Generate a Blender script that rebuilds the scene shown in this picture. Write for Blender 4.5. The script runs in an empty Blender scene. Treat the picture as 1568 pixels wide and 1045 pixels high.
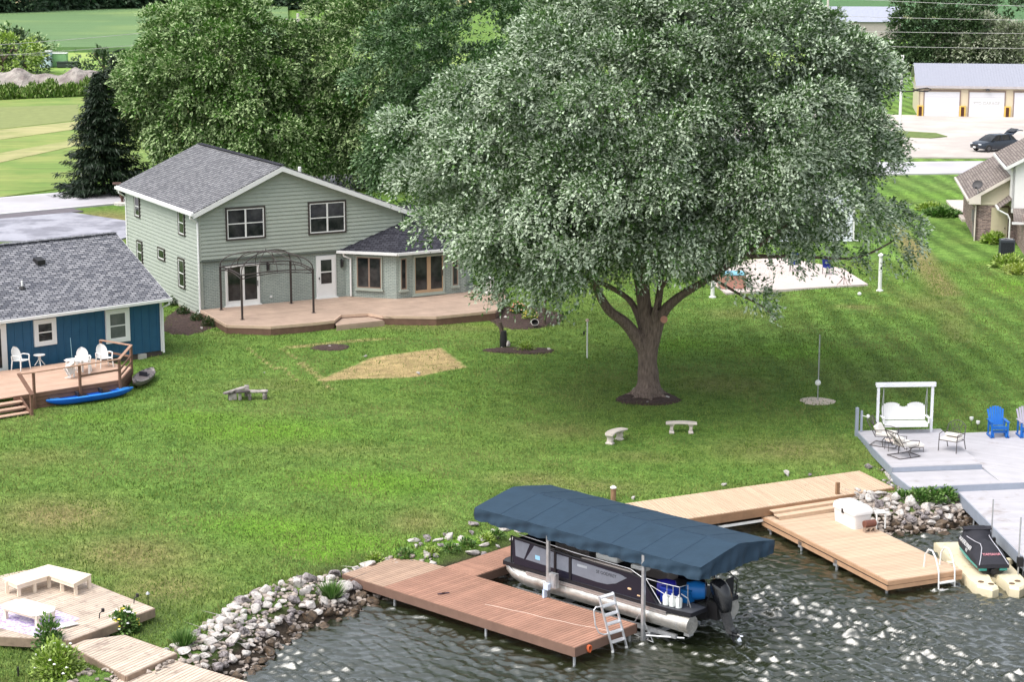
import bpy, math, random
import numpy as np
from mathutils import Vector, Matrix
R = math.radians
rnd = random.Random(7)
sc = bpy.context.scene
col = sc.collection
# ---------------------------------------------------------------- camera
HC = 21.4; FPX = 3049.0; PITCH = math.atan(622.5 / FPX)
cam_d = bpy.data.cameras.new('camera'); cam = bpy.data.objects.new('camera', cam_d); col.objects.link(cam)
cam.location = (0, 0, HC); cam.rotation_euler = (math.pi / 2 - PITCH, 0, 0)
cam_d.sensor_width = 36; cam_d.lens = FPX / 1568 * 36; cam_d.clip_end = 6000; cam_d.clip_start = 1
sc.camera = cam
# ---------------------------------------------------------------- world, sun, exposure
SUN_EL, SUN_AZ = 58, 232          # azimuth clockwise from +Y: light comes from the left behind the camera
w = bpy.data.worlds.new('World'); sc.world = w; w.use_nodes = True
nt = w.node_tree; nt.nodes.clear()
sky = nt.nodes.new('ShaderNodeTexSky'); sky.sky_type = 'NISHITA'; sky.sun_disc = False
sky.sun_elevation = R(SUN_EL); sky.sun_rotation = R(SUN_AZ); sky.dust_density = 3.0; sky.air_density = 1.0
hs = nt.nodes.new('ShaderNodeHueSaturation'); hs.inputs['Saturation'].default_value = 0.35
bg = nt.nodes.new('ShaderNodeBackground'); bg.inputs['Strength'].default_value = 0.15
wo = nt.nodes.new('ShaderNodeOutputWorld')
nt.links.new(sky.outputs[0], hs.inputs['Color']); nt.links.new(hs.outputs[0], bg.inputs[0]); nt.links.new(bg.outputs[0], wo.inputs[0])
sd_ = bpy.data.lights.new('sun', 'SUN'); sun = bpy.data.objects.new('sun', sd_); col.objects.link(sun)
sd_.energy = 1.1; sd_.angle = R(50); sd_.color = (1.0, 0.96, 0.9)
az = R(SUN_AZ); el = R(SUN_EL)
sdir = Vector((math.sin(az) * math.cos(el), math.cos(az) * math.cos(el), math.sin(el)))
sun.rotation_euler = sdir.to_track_quat('Z', 'Y').to_euler(); sun.location = (-40, -20, 80)
sc.view_settings.view_transform = 'Standard'; sc.view_settings.look = 'None'
sc.view_settings.exposure = 1.1; sc.view_settings.gamma = 1
sc.cycles.max_bounces = 6; sc.cycles.transparent_max_bounces = 6; sc.cycles.use_denoising = True
sc.cycles.diffuse_bounces = 3; sc.cycles.glossy_bounces = 3; sc.cycles.transmission_bounces = 3

# ---------------------------------------------------------------- materials
def lin(r, g, b, k=1.0):
    f = lambda c: (c / 12.92 if c <= 0.04045 else ((c + 0.055) / 1.055) ** 2.4)
    return tuple(f(c / 255) * k for c in (r, g, b))
def nn(t, typ, **kw):
    n = t.nodes.new(typ)
    for k, v in kw.items():
        if k in n.inputs: n.inputs[k].default_value = v
        else: setattr(n, k, v)
    return n
def rgba(c): return (c[0], c[1], c[2], 1)
def newmat(name):
    m = bpy.data.materials.new(name); m.use_nodes = True; t = m.node_tree; t.nodes.clear()
    out = nn(t, 'ShaderNodeOutputMaterial'); b = nn(t, 'ShaderNodeBsdfPrincipled'); t.links.new(b.outputs[0], out.inputs[0])
    return m, t, b
def mul(t, src, fac):
    """multiply a colour by a scalar socket"""
    n = nn(t, 'ShaderNodeVectorMath', operation='SCALE'); t.links.new(src, n.inputs[0]); t.links.new(fac, n.inputs['Scale']); return n.outputs[0]
def mrange(t, src, a, b, c0=0.0, c1=1.0):
    n = nn(t, 'ShaderNodeMapRange'); n.inputs['From Min'].default_value = c0; n.inputs['From Max'].default_value = c1
    n.inputs['To Min'].default_value = a; n.inputs['To Max'].default_value = b; t.links.new(src, n.inputs['Value']); return n.outputs[0]
def noise(t, vec, scale, detail=4, rough=0.6, stretch=None, dist=0.0):
    if stretch:
        mp = nn(t, 'ShaderNodeMapping'); mp.inputs['Scale'].default_value = stretch; t.links.new(vec, mp.inputs[0]); vec = mp.outputs[0]
    n = nn(t, 'ShaderNodeTexNoise'); n.inputs['Scale'].default_value = scale; n.inputs['Detail'].default_value = detail
    n.inputs['Roughness'].default_value = rough; n.inputs['Distortion'].default_value = dist; t.links.new(vec, n.inputs['Vector']); return n.outputs[0]
def mixc(t, fac, a, b, blend='MIX'):
    n = nn(t, 'ShaderNodeMix', data_type='RGBA', blend_type=blend)
    for sock, v in ((n.inputs[0], fac), (n.inputs[6], a), (n.inputs[7], b)):
        if isinstance(v, (tuple, list)): sock.default_value = rgba(v)
        elif isinstance(v, float): sock.default_value = v
        else: t.links.new(v, sock)
    return n.outputs[2]
MATS = {}
def M(name, c, rough=0.75, var=0.12, scale=3.0, bump=0.0, bscale=20.0, metal=0.0, spec=0.4, island=0.0, stretch=None, c2=None, c2s=1.5, c2lo=0.45, c2hi=0.6, grime=0.0):
    if name in MATS: return MATS[name]
    m, t, b = newmat(name)
    tc = nn(t, 'ShaderNodeTexCoord').outputs['Object']
    src = nn(t, 'ShaderNodeRGB'); src.outputs[0].default_value = rgba(c); o = src.outputs[0]
    if c2:
        f = mrange(t, noise(t, tc, c2s, 5, 0.65), 0, 1, c2lo, c2hi); o = mixc(t, f, o, c2)
    if var:
        o = mul(t, o, mrange(t, noise(t, tc, scale, 6, 0.65, stretch), 1 - var, 1 + var, 0.3, 0.7))
    if island:
        g = nn(t, 'ShaderNodeNewGeometry'); o = mul(t, o, mrange(t, g.outputs['Random Per Island'], 1 - island, 1 + island))
    t.links.new(o, b.inputs['Base Color'])
    b.inputs['Roughness'].default_value = rough; b.inputs['Metallic'].default_value = metal; b.inputs['Specular IOR Level'].default_value = spec
    if bump:
        bp = nn(t, 'ShaderNodeBump'); bp.inputs['Strength'].default_value = 1.0; bp.inputs['Distance'].default_value = bump
        t.links.new(noise(t, tc, bscale, 4, 0.6, stretch), bp.inputs['Height']); t.links.new(bp.outputs[0], b.inputs['Normal'])
    MATS[name] = m; return m
def M_brick(name, c1, c2, mortar, bw=0.24, bh=0.08, ms=0.08, rough=0.85, bump=0.006, var=0.15, vs=8.0, bias=0.0, offs=0.5):
    m, t, b = newmat(name)
    uv = nn(t, 'ShaderNodeUVMap').outputs[0]
    br = nn(t, 'ShaderNodeTexBrick'); br.offset = offs
    for k, v in (('Color1', rgba(c1)), ('Color2', rgba(c2)), ('Mortar', rgba(mortar)), ('Scale', 1.0), ('Mortar Size', bh * ms), ('Brick Width', bw), ('Row Height', bh), ('Bias', bias), ('Mortar Smooth', 0.1)):
        br.inputs[k].default_value = v
    t.links.new(uv, br.inputs['Vector'])
    o = mul(t, br.outputs['Color'], mrange(t, noise(t, uv, vs, 5, 0.7), 1 - var, 1 + var, 0.3, 0.7))
    o = mul(t, o, mrange(t, noise(t, uv, 0.5, 3, 0.6), 0.92, 1.08, 0.3, 0.7))
    t.links.new(o, b.inputs['Base Color']); b.inputs['Roughness'].default_value = rough; b.inputs['Specular IOR Level'].default_value = 0.25
    bp = nn(t, 'ShaderNodeBump', invert=True); bp.inputs['Distance'].default_value = bump; t.links.new(br.outputs['Fac'], bp.inputs['Height']); t.links.new(bp.outputs[0], b.inputs['Normal'])
    return m
white = M('white_paint', (0.72, 0.72, 0.71), 0.5, 0.03)
offwhite = M('aged_white_plastic', (0.74, 0.74, 0.72), 0.45, 0.05)
trimdark = M('dark_bronze_trim', (0.045, 0.035, 0.033), 0.5, 0.1)
sageface = M('sage_siding', lin(166, 173, 162, .90), 0.7, 0.05, 2.0)
sagebrick = M_brick('sage_painted_brick', lin(172, 181, 174, .96), lin(163, 173, 166, .92), lin(140, 151, 145, .85), 0.24, 0.085, 0.14, bump=0.012, var=0.10)
shingle = M_brick('grey_shingle', lin(150, 150, 153, .76), lin(118, 118, 123, .72), lin(70, 70, 74, .6), 0.30, 0.15, 0.12, bump=0.012, var=0.20, vs=14)
shingle_dk = M_brick('charcoal_shingle', lin(92, 92, 102, .6), lin(58, 58, 68, .6), lin(38, 38, 46, .6), 0.32, 0.16, 0.12, bump=0.012, var=0.22, vs=14)
shingle_bl = M_brick('weathered_shingle', lin(172, 172, 177, .78), lin(112, 114, 123, .70), lin(76, 77, 84, .6), 0.32, 0.15, 0.14, bump=0.014, var=0.30, vs=9)
shingle_tan = M_brick('tan_shingle', lin(172, 160, 152, .75), lin(138, 126, 120, .7), lin(105, 96, 92, .6), 0.32, 0.17, 0.12, bump=0.012, var=0.2, vs=12)
redbrick = M_brick('mottled_brick', lin(182, 154, 146, .85), lin(112, 90, 88, .75), lin(182, 170, 164, .75), 0.24, 0.085, 0.14, bump=0.008, var=0.3, vs=6)
bluebatten = M('blue_board_siding', lin(40, 88, 120, .9), 0.6, 0.10, 2.5)
beige_side = M('cream_lap_siding', lin(214, 205, 180, .9), 0.7, 0.04)
cream_door = M('cream_paint', lin(206, 196, 166, .9), 0.5, 0.04)
def glassmat(name, c=(0.012, 0.014, 0.016), c2=(0.05, 0.052, 0.052), rough=0.06):
    m, t, b = newmat(name); tc = nn(t, 'ShaderNodeTexCoord').outputs['Object']
    f = mrange(t, noise(t, tc, 1.3, 3, 0.6), 0, 1, 0.42, 0.66); t.links.new(mixc(t, f, c, c2), b.inputs['Base Color'])  # patchy lighter tone painted into the glass stands for reflections
    b.inputs['Roughness'].default_value = rough; b.inputs['Specular IOR Level'].default_value = 0.45; return m
glass = glassmat('window_glass'); glass_scr = glassmat('screened_glass', (0.09, 0.10, 0.10), (0.15, 0.16, 0.155), 0.3)
alu = M('brushed_aluminium', (0.62, 0.62, 0.62), 0.38, 0.18, 4.0, metal=0.85, stretch=(1, 8, 8))
galv = M('galvanised_steel', (0.48, 0.49, 0.50), 0.45, 0.2, 6.0, metal=0.7)
blackm = M('black_metal', (0.018, 0.017, 0.018), 0.45, 0.2)
blackgloss = M('black_gloss_paint', (0.012, 0.013, 0.016), 0.18, 0.05, spec=0.6)
deck_tan = M('tan_composite_boards', lin(216, 188, 160, .82), 0.75, 0.10, 1.3, bump=0.003, bscale=40, island=0.07, stretch=(5, .6, 1))
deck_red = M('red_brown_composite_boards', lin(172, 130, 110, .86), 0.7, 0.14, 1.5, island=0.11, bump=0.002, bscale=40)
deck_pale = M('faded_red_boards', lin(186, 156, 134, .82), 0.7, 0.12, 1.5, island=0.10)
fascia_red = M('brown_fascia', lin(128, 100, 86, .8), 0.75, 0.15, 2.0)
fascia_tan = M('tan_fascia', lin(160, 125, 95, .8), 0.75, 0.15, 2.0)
deck_house = M('weathered_tan_boards', lin(184, 160, 142, .84), 0.75, 0.14, 1.2, island=0.10)
deck_rail = M('brown_stained_lumber', lin(128, 96, 80, .8), 0.75, 0.2, 3.0, stretch=(1, 1, 4))
deck_blue = M('pinkish_deck_boards', lin(205, 172, 150, .9), 0.75, 0.12, 1.4, island=0.05)
deck_grey = M('grey_white_boards', lin(210, 207, 212, .75), 0.65, 0.07, 1.2, island=0.05, c2=lin(178, 168, 165, .74), c2s=0.9, c2lo=0.58, c2hi=0.72)
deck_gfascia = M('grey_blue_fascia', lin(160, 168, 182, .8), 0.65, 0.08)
deck_old = M('weathered_silver_boards', lin(208, 190, 172, .88), 0.8, 0.16, 2.0, island=0.12, stretch=(5, .5, 1), c2=lin(150, 130, 118, .8), c2s=2.0, c2lo=0.52, c2hi=0.75)
woodpost = M('weathered_post_wood', lin(150, 118, 90, .8), 0.85, 0.25, 5.0, stretch=(4, 4, 1))
stone = M('pale_limestone', lin(202, 196, 190, .90), 0.9, 0.25, 5.0, bump=0.02, bscale=9, c2=lin(120, 112, 108, .8), c2s=3.0, c2lo=0.5, c2hi=0.72)
stone_wet = M('brown_wet_limestone', lin(124, 104, 84, .6), 0.45, 0.3, 5.0, bump=0.02, bscale=9, c2=lin(62, 54, 46, .8), c2s=3.0)
stone_gr = M('grey_limestone', lin(160, 152, 152, .85), 0.9, 0.28, 5.0, bump=0.02, bscale=9, c2=lin(95, 88, 86, .8), c2s=3.0)
concrete = M('pale_concrete', lin(206, 196, 186, .9), 0.85, 0.12, 3.0, bump=0.006, bscale=14)
mulch = M('dark_mulch', lin(84, 66, 60, .75), 0.95, 0.7, 9.0, bump=0.12, bscale=11)
pink_stone = M('pale_pink_gravel', lin(222, 205, 190, .9), 0.9, 0.25, 20.0, bump=0.02, bscale=24)
bark = M('grey_brown_bark', lin(104, 90, 80, .8), 0.95, 0.4, 7.0, bump=0.06, bscale=9, stretch=(3, 3, 0.6))
plastic_w = M('white_plastic', (0.76, 0.76, 0.74), 0.4, 0.03)

# ---------------------------------------------------------------- mesh builder
class MB:
    def __init__(s): s.v = []; s.f = []; s.mi = []
    def add(s, vs, fs, mi=0):
        n = len(s.v); s.v += [tuple(p) for p in vs]; s.f += [tuple(i + n for i in f) for f in fs]; s.mi += [mi] * len(fs); return s
    def box(s, x0, x1, y0, y1, z0, z1, mi=0):
        return s.add([(x0, y0, z0), (x1, y0, z0), (x1, y1, z0), (x0, y1, z0), (x0, y0, z1), (x1, y0, z1), (x1, y1, z1), (x0, y1, z1)],
                     [(0, 3, 2, 1), (4, 5, 6, 7), (0, 1, 5, 4), (1, 2, 6, 5), (2, 3, 7, 6), (3, 0, 4, 7)], mi)
    def cbox(s, c, sz, rz=0, mi=0, rx=0, ry=0):
        m = Matrix.Translation(c) @ Matrix.Rotation(rz, 4, 'Z') @ Matrix.Rotation(ry, 4, 'Y') @ Matrix.Rotation(rx, 4, 'X')
        t = MB().box(-sz[0] / 2, sz[0] / 2, -sz[1] / 2, sz[1] / 2, -sz[2] / 2, sz[2] / 2)
        return s.add([m @ Vector(p) for p in t.v], t.f, mi)
    def prism(s, poly, z0, z1, mi=0):
        """horizontal polygon (x, y) or (x, y, zofs) extruded from z0 to z1"""
        n = len(poly); a = sum(poly[i][0] * poly[(i + 1) % n][1] - poly[(i + 1) % n][0] * poly[i][1] for i in range(n))
        if a < 0: poly = poly[::-1]
        vs = [(p[0], p[1], z0) for p in poly] + [(p[0], p[1], z1) for p in poly]
        fs = [tuple(range(n - 1, -1, -1)), tuple(range(n, 2 * n))] + [(i, (i + 1) % n, n + (i + 1) % n, n + i) for i in range(n)]
        return s.add(vs, fs, mi)
    def slab(s, pts, th, mi=0, down=True):
        """planar 3-D polygon given thickness along its normal"""
        pts = [Vector(p) for p in pts]; n = Vector((0, 0, 0))
        for i in range(len(pts)): n += (pts[i] - pts[0]).cross(pts[(i + 1) % len(pts)] - pts[0])
        n.normalize()
        if n.z < 0: pts = pts[::-1]; n = -n
        k = len(pts); lo = [p - n * th for p in pts]
        return s.add(pts + lo, [tuple(range(k)), tuple(range(2 * k - 1, k - 1, -1))] + [(i, k + i, k + (i + 1) % k, (i + 1) % k) for i in range(k)], mi)
    def tube(s, pts, r, n=8, mi=0, cap=True):
        pts = [Vector(p) for p in pts]; rs = r if isinstance(r, (list, tuple)) else [r] * len(pts)
        vs = []; fs = []; up = None
        for i, p in enumerate(pts):
            d = (pts[min(i + 1, len(pts) - 1)] - pts[max(i - 1, 0)]); d.normalize()
            if up is None: up = Vector((0, 0, 1)) if abs(d.z) < 0.9 else Vector((1, 0, 0))
            x = d.cross(up); x.normalize(); y = x.cross(d); up = y.copy()
            for k in range(n):
                a = 2 * math.pi * k / n; vs.append(p + (x * math.cos(a) + y * math.sin(a)) * rs[i])
        for i in range(len(pts) - 1):
            for k in range(n): fs.append((i * n + k, i * n + (k + 1) % n, (i + 1) * n + (k + 1) % n, (i + 1) * n + k))
        if cap: fs.append(tuple(range(n - 1, -1, -1))); fs.append(tuple(range((len(pts) - 1) * n, len(pts) * n)))
        return s.add(vs, fs, mi)
    def loft(s, rings, mi=0, cap=True, closed=True):
        n = len(rings[0]); vs = [p for r in rings for p in r]; fs = []
        for i in range(len(rings) - 1):
            for k in range(n if closed else n - 1): fs.append((i * n + k, i * n + (k + 1) % n, (i + 1) * n + (k + 1) % n, (i + 1) * n + k))
        if cap and closed: fs.append(tuple(range(n - 1, -1, -1))); fs.append(tuple(range((len(rings) - 1) * n, len(rings) * n)))
        return s.add(vs, fs, mi)
    def lathe(s, prof, c=(0, 0, 0), n=16, mi=0, cap=True):
        return s.loft([[(c[0] + r * math.cos(2 * math.pi * k / n), c[1] + r * math.sin(2 * math.pi * k / n), c[2] + z) for k in range(n)] for r, z in prof], mi, cap)
    def xf(s, m):
        s.v = [tuple(m @ Vector(p)) for p in s.v]; return s
    def build(s, name, mats, parent=None, smooth=False, bevel=0.0, label=None):
        me = bpy.data.meshes.new(name); me.from_pydata(s.v, [], s.f)
        mats = mats if isinstance(mats, (list, tuple)) else [mats]
        for m in mats: me.materials.append(m)
        if any(s.mi): me.polygons.foreach_set('material_index', s.mi)
        me.update()
        uvl = me.uv_layers.new(name='UVMap'); uv = np.zeros(len(me.loops) * 2, np.float32)
        for p in me.polygons:
            n = p.normal
            if abs(n.z) > 0.9995: tx = Vector((1, 0, 0)); ty = Vector((0, 1, 0))
            else: tx = Vector((0, 0, 1)).cross(n); tx.normalize(); ty = n.cross(tx)
            for li in p.loop_indices:
                q = me.vertices[me.loops[li].vertex_index].co; uv[2 * li] = q.dot(tx); uv[2 * li + 1] = q.dot(ty)
        uvl.data.foreach_set('uv', uv)
        if smooth: me.polygons.foreach_set('use_smooth', [True] * len(me.polygons))
        o = bpy.data.objects.new(name, me); col.objects.link(o)
        if parent: o.parent = parent
        if bevel:
            b = o.modifiers.new('bevel', 'BEVEL'); b.width = bevel; b.segments = 2; b.limit_method = 'ANGLE'
        if smooth and smooth != 'all':
            try: me.set_sharp_from_angle(angle=R(smooth if smooth is not True else 45))
            except Exception: pass
        if label: o['label'] = label
        return o
def tag(o, label=None, cat=None, group=None, kind=None):
    if label: o['label'] = label
    if cat: o['category'] = cat
    if group: o['group'] = group
    if kind: o['kind'] = kind
    return o
def thing(name, label, cat, loc=(0, 0, 0), rz=0.0, group=None):
    o = bpy.data.objects.new(name, None); col.objects.link(o); o.location = loc; o.rotation_euler = (0, 0, rz); o.empty_display_size = 0.2
    return tag(o, label, cat, group)
def struct(mb, name, mats, **k):
    return tag(mb.build(name, mats, **k), kind='structure')
def copy_tree(o, loc=None, rz=None, label=None, scale=None, parent=None):
    c = o.copy(); col.objects.link(c)
    if parent is not None: c.parent = parent
    if loc is not None: c.location = loc
    if rz is not None: c.rotation_euler = (0, 0, rz)
    if scale is not None: c.scale = (scale,) * 3 if isinstance(scale, (int, float)) else scale
    if label: c['label'] = label
    for ch in o.children: copy_tree(ch, parent=c)
    return c
def text(name, s, parent, loc, rot, size, mat, ext=0.002, align='CENTER', shear=0.0, label=None):
    cu = bpy.data.curves.new(name, 'FONT'); cu.body = s; cu.size = size; cu.extrude = ext; cu.align_x = align; cu.align_y = 'CENTER'; cu.shear = shear
    cu.materials.append(mat); o = bpy.data.objects.new(name, cu); col.objects.link(o)
    bpy.context.view_layer.update(); me = bpy.data.meshes.new_from_object(o.evaluated_get(bpy.context.evaluated_depsgraph_get())); bpy.data.objects.remove(o)
    o = bpy.data.objects.new(name, me); col.objects.link(o); o.parent = parent; o.location = loc; o.rotation_euler = rot
    return o
def clip(poly, a, b, c):
    """keep the part of a convex polygon where a*x + b*y <= c"""
    out = []
    for i in range(len(poly)):
        p, q = poly[i], poly[(i + 1) % len(poly)]; dp = a * p[0] + b * p[1] - c; dq = a * q[0] + b * q[1] - c
        if dp <= 0: out.append(p)
        if (dp < 0 < dq) or (dq < 0 < dp):
            t = dp / (dp - dq); out.append((p[0] + (q[0] - p[0]) * t, p[1] + (q[1] - p[1]) * t))
    return out
def boards(mb, poly, ang, z0, z1, w=0.14, gap=0.008, mi=0):
    gap = .022
    """fill a convex polygon with boards that run along angle ang"""
    nx, ny = -math.sin(ang), math.cos(ang); ds = [p[0] * nx + p[1] * ny for p in poly]; d = math.floor(min(ds) / w) * w
    while d < max(ds):
        q = clip(clip(poly, nx, ny, d + w - gap), -nx, -ny, -d)
        if len(q) > 2: mb.prism(q, z0, z1, mi)
        d += w
    return mb

# ---------------------------------------------------------------- terrain
SHORE = [(-300, -160), (-40, 35), (-14, 50.8), (-9.3, 53.0), (-7.9, 55.6), (-6.6, 59.4), (-4.3, 61.9), (-2.2, 63.9), (0.5, 66.3), (4, 69.2), (8.5, 71.0), (11, 71.0), (13.2, 69.8), (15.6, 69.9), (17.5, 71.4), (21, 73.5), (40, 80), (400, 200)]
def sdist(X, Y):
    X = np.asarray(X, float); Y = np.asarray(Y, float); best = np.full(X.shape, 1e9); sgn = np.ones(X.shape)
    for (ax, ay), (bx, by) in zip(SHORE[:-1], SHORE[1:]):
        dx, dy = bx - ax, by - ay; L2 = dx * dx + dy * dy; t = np.clip(((X - ax) * dx + (Y - ay) * dy) / L2, 0, 1)
        ex, ey = X - ax - t * dx, Y - ay - t * dy; d = np.hypot(ex, ey); cr = dx * (Y - ay) - dy * (X - ax)
        m = d < best - 1e-9; best = np.where(m, d, best); sgn = np.where(m, np.where(cr >= 0, 1.0, -1.0), sgn)
    return best * sgn
def terr(X, Y):
    s = sdist(X, Y); X = np.asarray(X, float); Y = np.asarray(Y, float)
    up = 0.8 + 1.2 * (1 - np.exp(-np.clip(s - 3.5, 0, None) / 17.0))
    z = np.where(s > 2, up, np.where(s > -1.5, 0.8 * np.sin(np.clip(s / 2, -.75, 1) * math.pi / 2) , -0.75 - 0.15 * np.clip(-s - 1.5, 0, 8)))
    z = z - np.where(s > 1.0, .42 * np.clip(s - 1, 0, 1), 0) * np.exp(-((X + 14) / 4.2) ** 2 - ((Y - 58.5) / 4.5) ** 2)
    z = np.where(s > -.2, np.minimum(z, z - .34 * np.exp(-(((X + 5.0) * .73 - (Y - 63.6) * .68) / 1.7) ** 4 - (((X + 5.0) * .68 + (Y - 63.6) * .73) / 1.9) ** 4)), z)
    und = 0.035 * np.sin(X * 0.9 + 1.3 * np.sin(Y * 0.35)) * np.sin(Y * 0.7 + X * 0.2)
    return z + und * np.clip(s - 2, 0, 4) / 4 * np.clip((130 - Y) / 15, 0, 1)
def gz(x, y): return float(terr(np.array([x]), np.array([y]))[0])
CP, SP = math.cos(PITCH), math.sin(PITCH)
def ray(px, py):
    u = (px - 784) / FPX; v = (522.5 - py) / FPX; return u, CP + v * SP, -SP + v * CP
def at(px, py, z):
    u, y, dz = ray(px, py); t = (z - HC) / dz; return (u * t, y * t)
def on_ground(px, py, dz=0.0):
    z = 1.5
    for _ in range(30):
        x, y = at(px, py, z); z = gz(x, y)
    return (x, y, z + dz)
def xlines(segs):
    out = []
    for a, b, st in segs: out += list(np.arange(a, b, st))
    return np.array(out)
gx = xlines([(-3000, -300, 300), (-300, -60, 20), (-60, -30, 2), (-30, 34, 0.25), (34, 60, 1), (60, 300, 20), (300, 3001, 300)])
gy = xlines([(-200, 40, 20), (40, 50, 1), (50, 118, 0.25), (118, 180, 1), (180, 600, 10), (600, 3001, 200)])
GX, GY = np.meshgrid(gx, gy); GZ = terr(GX, GY)
nx_, ny_ = len(gx), len(gy)
verts = np.stack([GX, GY, GZ], -1).reshape(-1, 3)
idx = np.arange(nx_ * ny_).reshape(ny_, nx_)
quads = np.stack([idx[:-1, :-1], idx[:-1, 1:], idx[1:, 1:], idx[1:, :-1]], -1).reshape(-1, 4)
def fast_mesh(name, verts, faces, mats, fsize=4, mi=None, smooth=False):
    me = bpy.data.meshes.new(name); nf = len(faces); me.vertices.add(len(verts)); me.vertices.foreach_set('co', np.asarray(verts, np.float32).ravel())
    me.loops.add(nf * fsize); me.loops.foreach_set('vertex_index', np.asarray(faces, np.int32).ravel())
    me.polygons.add(nf); me.polygons.foreach_set('loop_start', np.arange(0, nf * fsize, fsize, dtype=np.int32))
    me.polygons.foreach_set('loop_total', np.full(nf, fsize, np.int32))
    for m in (mats if isinstance(mats, (list, tuple)) else [mats]): me.materials.append(m)
    if mi is not None: me.polygons.foreach_set('material_index', np.asarray(mi, np.int32))
    if smooth: me.polygons.foreach_set('use_smooth', np.ones(nf, bool))
    me.update(calc_edges=True); me.validate(); return me
# dry / worn / lush patches of turf, painted as the kind of grass that grows there
def segd(X, Y, a, b):
    dx, dy = b[0] - a[0], b[1] - a[1]; t = np.clip(((X - a[0]) * dx + (Y - a[1]) * dy) / (dx * dx + dy * dy), 0, 1)
    return np.hypot(X - a[0] - t * dx, Y - a[1] - t * dy)
FX, FY = verts[:, 0], verts[:, 1]
dry = np.zeros(len(verts)); soil = np.zeros(len(verts)); lush = np.zeros(len(verts))
def blob(arr, px, py, rx, ry, amt):
    x, y, _ = on_ground(px, py); np.maximum(arr, amt * np.exp(-((FX - x) / rx) ** 2 - ((FY - y) / ry) ** 2), out=arr)
for p in ((90, 790, 2.6, 2.2, .8), (200, 850, 2.4, 1.8, .75), (250, 900, 2.2, 1.4, .6), (60, 700, 2.5, 1.4, .35), (640, 800, 1.2, 1.4, .6), (820, 735, 2.2, 1.0, .6), (1210, 690, 3.5, 1.8, .55), (900, 745, 2.5, 1.0, .5), (660, 470, 5, 1.5, .3), (650, 500, 6, 1.2, .45),
          (1130, 480, 2.0, 1.5, .5), (1310, 470, 1.3, .8, .6), (1420, 465, 1.5, 3, .45), (850, 660, 3, 1.2, .3), (420, 590, 3.5, 1.5, .3), (1100, 590, 2.5, 1.8, .5), (520, 690, 3, 1.2, .25), (1480, 700, 2, 1, .2), (980, 700, 2.5, .8, .4), (1240, 745, 3, .5, .5), (20, 350, 6, 6, .5), (150, 335, 4, 4, .8), (170, 360, 4, 4, .5), (330, 510, 1.2, .4, .3)): blob(dry, *p)
for p in ((400, 660, 4, 2.0, .8), (560, 740, 3.5, 1.6, .8), (430, 810, 3, 1.5, .8), (500, 830, 3, 1.2, .9), (30, 590, 3, 1.5, .6), (300, 640, 3, 1.2, .7), (1050, 530, 3, 2, .7), (1210, 540, 4, 2.5, .7), (1560, 440, 2, 3, .9), (1520, 400, 2, 1.5, .4), (540, 860, 3, .6, 1), (700, 830, 2, .5, 1), (170, 640, 4, 1, .5), (1000, 660, 3, .8, .4), (1440, 300, 6, 4, .4), (760, 500, 1.5, 1, .8), (1290, 770, 2, .4, .6)): blob(lush, *p)
def quadmask(pts):
    q = [on_ground(*p)[:2] for p in pts]; m = np.full(len(FX), 1e9); n = len(q)
    ar = sum(q[i][0] * q[(i + 1) % n][1] - q[(i + 1) % n][0] * q[i][1] for i in range(n)); s = 1 if ar > 0 else -1
    for i in range(n):
        (ax, ay), (bx, by) = q[i], q[(i + 1) % n]; L = math.hypot(bx - ax, by - ay); m = np.minimum(m, s * ((bx - ax) * (FY - ay) - (by - ay) * (FX - ax)) / L)
    return np.clip(m / 0.35 + 0.5, 0, 1)
soil = np.maximum(soil, quadmask([(566, 548), (676, 532), (718, 563), (640, 578), (482, 585)]))
soil = np.maximum(soil, 0.75 * quadmask([(432, 530), (560, 518), (690, 512), (560, 524), (440, 540)]))
for a, b in (((378, 532), (422, 566)), ((430, 534), (454, 549)), ((455, 556), (507, 596)), ((463, 555), (500, 585)), ((432, 562), (456, 584))):
    A, B = on_ground(*a)[:2], on_ground(*b)[:2]; soil = np.maximum(soil, np.clip(1.3 - segd(FX, FY, A, B) / 0.17, 0, 0.8))
for a, b, wd, k in (((1390, 370), (1450, 450), 0.9, .8), ((1450, 450), (1470, 520), 0.9, .35), ((1370, 345), (1400, 390), .7, .6)):
    A, B = on_ground(*a)[:2], on_ground(*b)[:2]; dry = np.maximum(dry, k * np.clip(1.4 - segd(FX, FY, A, B) / wd, 0, 1))
gme = fast_mesh('ground', verts, quads, [], smooth=True)
ca = gme.color_attributes.new('turf', 'FLOAT_COLOR', 'POINT'); cc = np.stack([dry, soil, lush, np.ones(len(dry))], -1).astype(np.float32); ca.data.foreach_set('color', cc.ravel())
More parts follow.
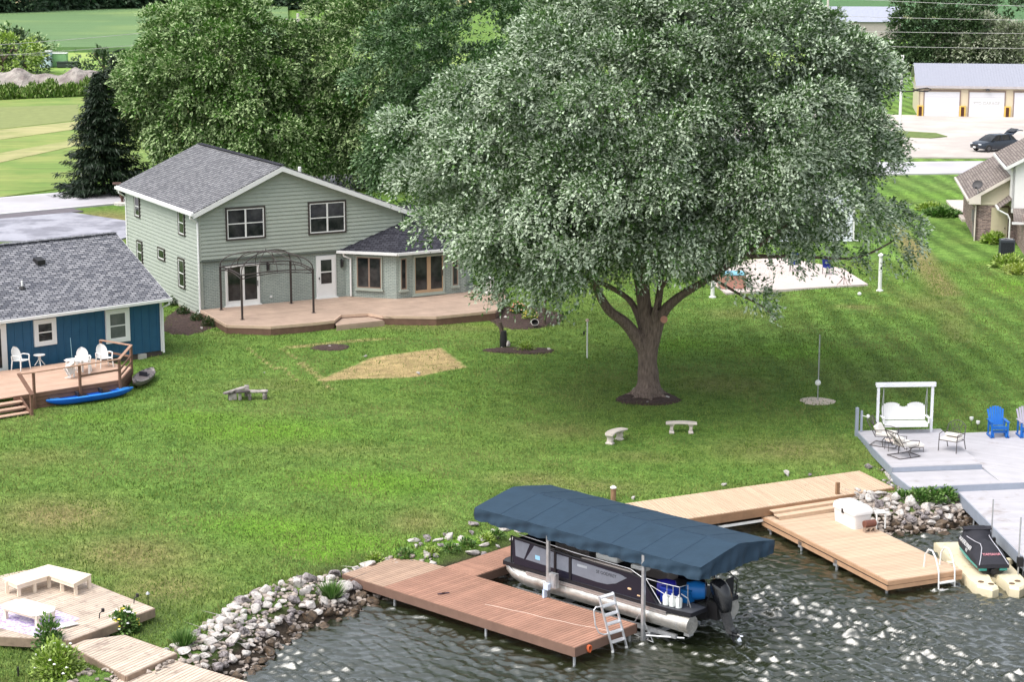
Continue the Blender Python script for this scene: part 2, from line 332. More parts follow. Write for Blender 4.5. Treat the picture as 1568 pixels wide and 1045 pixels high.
def lawn_mat():
    m, t, b = newmat('lawn_turf'); g = nn(t, 'ShaderNodeNewGeometry'); P = g.outputs['Position']
    at_ = nn(t, 'ShaderNodeAttribute', attribute_name='turf'); sp = nn(t, 'ShaderNodeSeparateColor'); t.links.new(at_.outputs['Color'], sp.inputs[0])
    n1 = noise(t, P, 0.16, 5, 0.6); n2 = noise(t, P, 0.7, 6, 0.7); n3 = noise(t, P, 2.6, 6, 0.78, (1, 0.8, 1)); n4 = noise(t, P, 16.0, 3, 0.7, (1, 0.5, 1))
    c = mixc(t, mrange(t, n2, 0, 1, 0.3, 0.7), lin(84, 118, 50, .88), lin(116, 148, 68, .94))
    c = mixc(t, mrange(t, n1, 0, 0.4, 0.48, 0.7), c, lin(124, 134, 72, .82))
    def plus(a, k, bsock, k2):
        x = nn(t, 'ShaderNodeMath', operation='MULTIPLY_ADD'); t.links.new(bsock, x.inputs[0]); x.inputs[1].default_value = k2
        if isinstance(a, float): x.inputs[2].default_value = a
        else: t.links.new(a, x.inputs[2])
        return x.outputs[0]
    # lush
    lf = mrange(t, plus(sp.outputs[2], 1, n2, 0.5), 0, 0.85, 0.38, 1.0); c = mixc(t, lf, c, lin(108, 150, 48, .90))
    # mowing stripes on the right-hand lawn, and faint ones elsewhere
    sep = nn(t, 'ShaderNodeSeparateXYZ'); t.links.new(P, sep.inputs[0])
    mx = nn(t, 'ShaderNodeMath', operation='MULTIPLY_ADD'); t.links.new(sep.outputs[0], mx.inputs[0]); mx.inputs[1].default_value = 1.0
    my = nn(t, 'ShaderNodeMath', operation='MULTIPLY_ADD'); t.links.new(sep.outputs[1], my.inputs[0]); my.inputs[1].default_value = 0.055; my.inputs[2].default_value = 0
    t.links.new(my.outputs[0], mx.inputs[2]); sn = nn(t, 'ShaderNodeMath', operation='MULTIPLY_ADD'); t.links.new(mx.outputs[0], sn.inputs[0]); sn.inputs[1].default_value = 3.7
    t.links.new(mul1(t, n1, 6.0), sn.inputs[2]); ss = nn(t, 'ShaderNodeMath', operation='SINE'); t.links.new(sn.outputs[0], ss.inputs[0])
    xr = mrange(t, sep.outputs[0], 0, 1, 9.0, 17.0); xm = nn(t, 'ShaderNodeMath', operation='MULTIPLY'); t.links.new(ss.outputs[0], xm.inputs[0]); t.links.new(xr, xm.inputs[1])
    c = mul(t, c, mrange(t, xm.outputs[0], 0.76, 1.27, -1, 1))
    # dry grass and bare straw-covered soil
    df = mrange(t, plus(sp.outputs[0], 1, n3, 0.7), 0, 0.9, 0.42, 1.15); c = mixc(t, df, c, lin(152, 140, 94, .78))
    sf = mrange(t, plus(sp.outputs[1], 1, noise(t, P, 1.5, 5, 0.65, (0.3, 3.4, 1)), 1.0), 0, 1, 0.92, 1.5); c = mixc(t, sf, c, lin(196, 172, 124, .74))
    c = mul(t, c, mrange(t, n3, 0.60, 1.44, 0.32, 0.68)); c = mul(t, c, mrange(t, n4, 0.66, 1.4, 0.3, 0.7))
    # bank under the rocks and lake bed: earth
    ef = mrange(t, sep.outputs[2], 1, 0, 0.35, 0.72); c = mixc(t, ef, c, lin(84, 74, 64, .6))
    t.links.new(c, b.inputs['Base Color']); b.inputs['Roughness'].default_value = 0.9; b.inputs['Specular IOR Level'].default_value = 0.15
    bp = nn(t, 'ShaderNodeBump'); bp.inputs['Distance'].default_value = 0.10
    ad = nn(t, 'ShaderNodeMath', operation='ADD'); t.links.new(n3, ad.inputs[0]); t.links.new(n4, ad.inputs[1]); t.links.new(ad.outputs[0], bp.inputs['Height']); t.links.new(bp.outputs[0], b.inputs['Normal'])
    return m
def mul1(t, s, k):
    x = nn(t, 'ShaderNodeMath', operation='MULTIPLY'); t.links.new(s, x.inputs[0]); x.inputs[1].default_value = k; return x.outputs[0]
gme.materials.append(lawn_mat())
ground = bpy.data.objects.new('ground', gme); col.objects.link(ground); tag(ground, kind='structure')
# grass blades and tufts standing on the lawn
def grass_blades():
    rs = np.random.RandomState(3); N = 330000
    # denser near the shore where each tuft shows largest
    x = rs.uniform(-26, 32, N * 2); y = 52 + 68 * rs.rand(N * 2) ** 1.3; s = sdist(x, y)
    ok = (s > 1.7) & (np.abs(x / y) < 0.275); so = np.zeros(len(x))
    for q in ([(566, 548), (676, 532), (718, 563), (640, 578), (482, 585)],):
        w_ = [on_ground(*p)[:2] for p in q]; mm = np.full(len(x), 9.0)
        for (ax, ay), (bx, by) in zip(w_, w_[1:] + w_[:1]): mm = np.minimum(mm, -((bx - ax) * (y - ay) - (by - ay) * (x - ax)) / math.hypot(bx - ax, by - ay))
        ok &= (mm < 0) | (rs.rand(len(x)) < .12)
    ok &= ok; x, y = x[ok][:N], y[ok][:N]; n = len(x); z = terr(x, y) - 0.01
    clump = 0.5 + 0.5 * np.sin(x * 1.7 + 2 * np.sin(y * 1.1)) * np.sin(y * 1.3 + 1.5 * np.sin(x * .8))
    h = (0.05 + 0.06 * rs.rand(n)) * (0.75 + 0.5 * clump) * np.where(sdist(x, y) < 2.6, 1.5, 1); a = rs.uniform(0, 6.28, n); wd = 0.013 + 0.017 * rs.rand(n); le = rs.uniform(0, .06, n); b = rs.uniform(0, 6.28, n)
    dx, dy = np.cos(a) * wd, np.sin(a) * wd
    v = np.stack([np.stack([x - dx, y - dy, z], -1), np.stack([x + dx, y + dy, z], -1), np.stack([x + le * np.cos(b), y + le * np.sin(b), z + h], -1)], 1).reshape(-1, 3)
    m, t, bs = newmat('grass_blade'); g = nn(t, 'ShaderNodeNewGeometry'); P = g.outputs['Position']
    c = mixc(t, g.outputs['Random Per Island'], lin(64, 98, 34, .85), lin(138, 158, 78, .9))
    c = mixc(t, mrange(t, noise(t, P, 0.3, 4, 0.6), 0, 0.5, 0.45, 0.68), c, lin(156, 146, 100, .85))
    t.links.new(c, bs.inputs['Base Color']); bs.inputs['Roughness'].default_value = 0.7; bs.inputs['Specular IOR Level'].default_value = 0.2
    me = fast_mesh('lawn_grass', v, np.arange(n * 3).reshape(-1, 3), m, 3)
    o = bpy.data.objects.new('lawn_grass', me); col.objects.link(o); tag(o, 'short mown green grass blades covering the sloping lawn', 'grass', kind='stuff')
grass_blades()
# water
def water():
    m, t, b = newmat('lake_water'); g = nn(t, 'ShaderNodeNewGeometry'); P = g.outputs['Position']
    b.inputs['Coat Weight'].default_value = 1.0; b.inputs['Coat IOR'].default_value = 1.75; b.inputs['Coat Roughness'].default_value = .22; b.inputs['Base Color'].default_value = (0.017, 0.022, 0.009, 1); b.inputs['Roughness'].default_value = 0.16; b.inputs['IOR'].default_value = 1.4; b.inputs['Specular IOR Level'].default_value = .7
    n2 = noise(t, P, 7.0, 4, 0.65, (0.55, 1.2, 1)); bp = nn(t, 'ShaderNodeBump'); bp.inputs['Distance'].default_value = 0.03; t.links.new(n2, bp.inputs['Height']); t.links.new(bp.outputs[0], b.inputs['Normal'])
    xs = xlines([(-600, -20, 40), (-20, -9, .5), (-9, 22, 0.055), (22, 30, .5), (30, 601, 40)]); ys = xlines([(-300, 40, 20), (40, 52, .5), (52, 75, 0.06), (75, 82, .5), (82, 221, 20)])
    X, Y = np.meshgrid(xs, ys); rs = np.random.RandomState(5); Z = np.zeros_like(X)
    wd = R(250)
    for k in range(60):
        lam = 0.18 * (0.75 / 0.18) ** rs.rand(); th = wd + rs.normal(0, 0.48); kx, ky = 2 * math.pi / lam * math.cos(th), 2 * math.pi / lam * math.sin(th)
        ph = rs.uniform(0, 6.28); px_ = 1.2 * np.sin(X * rs.uniform(.3, .9) + Y * rs.uniform(-.8, .8) + rs.uniform(0, 6)); Z += 0.0215 * lam ** 0.95 * np.sin(kx * X + ky * Y + ph + px_)
    Z = Z * 0.9; Z = Z + 0.35 * np.abs(Z) - 0.01
    gust = 0.65 + 0.45 * np.sin(X * .35 + 1.7 * np.sin(Y * .22)) * np.sin(Y * .5 + .6 * X); Z *= np.clip(gust, .35, 1.1)
    inside = (X > -9.5) & (X < 22.5) & (Y > 51.5) & (Y < 75.5); Z = np.where(inside, Z, 0)
    v = np.stack([X, Y, Z], -1).reshape(-1, 3); ii = np.arange(X.size).reshape(X.shape)
    q = np.stack([ii[:-1, :-1], ii[:-1, 1:], ii[1:, 1:], ii[1:, :-1]], -1).reshape(-1, 4)
    me = fast_mesh('lake_water', v, q, m, smooth=True); o = bpy.data.objects.new('lake_water', me); col.objects.link(o); tag(o, kind='structure')
water()
# ================================================================ roads, fields
def flat_sheet(name, pts, z, mat, kind='structure', sub=None, th=0.3):
    mb = MB().prism(pts, z - th, z); return tag(mb.build(name, mat), kind=kind)
road_m = M('pale_road_concrete', lin(196, 194, 200, .82), 0.85, 0.10, 0.5, stretch=(1, 1, 1), c2=lin(176, 172, 176, .88), c2s=0.25)
lot_m = M('bright_gravel_lot', lin(216, 206, 198, .63), 0.9, 0.07, 0.6, c2=lin(205, 196, 186, .9), c2s=0.12)
drive_m = M('grey_asphalt_drive', lin(172, 172, 182, .82), 0.9, 0.14, 1.2, c2=lin(140, 140, 150, .8), c2s=0.4)
dark_asph = M('dark_asphalt_apron', lin(116, 110, 116, .8), 0.9, 0.15, 1.0)
def zfar(): return 2.06
lo = [(-120, 60), (-80, 103), (-36.1, 139.3), (-28.3, 145.6), (-10, 155.5), (10, 161), (32, 163.5), (42, 164.4), (120, 168), (400, 190)]
hi = []
for i, p in enumerate(lo):
    a = Vector(lo[max(i - 1, 0)]); b = Vector(lo[min(i + 1, len(lo) - 1)]); d = (b - a).normalized(); hi.append((p[0] - d.y * 8.6, p[1] + d.x * 8.6))
mb = MB()
for i in range(len(lo) - 1): mb.prism([lo[i], lo[i + 1], hi[i + 1], hi[i]], 1.7, 2.10)
struct(mb, 'road', road_m)
mb = MB()
for i in range(1, len(lo) - 2):
    for k0 in (0.03, 0.955):
        q = lambda P, H, k: (P[0] + (H[0] - P[0]) * k, P[1] + (H[1] - P[1]) * k)
        mb.prism([q(lo[i], hi[i], k0), q(lo[i + 1], hi[i + 1], k0), q(lo[i + 1], hi[i + 1], k0 + .015), q(lo[i], hi[i], k0 + .015)], 2.09, 2.105)
struct(mb, 'road_edge_line', M('worn_white_line', lin(232, 230, 230, .95), .8, .1))
flat_sheet('parking_lot', [(27, 176.6), (60, 174.6), (120, 176), (120, 216), (60, 214.5), (44.3, 218.2), (30, 220), (20, 200)], 2.10, lot_m)
tag(MB().prism([(37.5, 194), (40.5, 192.6), (42.4, 194.0), (42.0, 197.4), (38.8, 199.5), (36.5, 197)], 2.0, 2.18).build('grass_island', M('lot_grass', lin(120, 140, 70, .65), .9, .3, 2.0)), kind='structure')
# blue house driveway and its dark apron
flat_sheet('driveway', [(-35.5, 127.0), (-25.7, 127.0), (-23.5, 133.5), (-31.4, 140.6), (-41, 133.6)], 2.07, drive_m)
flat_sheet('driveway_apron', [(-41, 133.9), (-36.3, 138.9), (-31.8, 142.6), (-30.6, 141.1), (-35.6, 137.2), (-40, 133.0)], 2.078, dark_asph)
# far strips of land
fieldg = lambda nm, a, b_, sc_=0.15, st=(0.10, 1.2, 1), v=.30: M(nm, a, .95, v, 1.6, c2=b_, c2s=sc_, stretch=st, c2lo=.4, c2hi=.62)
def strip(name, px, zt, mat, th=0.12):
    pts = [at(*p, zt) for p in px]; return flat_sheet(name, pts, zt, mat, th=th)
mow1 = fieldg('mown_field', lin(128, 158, 74, .66), lin(160, 172, 92, .68)); mow2 = fieldg('dry_field', lin(184, 178, 124, .75), lin(156, 164, 96, .68)); mow3 = fieldg('bright_field', lin(140, 176, 78, .72), lin(168, 190, 100, .72))
strip('mown_field', [(-60, 310), (130, 283), (420, 200), (420, 140), (-60, 154)], 2.055, mow1)
strip('dry_grass_band', [(-60, 222), (120, 197), (420, 160), (420, 153), (-60, 205)], 2.09, mow2, .04)
strip('dry_grass_swath', [(-60, 262), (120, 222), (300, 190), (300, 180), (-60, 245)], 2.09, mow2, .04)
strip('dry_grass_edge', [(-60, 204), (120, 184), (120, 160), (-60, 166)], 2.085, M('dull_mown', lin(150, 160, 96, .66), .95, .15, 1.0), .04)
strip('bright_meadow', [(-60, 112), (1700, 108), (1700, 80), (-60, 80)], 2.06, mow3)
soy = M('soybean_crop', lin(112, 146, 92, .66), .95, .14, 0.6, bump=0.25, bscale=1.5, stretch=(0.12, 1.2, 1), c2=lin(142, 168, 100, .66), c2s=0.02, c2lo=.5, c2hi=.7)
cropm = M('far_crop', lin(92, 136, 82, .62), .95, .12, 0.3, bump=0.3, bscale=1.0, c2=lin(176, 176, 112, .7), c2s=0.012, c2lo=.56, c2hi=.66)
tanf = M('ripe_wheat_field', lin(212, 196, 150, .8), .95, .08, 0.1, stretch=(.1, 1, 1))
def crop(name, pts, mat, z0, z1): return tag(MB().prism(pts, z0, z1).build(name, mat), kind='structure')
crop('crop_field', [(-320, 337), (-62, 337), (-40, 360), (-60, 540), (-140, 560), (-320, 400)], soy, 1.9, 2.95)
crop('far_crop_field', [(40, 400), (500, 400), (560, 640), (40, 600)], cropm, 1.9, 2.8)
crop('wheat_field', [(-90, 521), (-60, 541), (39, 601), (600, 645), (900, 1500), (-300, 1500), (-140, 561)], tanf, 1.9, 2.7)
crop('green_verge', [(120, 610), (600, 612), (600, 650), (120, 630)], M('verge_green', lin(80, 120, 66, .6), .95, .2, .3), 2.0, 4.2)
# gravel heap and its plants
def heap():
    rs = np.random.RandomState(9); n, m_ = 70, 22; vs = []; 
    for j in range(m_):
        for i in range(n):
            u = i / (n - 1); v = j / (m_ - 1); x = -88 + 40 * u; y = 243.5 + 9 * v + 9 * u
            h = 3.0 * math.sin(math.pi * v) ** .8 * (0.78 + .13 * math.sin(u * 31 + 1) + .09 * math.sin(u * 77 + v * 5)) * min(1, (1 - u) * 7) + rs.uniform(-.12, .12)
            vs.append((x, y, 1.95 + max(0, h)))
    fs = [(j * n + i, j * n + i + 1, (j + 1) * n + i + 1, (j + 1) * n + i) for j in range(m_ - 1) for i in range(n - 1)]
    o = MB().add(vs, fs).build('rubble_heap', M('grey_rubble', lin(178, 170, 162, .8), .95, .3, 1.2, bump=.3, bscale=1.5, c2=lin(130, 120, 116, .8), c2s=.6))
    tag(o, 'long low heap of pale grey rubble behind the green hedgerow', 'rubble heap')
heap()

# ================================================================ walls, windows, siding
class Wall:
    """vertical wall in a building's own frame: s runs along it, d is the distance out of it"""
    def __init__(s, o, d, out): s.o = o; L = math.hypot(*d); s.d = (d[0] / L, d[1] / L); s.n = out
    def p(s, a, z, d=0.0): return (s.o[0] + s.d[0] * a + s.n[0] * d, s.o[1] + s.d[1] * a + s.n[1] * d, z)
    def box(s, mb, a0, a1, z0, z1, d0, d1, mi=0):
        P = [s.p(a, z, d) for z in (z0, z1) for a, d in ((a0, d0), (a1, d0), (a1, d1), (a0, d1))]
        return mb.add(P, [(0, 3, 2, 1), (4, 5, 6, 7), (0, 1, 5, 4), (1, 2, 6, 5), (2, 3, 7, 6), (3, 0, 4, 7)] if (s.d[0] * s.n[1] - s.d[1] * s.n[0]) > 0 else [(0, 1, 2, 3), (4, 7, 6, 5), (0, 4, 5, 1), (1, 5, 6, 2), (2, 6, 7, 3), (3, 7, 4, 0)], mi)
    def rot(s): return math.atan2(s.d[1], s.d[0])
def wall_solid(mb, W, poly, th=0.15, mi=0):
    """(s, z) polygon as a solid wall that goes inward"""
    a = [W.p(s_, z) for s_, z in poly]; b = [W.p(s_, z, -th) for s_, z in poly]; k = len(poly)
    f = [tuple(range(k)), tuple(range(2 * k - 1, k - 1, -1))] + [(i, k + i, k + (i + 1) % k, (i + 1) % k) for i in range(k)]
    n = (Vector(a[1]) - Vector(a[0])).cross(Vector(a[2]) - Vector(a[0]))
    if n.x * W.n[0] + n.y * W.n[1] < 0: f = [t[::-1] for t in f]
    return mb.add(a + b, f, mi)
def laps(mb, W, poly, row=0.19, out=0.05, mi=0):
    zs = [q[1] for q in poly]; z = min(zs)
    while z < max(zs) - 0.01:
        c = clip(clip(poly, 0, 1, z + row), 0, -1, -z)
        if len(c) > 2:
            k = len(c); f0 = lambda zz: out * (1 - (zz - z) / row) + 0.004
            a = [W.p(s_, zz, f0(zz)) for s_, zz in c]; b = [W.p(s_, zz, -0.01) for s_, zz in c]
            f = [tuple(range(k))] + [(i, k + i, k + (i + 1) % k, (i + 1) % k) for i in range(k)]
            n = (Vector(a[1]) - Vector(a[0])).cross(Vector(a[2]) - Vector(a[0]))
            if n.x * W.n[0] + n.y * W.n[1] < 0: f = [t[::-1] for t in f]
            mb.add(a + b, f, mi)
        z += row
    return mb
def window(par, W, s0, s1, z0, z1, trim=None, frame=None, tw=0.08, cols=2, rows=2, name='window', gl=None, sill=False, base=0.06):
    """trim and sash bars are the window, panes its sub-part"""
    trim = trim or trimdark; frame = frame or offwhite; gl = gl or glass; f = MB()
    for a0, a1, b0, b1 in ((s0, s1, z1 - tw, z1), (s0, s1, z0, z0 + tw), (s0, s0 + tw, z0 + tw, z1 - tw), (s1 - tw, s1, z0 + tw, z1 - tw)): W.box(f, a0, a1, b0, b1, 0, base + 0.045, 0)
    i0, i1, j0, j1 = s0 + tw, s1 - tw, z0 + tw, z1 - tw; fw = 0.055
    for a0, a1, b0, b1 in ((i0, i1, j1 - fw, j1), (i0, i1, j0, j0 + fw), (i0, i0 + fw, j0 + fw, j1 - fw), (i1 - fw, i1, j0 + fw, j1 - fw)): W.box(f, a0, a1, b0, b1, 0, base + 0.03, 1)
    for c in range(1, cols):
        x = i0 + (i1 - i0) * c / cols; W.box(f, x - .045, x + .045, j0 + fw, j1 - fw, 0, base + 0.027, 1)
    xs = [i0 + fw] + [v for c in range(1, cols) for v in (i0 + (i1 - i0) * c / cols - .045, i0 + (i1 - i0) * c / cols + .045)] + [i1 - fw]
    for r in range(1, rows):
        z = j0 + (j1 - j0) * r / rows
        for k in range(0, len(xs), 2): W.box(f, xs[k], xs[k + 1], z - .025, z + .025, 0, base + 0.024, 1)
    if sill: W.box(f, s0 - .05, s1 + .05, z0 - .09, z0 - 0.002, 0, base + 0.10, 0)
    o = f.build(name, [trim, frame], par); g = MB(); W.box(g, i0 + fw, i1 - fw, j0 + fw, j1 - fw, 0.002, base + 0.008); g.build('pane', gl, o); return o
def tubepath(mb, pts, r=0.05, mi=0): return mb.tube(pts, r, 8, mi)

# ================================================================ green two-storey house
TH = math.atan2(0.477895, 0.878417)
def green_house():
    h = thing('two_storey_house', 'sage green two-storey house with grey shingle gable roof and white trim', 'house', (-16.19, 101.91, 0), TH)
    Wf, Df, G = 11.7, 12.0, 1.9
    zE, zR, sR = 7.45, 9.45, 4.55       # eave, ridge height, ridge position
    zER = 6.72
    front = Wall((0, 0), (1, 0), (0, -1)); left = Wall((0, 0), (0, 1), (-1, 0)); right = Wall((Wf, 0), (0, 1), (1, 0)); back = Wall((0, Df), (1, 0), (0, 1))
    mb = MB()
    wall_solid(mb, front, [(0, 4.8), (Wf, 4.8), (Wf, zER - .05), (sR, zR), (0, zE)]); wall_solid(mb, back, [(0, G - .6), (Wf, G - .6), (Wf, zER - .05), (sR, zR), (0, zE)])
    wall_solid(mb, left, [(0, G - .6), (Df, G - .6), (Df, zE), (0, zE)]); wall_solid(mb, right, [(0, G - .6), (Df, G - .6), (Df, zER - .1), (0, zER - .1)])
    laps(mb, front, [(0.1, 4.88), (Wf - .1, 4.88), (Wf - .1, zER - .1), (sR, zR - .02), (0.1, zE)], .205); laps(mb, left, [(.1, G + .12), (Df - .1, G + .12), (Df - .1, zE - .12), (.1, zE - .12)], .205)
    laps(mb, right, [(0, G + .12), (Df, G + .12), (Df, zER - .2), (0, zER - .2)], .205)
    for W_, a0, a1, z0, z1 in ((front, 0.0, .1, 4.80, zE - .05), (left, 0, .1, G, zE - .1), (left, Df - .1, Df, G, zE - .1)): W_.box(mb, a0, a1, z0, z1, 0, .042)
    mb.build('siding_wall', sageface, h)
    m2 = MB(); wl = Wall((0, 0.10), (1, 0), (0, -1)); wall_solid(m2, wl, [(0.02, G - .6), (Wf, G - .6), (Wf, 4.8), (0.02, 4.8)]); m2.build('painted_brick_wall', sagebrick, h)
    fb = MB(); front.box(fb, 0.0, Wf, 4.74, 4.80, -0.12, 0.05); fb.build('floor_band', M('painted_shade_sage_trim', lin(92, 100, 94, .8), .7, .05), h)  # darkened sage: shade under the upper floor is put into the band's colour
    fo = MB(); left.box(fo, 0, Df, G - .6, G + .10, 0, .03); fo.build('foundation', concrete, h)
    # roof: two slopes with overhang
    ov = 0.42; k1 = (zR - zE) / sR; k2 = (zR - zER) / (Wf - sR); t = .12
    rf = MB(); e0, e1 = -0.40, Wf + 0.4
    rf.slab([(e0, -ov, zE + .14 + k1 * e0), (sR, -ov, zR + .14), (sR, Df + ov, zR + .14), (e0, Df + ov, zE + .14 + k1 * e0)], .06)
    rf.slab([(sR, -ov, zR + .14), (e1, -ov, zER + .14 - k2 * .4), (e1, Df + ov, zER + .14 - k2 * .4), (sR, Df + ov, zR + .14)], .06)
    rfo = rf.build('roof', shingle, h)
    cp = MB()
    for i in range(int((Df + 2 * ov) / .3)): cp.cbox((sR, -ov + .15 + i * .3, zR + .165 + .008 * (i % 2)), (.32, .27, .03))
    cp.build('ridge_cap', shingle_dk, rfo)
    vt = MB().lathe([(.09, -.3), (.09, .32), (.07, .36), (.05, .36)], (6.6, 2.2, zR - k2 * 2 + .1), 12); vt.build('vent_pipe', offwhite, rfo)
    # white rake boards, gutters, soffits
    tr = MB()
    for (xa, za), (xb, zb) in ((((e0, zE + .08 + k1 * e0)), (sR, zR + .08)), ((sR, zR + .08), (e1, zER + .08 - k2 * .4))):
        for yy in (-ov - .025, Df + ov):
            tr.add([(xa, yy, za), (xb, yy, zb), (xb, yy, zb - .25), (xa, yy, za - .25), (xa, yy + .025, za), (xb, yy + .025, zb), (xb, yy + .025, zb - .25), (xa, yy + .025, za - .25)], [(0, 3, 2, 1), (4, 5, 6, 7), (0, 1, 5, 4), (2, 3, 7, 6), (0, 4, 7, 3), (1, 2, 6, 5)])
        tr.slab([(xa, -ov, za - .04), (xb, -ov, zb - .04), (xb, -.02, zb - .04), (xa, -.02, za - .04)], .02)
    tr.box(e0, 0, -ov, Df + ov, zE - .21, zE - .16)
    tr.build('rake_trim', white, h)
    gt = MB(); gt.box(e0 - .12, e0, -ov - .03, Df + ov + .03, zE - .20, zE - .06); gt.box(e0 - .02, e0 + .01, -ov, Df + ov, zE - .26, zE - .01)
    gt.build('gutter', white, h)
    for y, xo in ((-.03, -.06), (Df - .1, -.06)):
        d = MB(); tubepath(d, [(e0 - .05, y, zE - .2), (e0 - .05, y, zE - .36), (xo, y, zE - .62), (xo, y, 2.15), (xo - .18, y, 1.98)], .055); d.build('downspout', white, h)
    # upper windows, left-side windows
    window(h, front, 1.46, 3.66, 5.79, 7.50); window(h, front, 6.09, 8.28, 5.76, 7.52)
    for a0, a1, z0, z1, r in ((9.38, 10.30, 5.9, 7.15, 2), (1.95, 2.95, 5.85, 7.2, 2), (9.2, 10.15, 3.3, 4.6, 2), (5.35, 6.5, 4.02, 4.72, 1), (2.2, 3.2, 2.98, 4.6, 2)): window(h, left, a0, a1, z0, z1, cols=1, rows=r)
    # sliding door on the ground floor
    def slider(W, s0, s1, z0, z1, wide=.09, fr=offwhite, inner=None):
        f = MB(); 
        for a0, a1, b0, b1 in ((s0, s1, z1 - wide, z1), (s0, s1, z0, z0 + wide), (s0, s0 + wide, z0 + wide, z1 - wide), (s1 - wide, s1, z0 + wide, z1 - wide)): W.box(f, a0, a1, b0, b1, 0, .09)
        mid = (s0 + s1) / 2; W.box(f, mid - .06, mid + .06, z0 + wide, z1 - wide, 0, .07, 1)
        for a0, a1, dd in ((s0 + wide, mid - .06, .05), (mid + .06, s1 - wide, .065)):
            W.box(f, a0, a1, z0 + wide, z0 + wide + .16, 0, dd, 1); W.box(f, a0, a0 + .05, z0 + wide + .16, z1 - wide, 0, dd, 1); W.box(f, a1 - .05, a1, z0 + wide + .16, z1 - wide, 0, dd, 1)
        W.box(f, s0 - .08, s1 + .08, z0 - .06, z0 - .002, 0, .16)
        o = f.build('sliding_door', [fr, inner or fr], h); g = MB(); W.box(g, s0 + wide + .05, mid - .062, z0 + wide + .16, z1 - wide, .005, .03); W.box(g, mid + .11, s1 - wide - .05, z0 + wide + .16, z1 - wide, .005, .04); g.build('pane', glass, o)
        hd = MB(); W.box(hd, s1 - wide - .04, s1 - wide - .015, z0 + .95, z0 + 1.25, .066, .11); hd.build('handle', blackm, o)
    slider(wl, 1.40, 3.30, 2.30, 4.44)
    # white back door with half light
    d = MB(); wl.box(d, 6.55, 7.70, 2.30, 4.58, 0, .05); wl.box(d, 6.63, 7.62, 2.32, 4.50, .05, .075); wl.box(d, 6.5, 7.75, 2.22, 2.298, 0, .2)
    do = d.build('door', white, h); g = MB(); wl.box(g, 6.80, 7.42, 3.72, 4.34, .06, .082); wl.box(g, 6.80, 7.42, 3.05, 3.65, .06, .082); g.build('pane', glass, do); hd = MB(); wl.box(hd, 6.67, 6.71, 3.3, 3.42, .075, .13); hd.build('handle', blackm, do)
    for s_, z in ((3.78, 4.2), (8.02, 4.05)):
        l = MB(); wl.box(l, s_ - .05, s_ + .05, z - .2, z + .22, 0, .04); wl.box(l, s_ - .02, s_ + .02, z + .2, z + .26, 0, .18); 
        c = wl.p(s_, z, .15); l.lathe([(.03, .24), (.09, .16), (.075, .14), (.06, -.1), (.08, -.12), (.02, -.16)], (c[0], c[1], z), 8); l.build('wall_lantern', blackm, h)
    ob = MB(); wl.box(ob, 3.88, 4.0, 2.55, 2.65, 0, .05); ob.build('outlet_cover', white, h)
    # bay room with hip roof on the right
    bay = [(8.25, 0.05), (10.3, -1.98), (14.5, -1.9), (15.35, -1.15), (15.35, 6.0), (Wf, 6.0)]
    mb = MB(); top = 4.72
    Ws = []
    for i in range(4):
        p, q = bay[i], bay[i + 1]; d_ = (q[0] - p[0], q[1] - p[1]); L = math.hypot(*d_); Ww = Wall(p, d_, (d_[1] / L, -d_[0] / L)); Ws.append((Ww, L)); wall_solid(mb, Ww, [(0, 1.4), (L, 1.4), (L, top), (0, top)], .1)
    mb.build('bay_room_wall', sagebrick, h)
    W1, W2, W3 = Ws[0][0], Ws[1][0], Ws[2][0]
    brk = M('brick_toned_frame', lin(150, 128, 112, .8), .7, .1)
    window(h, W1, .62, 2.12, 2.72, 4.52, trim=sageface, frame=brk, tw=.06, cols=2, rows=1, sill=True); window(h, W2, .20, .62, 2.70, 4.46, trim=sageface, frame=brk, tw=.04, cols=1, rows=1, sill=True); window(h, W2, 3.32, 3.74, 2.66, 4.44, trim=sageface, frame=brk, tw=.04, cols=1, rows=1, sill=True)
    slider(W2, 1.0, 2.88, 2.36, 4.50, fr=sageface, inner=M('warm_wood_frame', lin(190, 160, 128, .85), .6, .1))
    hipf = [(7.75, .02, 4.80), (10.22, -2.36, 4.80), (14.65, -2.28, 4.80), (15.75, -1.35, 4.80), (15.75, 6.4, 4.80), (Wf - .1, 6.4, 4.8)]
    r1 = (12.2, 1.3, 6.75); r2 = (13.2, 1.6, 6.75)
    hr = MB()
    for t in ([hipf[0], hipf[1], r1], [hipf[1], hipf[2], r2, r1], [hipf[2], hipf[3], r2], [hipf[3], hipf[4], r2], [hipf[4], hipf[5], (Wf + .02, 6.4, 4.8), r1, r2]): hr.slab(t[:4] if len(t) < 5 else [hipf[4], (Wf + .02, 6.4, 4.8), r1, r2], .05)
    hr.slab([hipf[0], r1, (Wf + .02, 3, 4.9)], .03)
    hr.build('bay_roof', shingle_dk, h)
    gm = MB()
    for a, b in zip(hipf[:4], hipf[1:5]):
        d_ = Vector((b[0] - a[0], b[1] - a[1], 0)).normalized(); n_ = Vector((d_.y, -d_.x, 0)) * .1
        gm.add([a, b, (b[0] + n_.x, b[1] + n_.y, b[2]), (a[0] + n_.x, a[1] + n_.y, a[2])] + [(p[0], p[1], 4.66) for p in (a, b)] + [(b[0] + n_.x, b[1] + n_.y, 4.66), (a[0] + n_.x, a[1] + n_.y, 4.66)], [(0, 3, 2, 1), (4, 5, 6, 7), (0, 1, 5, 4), (2, 3, 7, 6), (0, 4, 7, 3), (1, 2, 6, 5)])
    gm.prism([(p[0], p[1]) for p in hipf[:5]] + [(13, 3)], 4.70, 4.735)
    gm.build('gutter', white, h)
    d = MB(); tubepath(d, [(8.0, -.25, 4.68), (8.05, -.2, 4.5), (8.40, -.28, 4.35), (8.40, -.28, 2.3)], .055); d.build('downspout', white, h)
    return h
green_house()
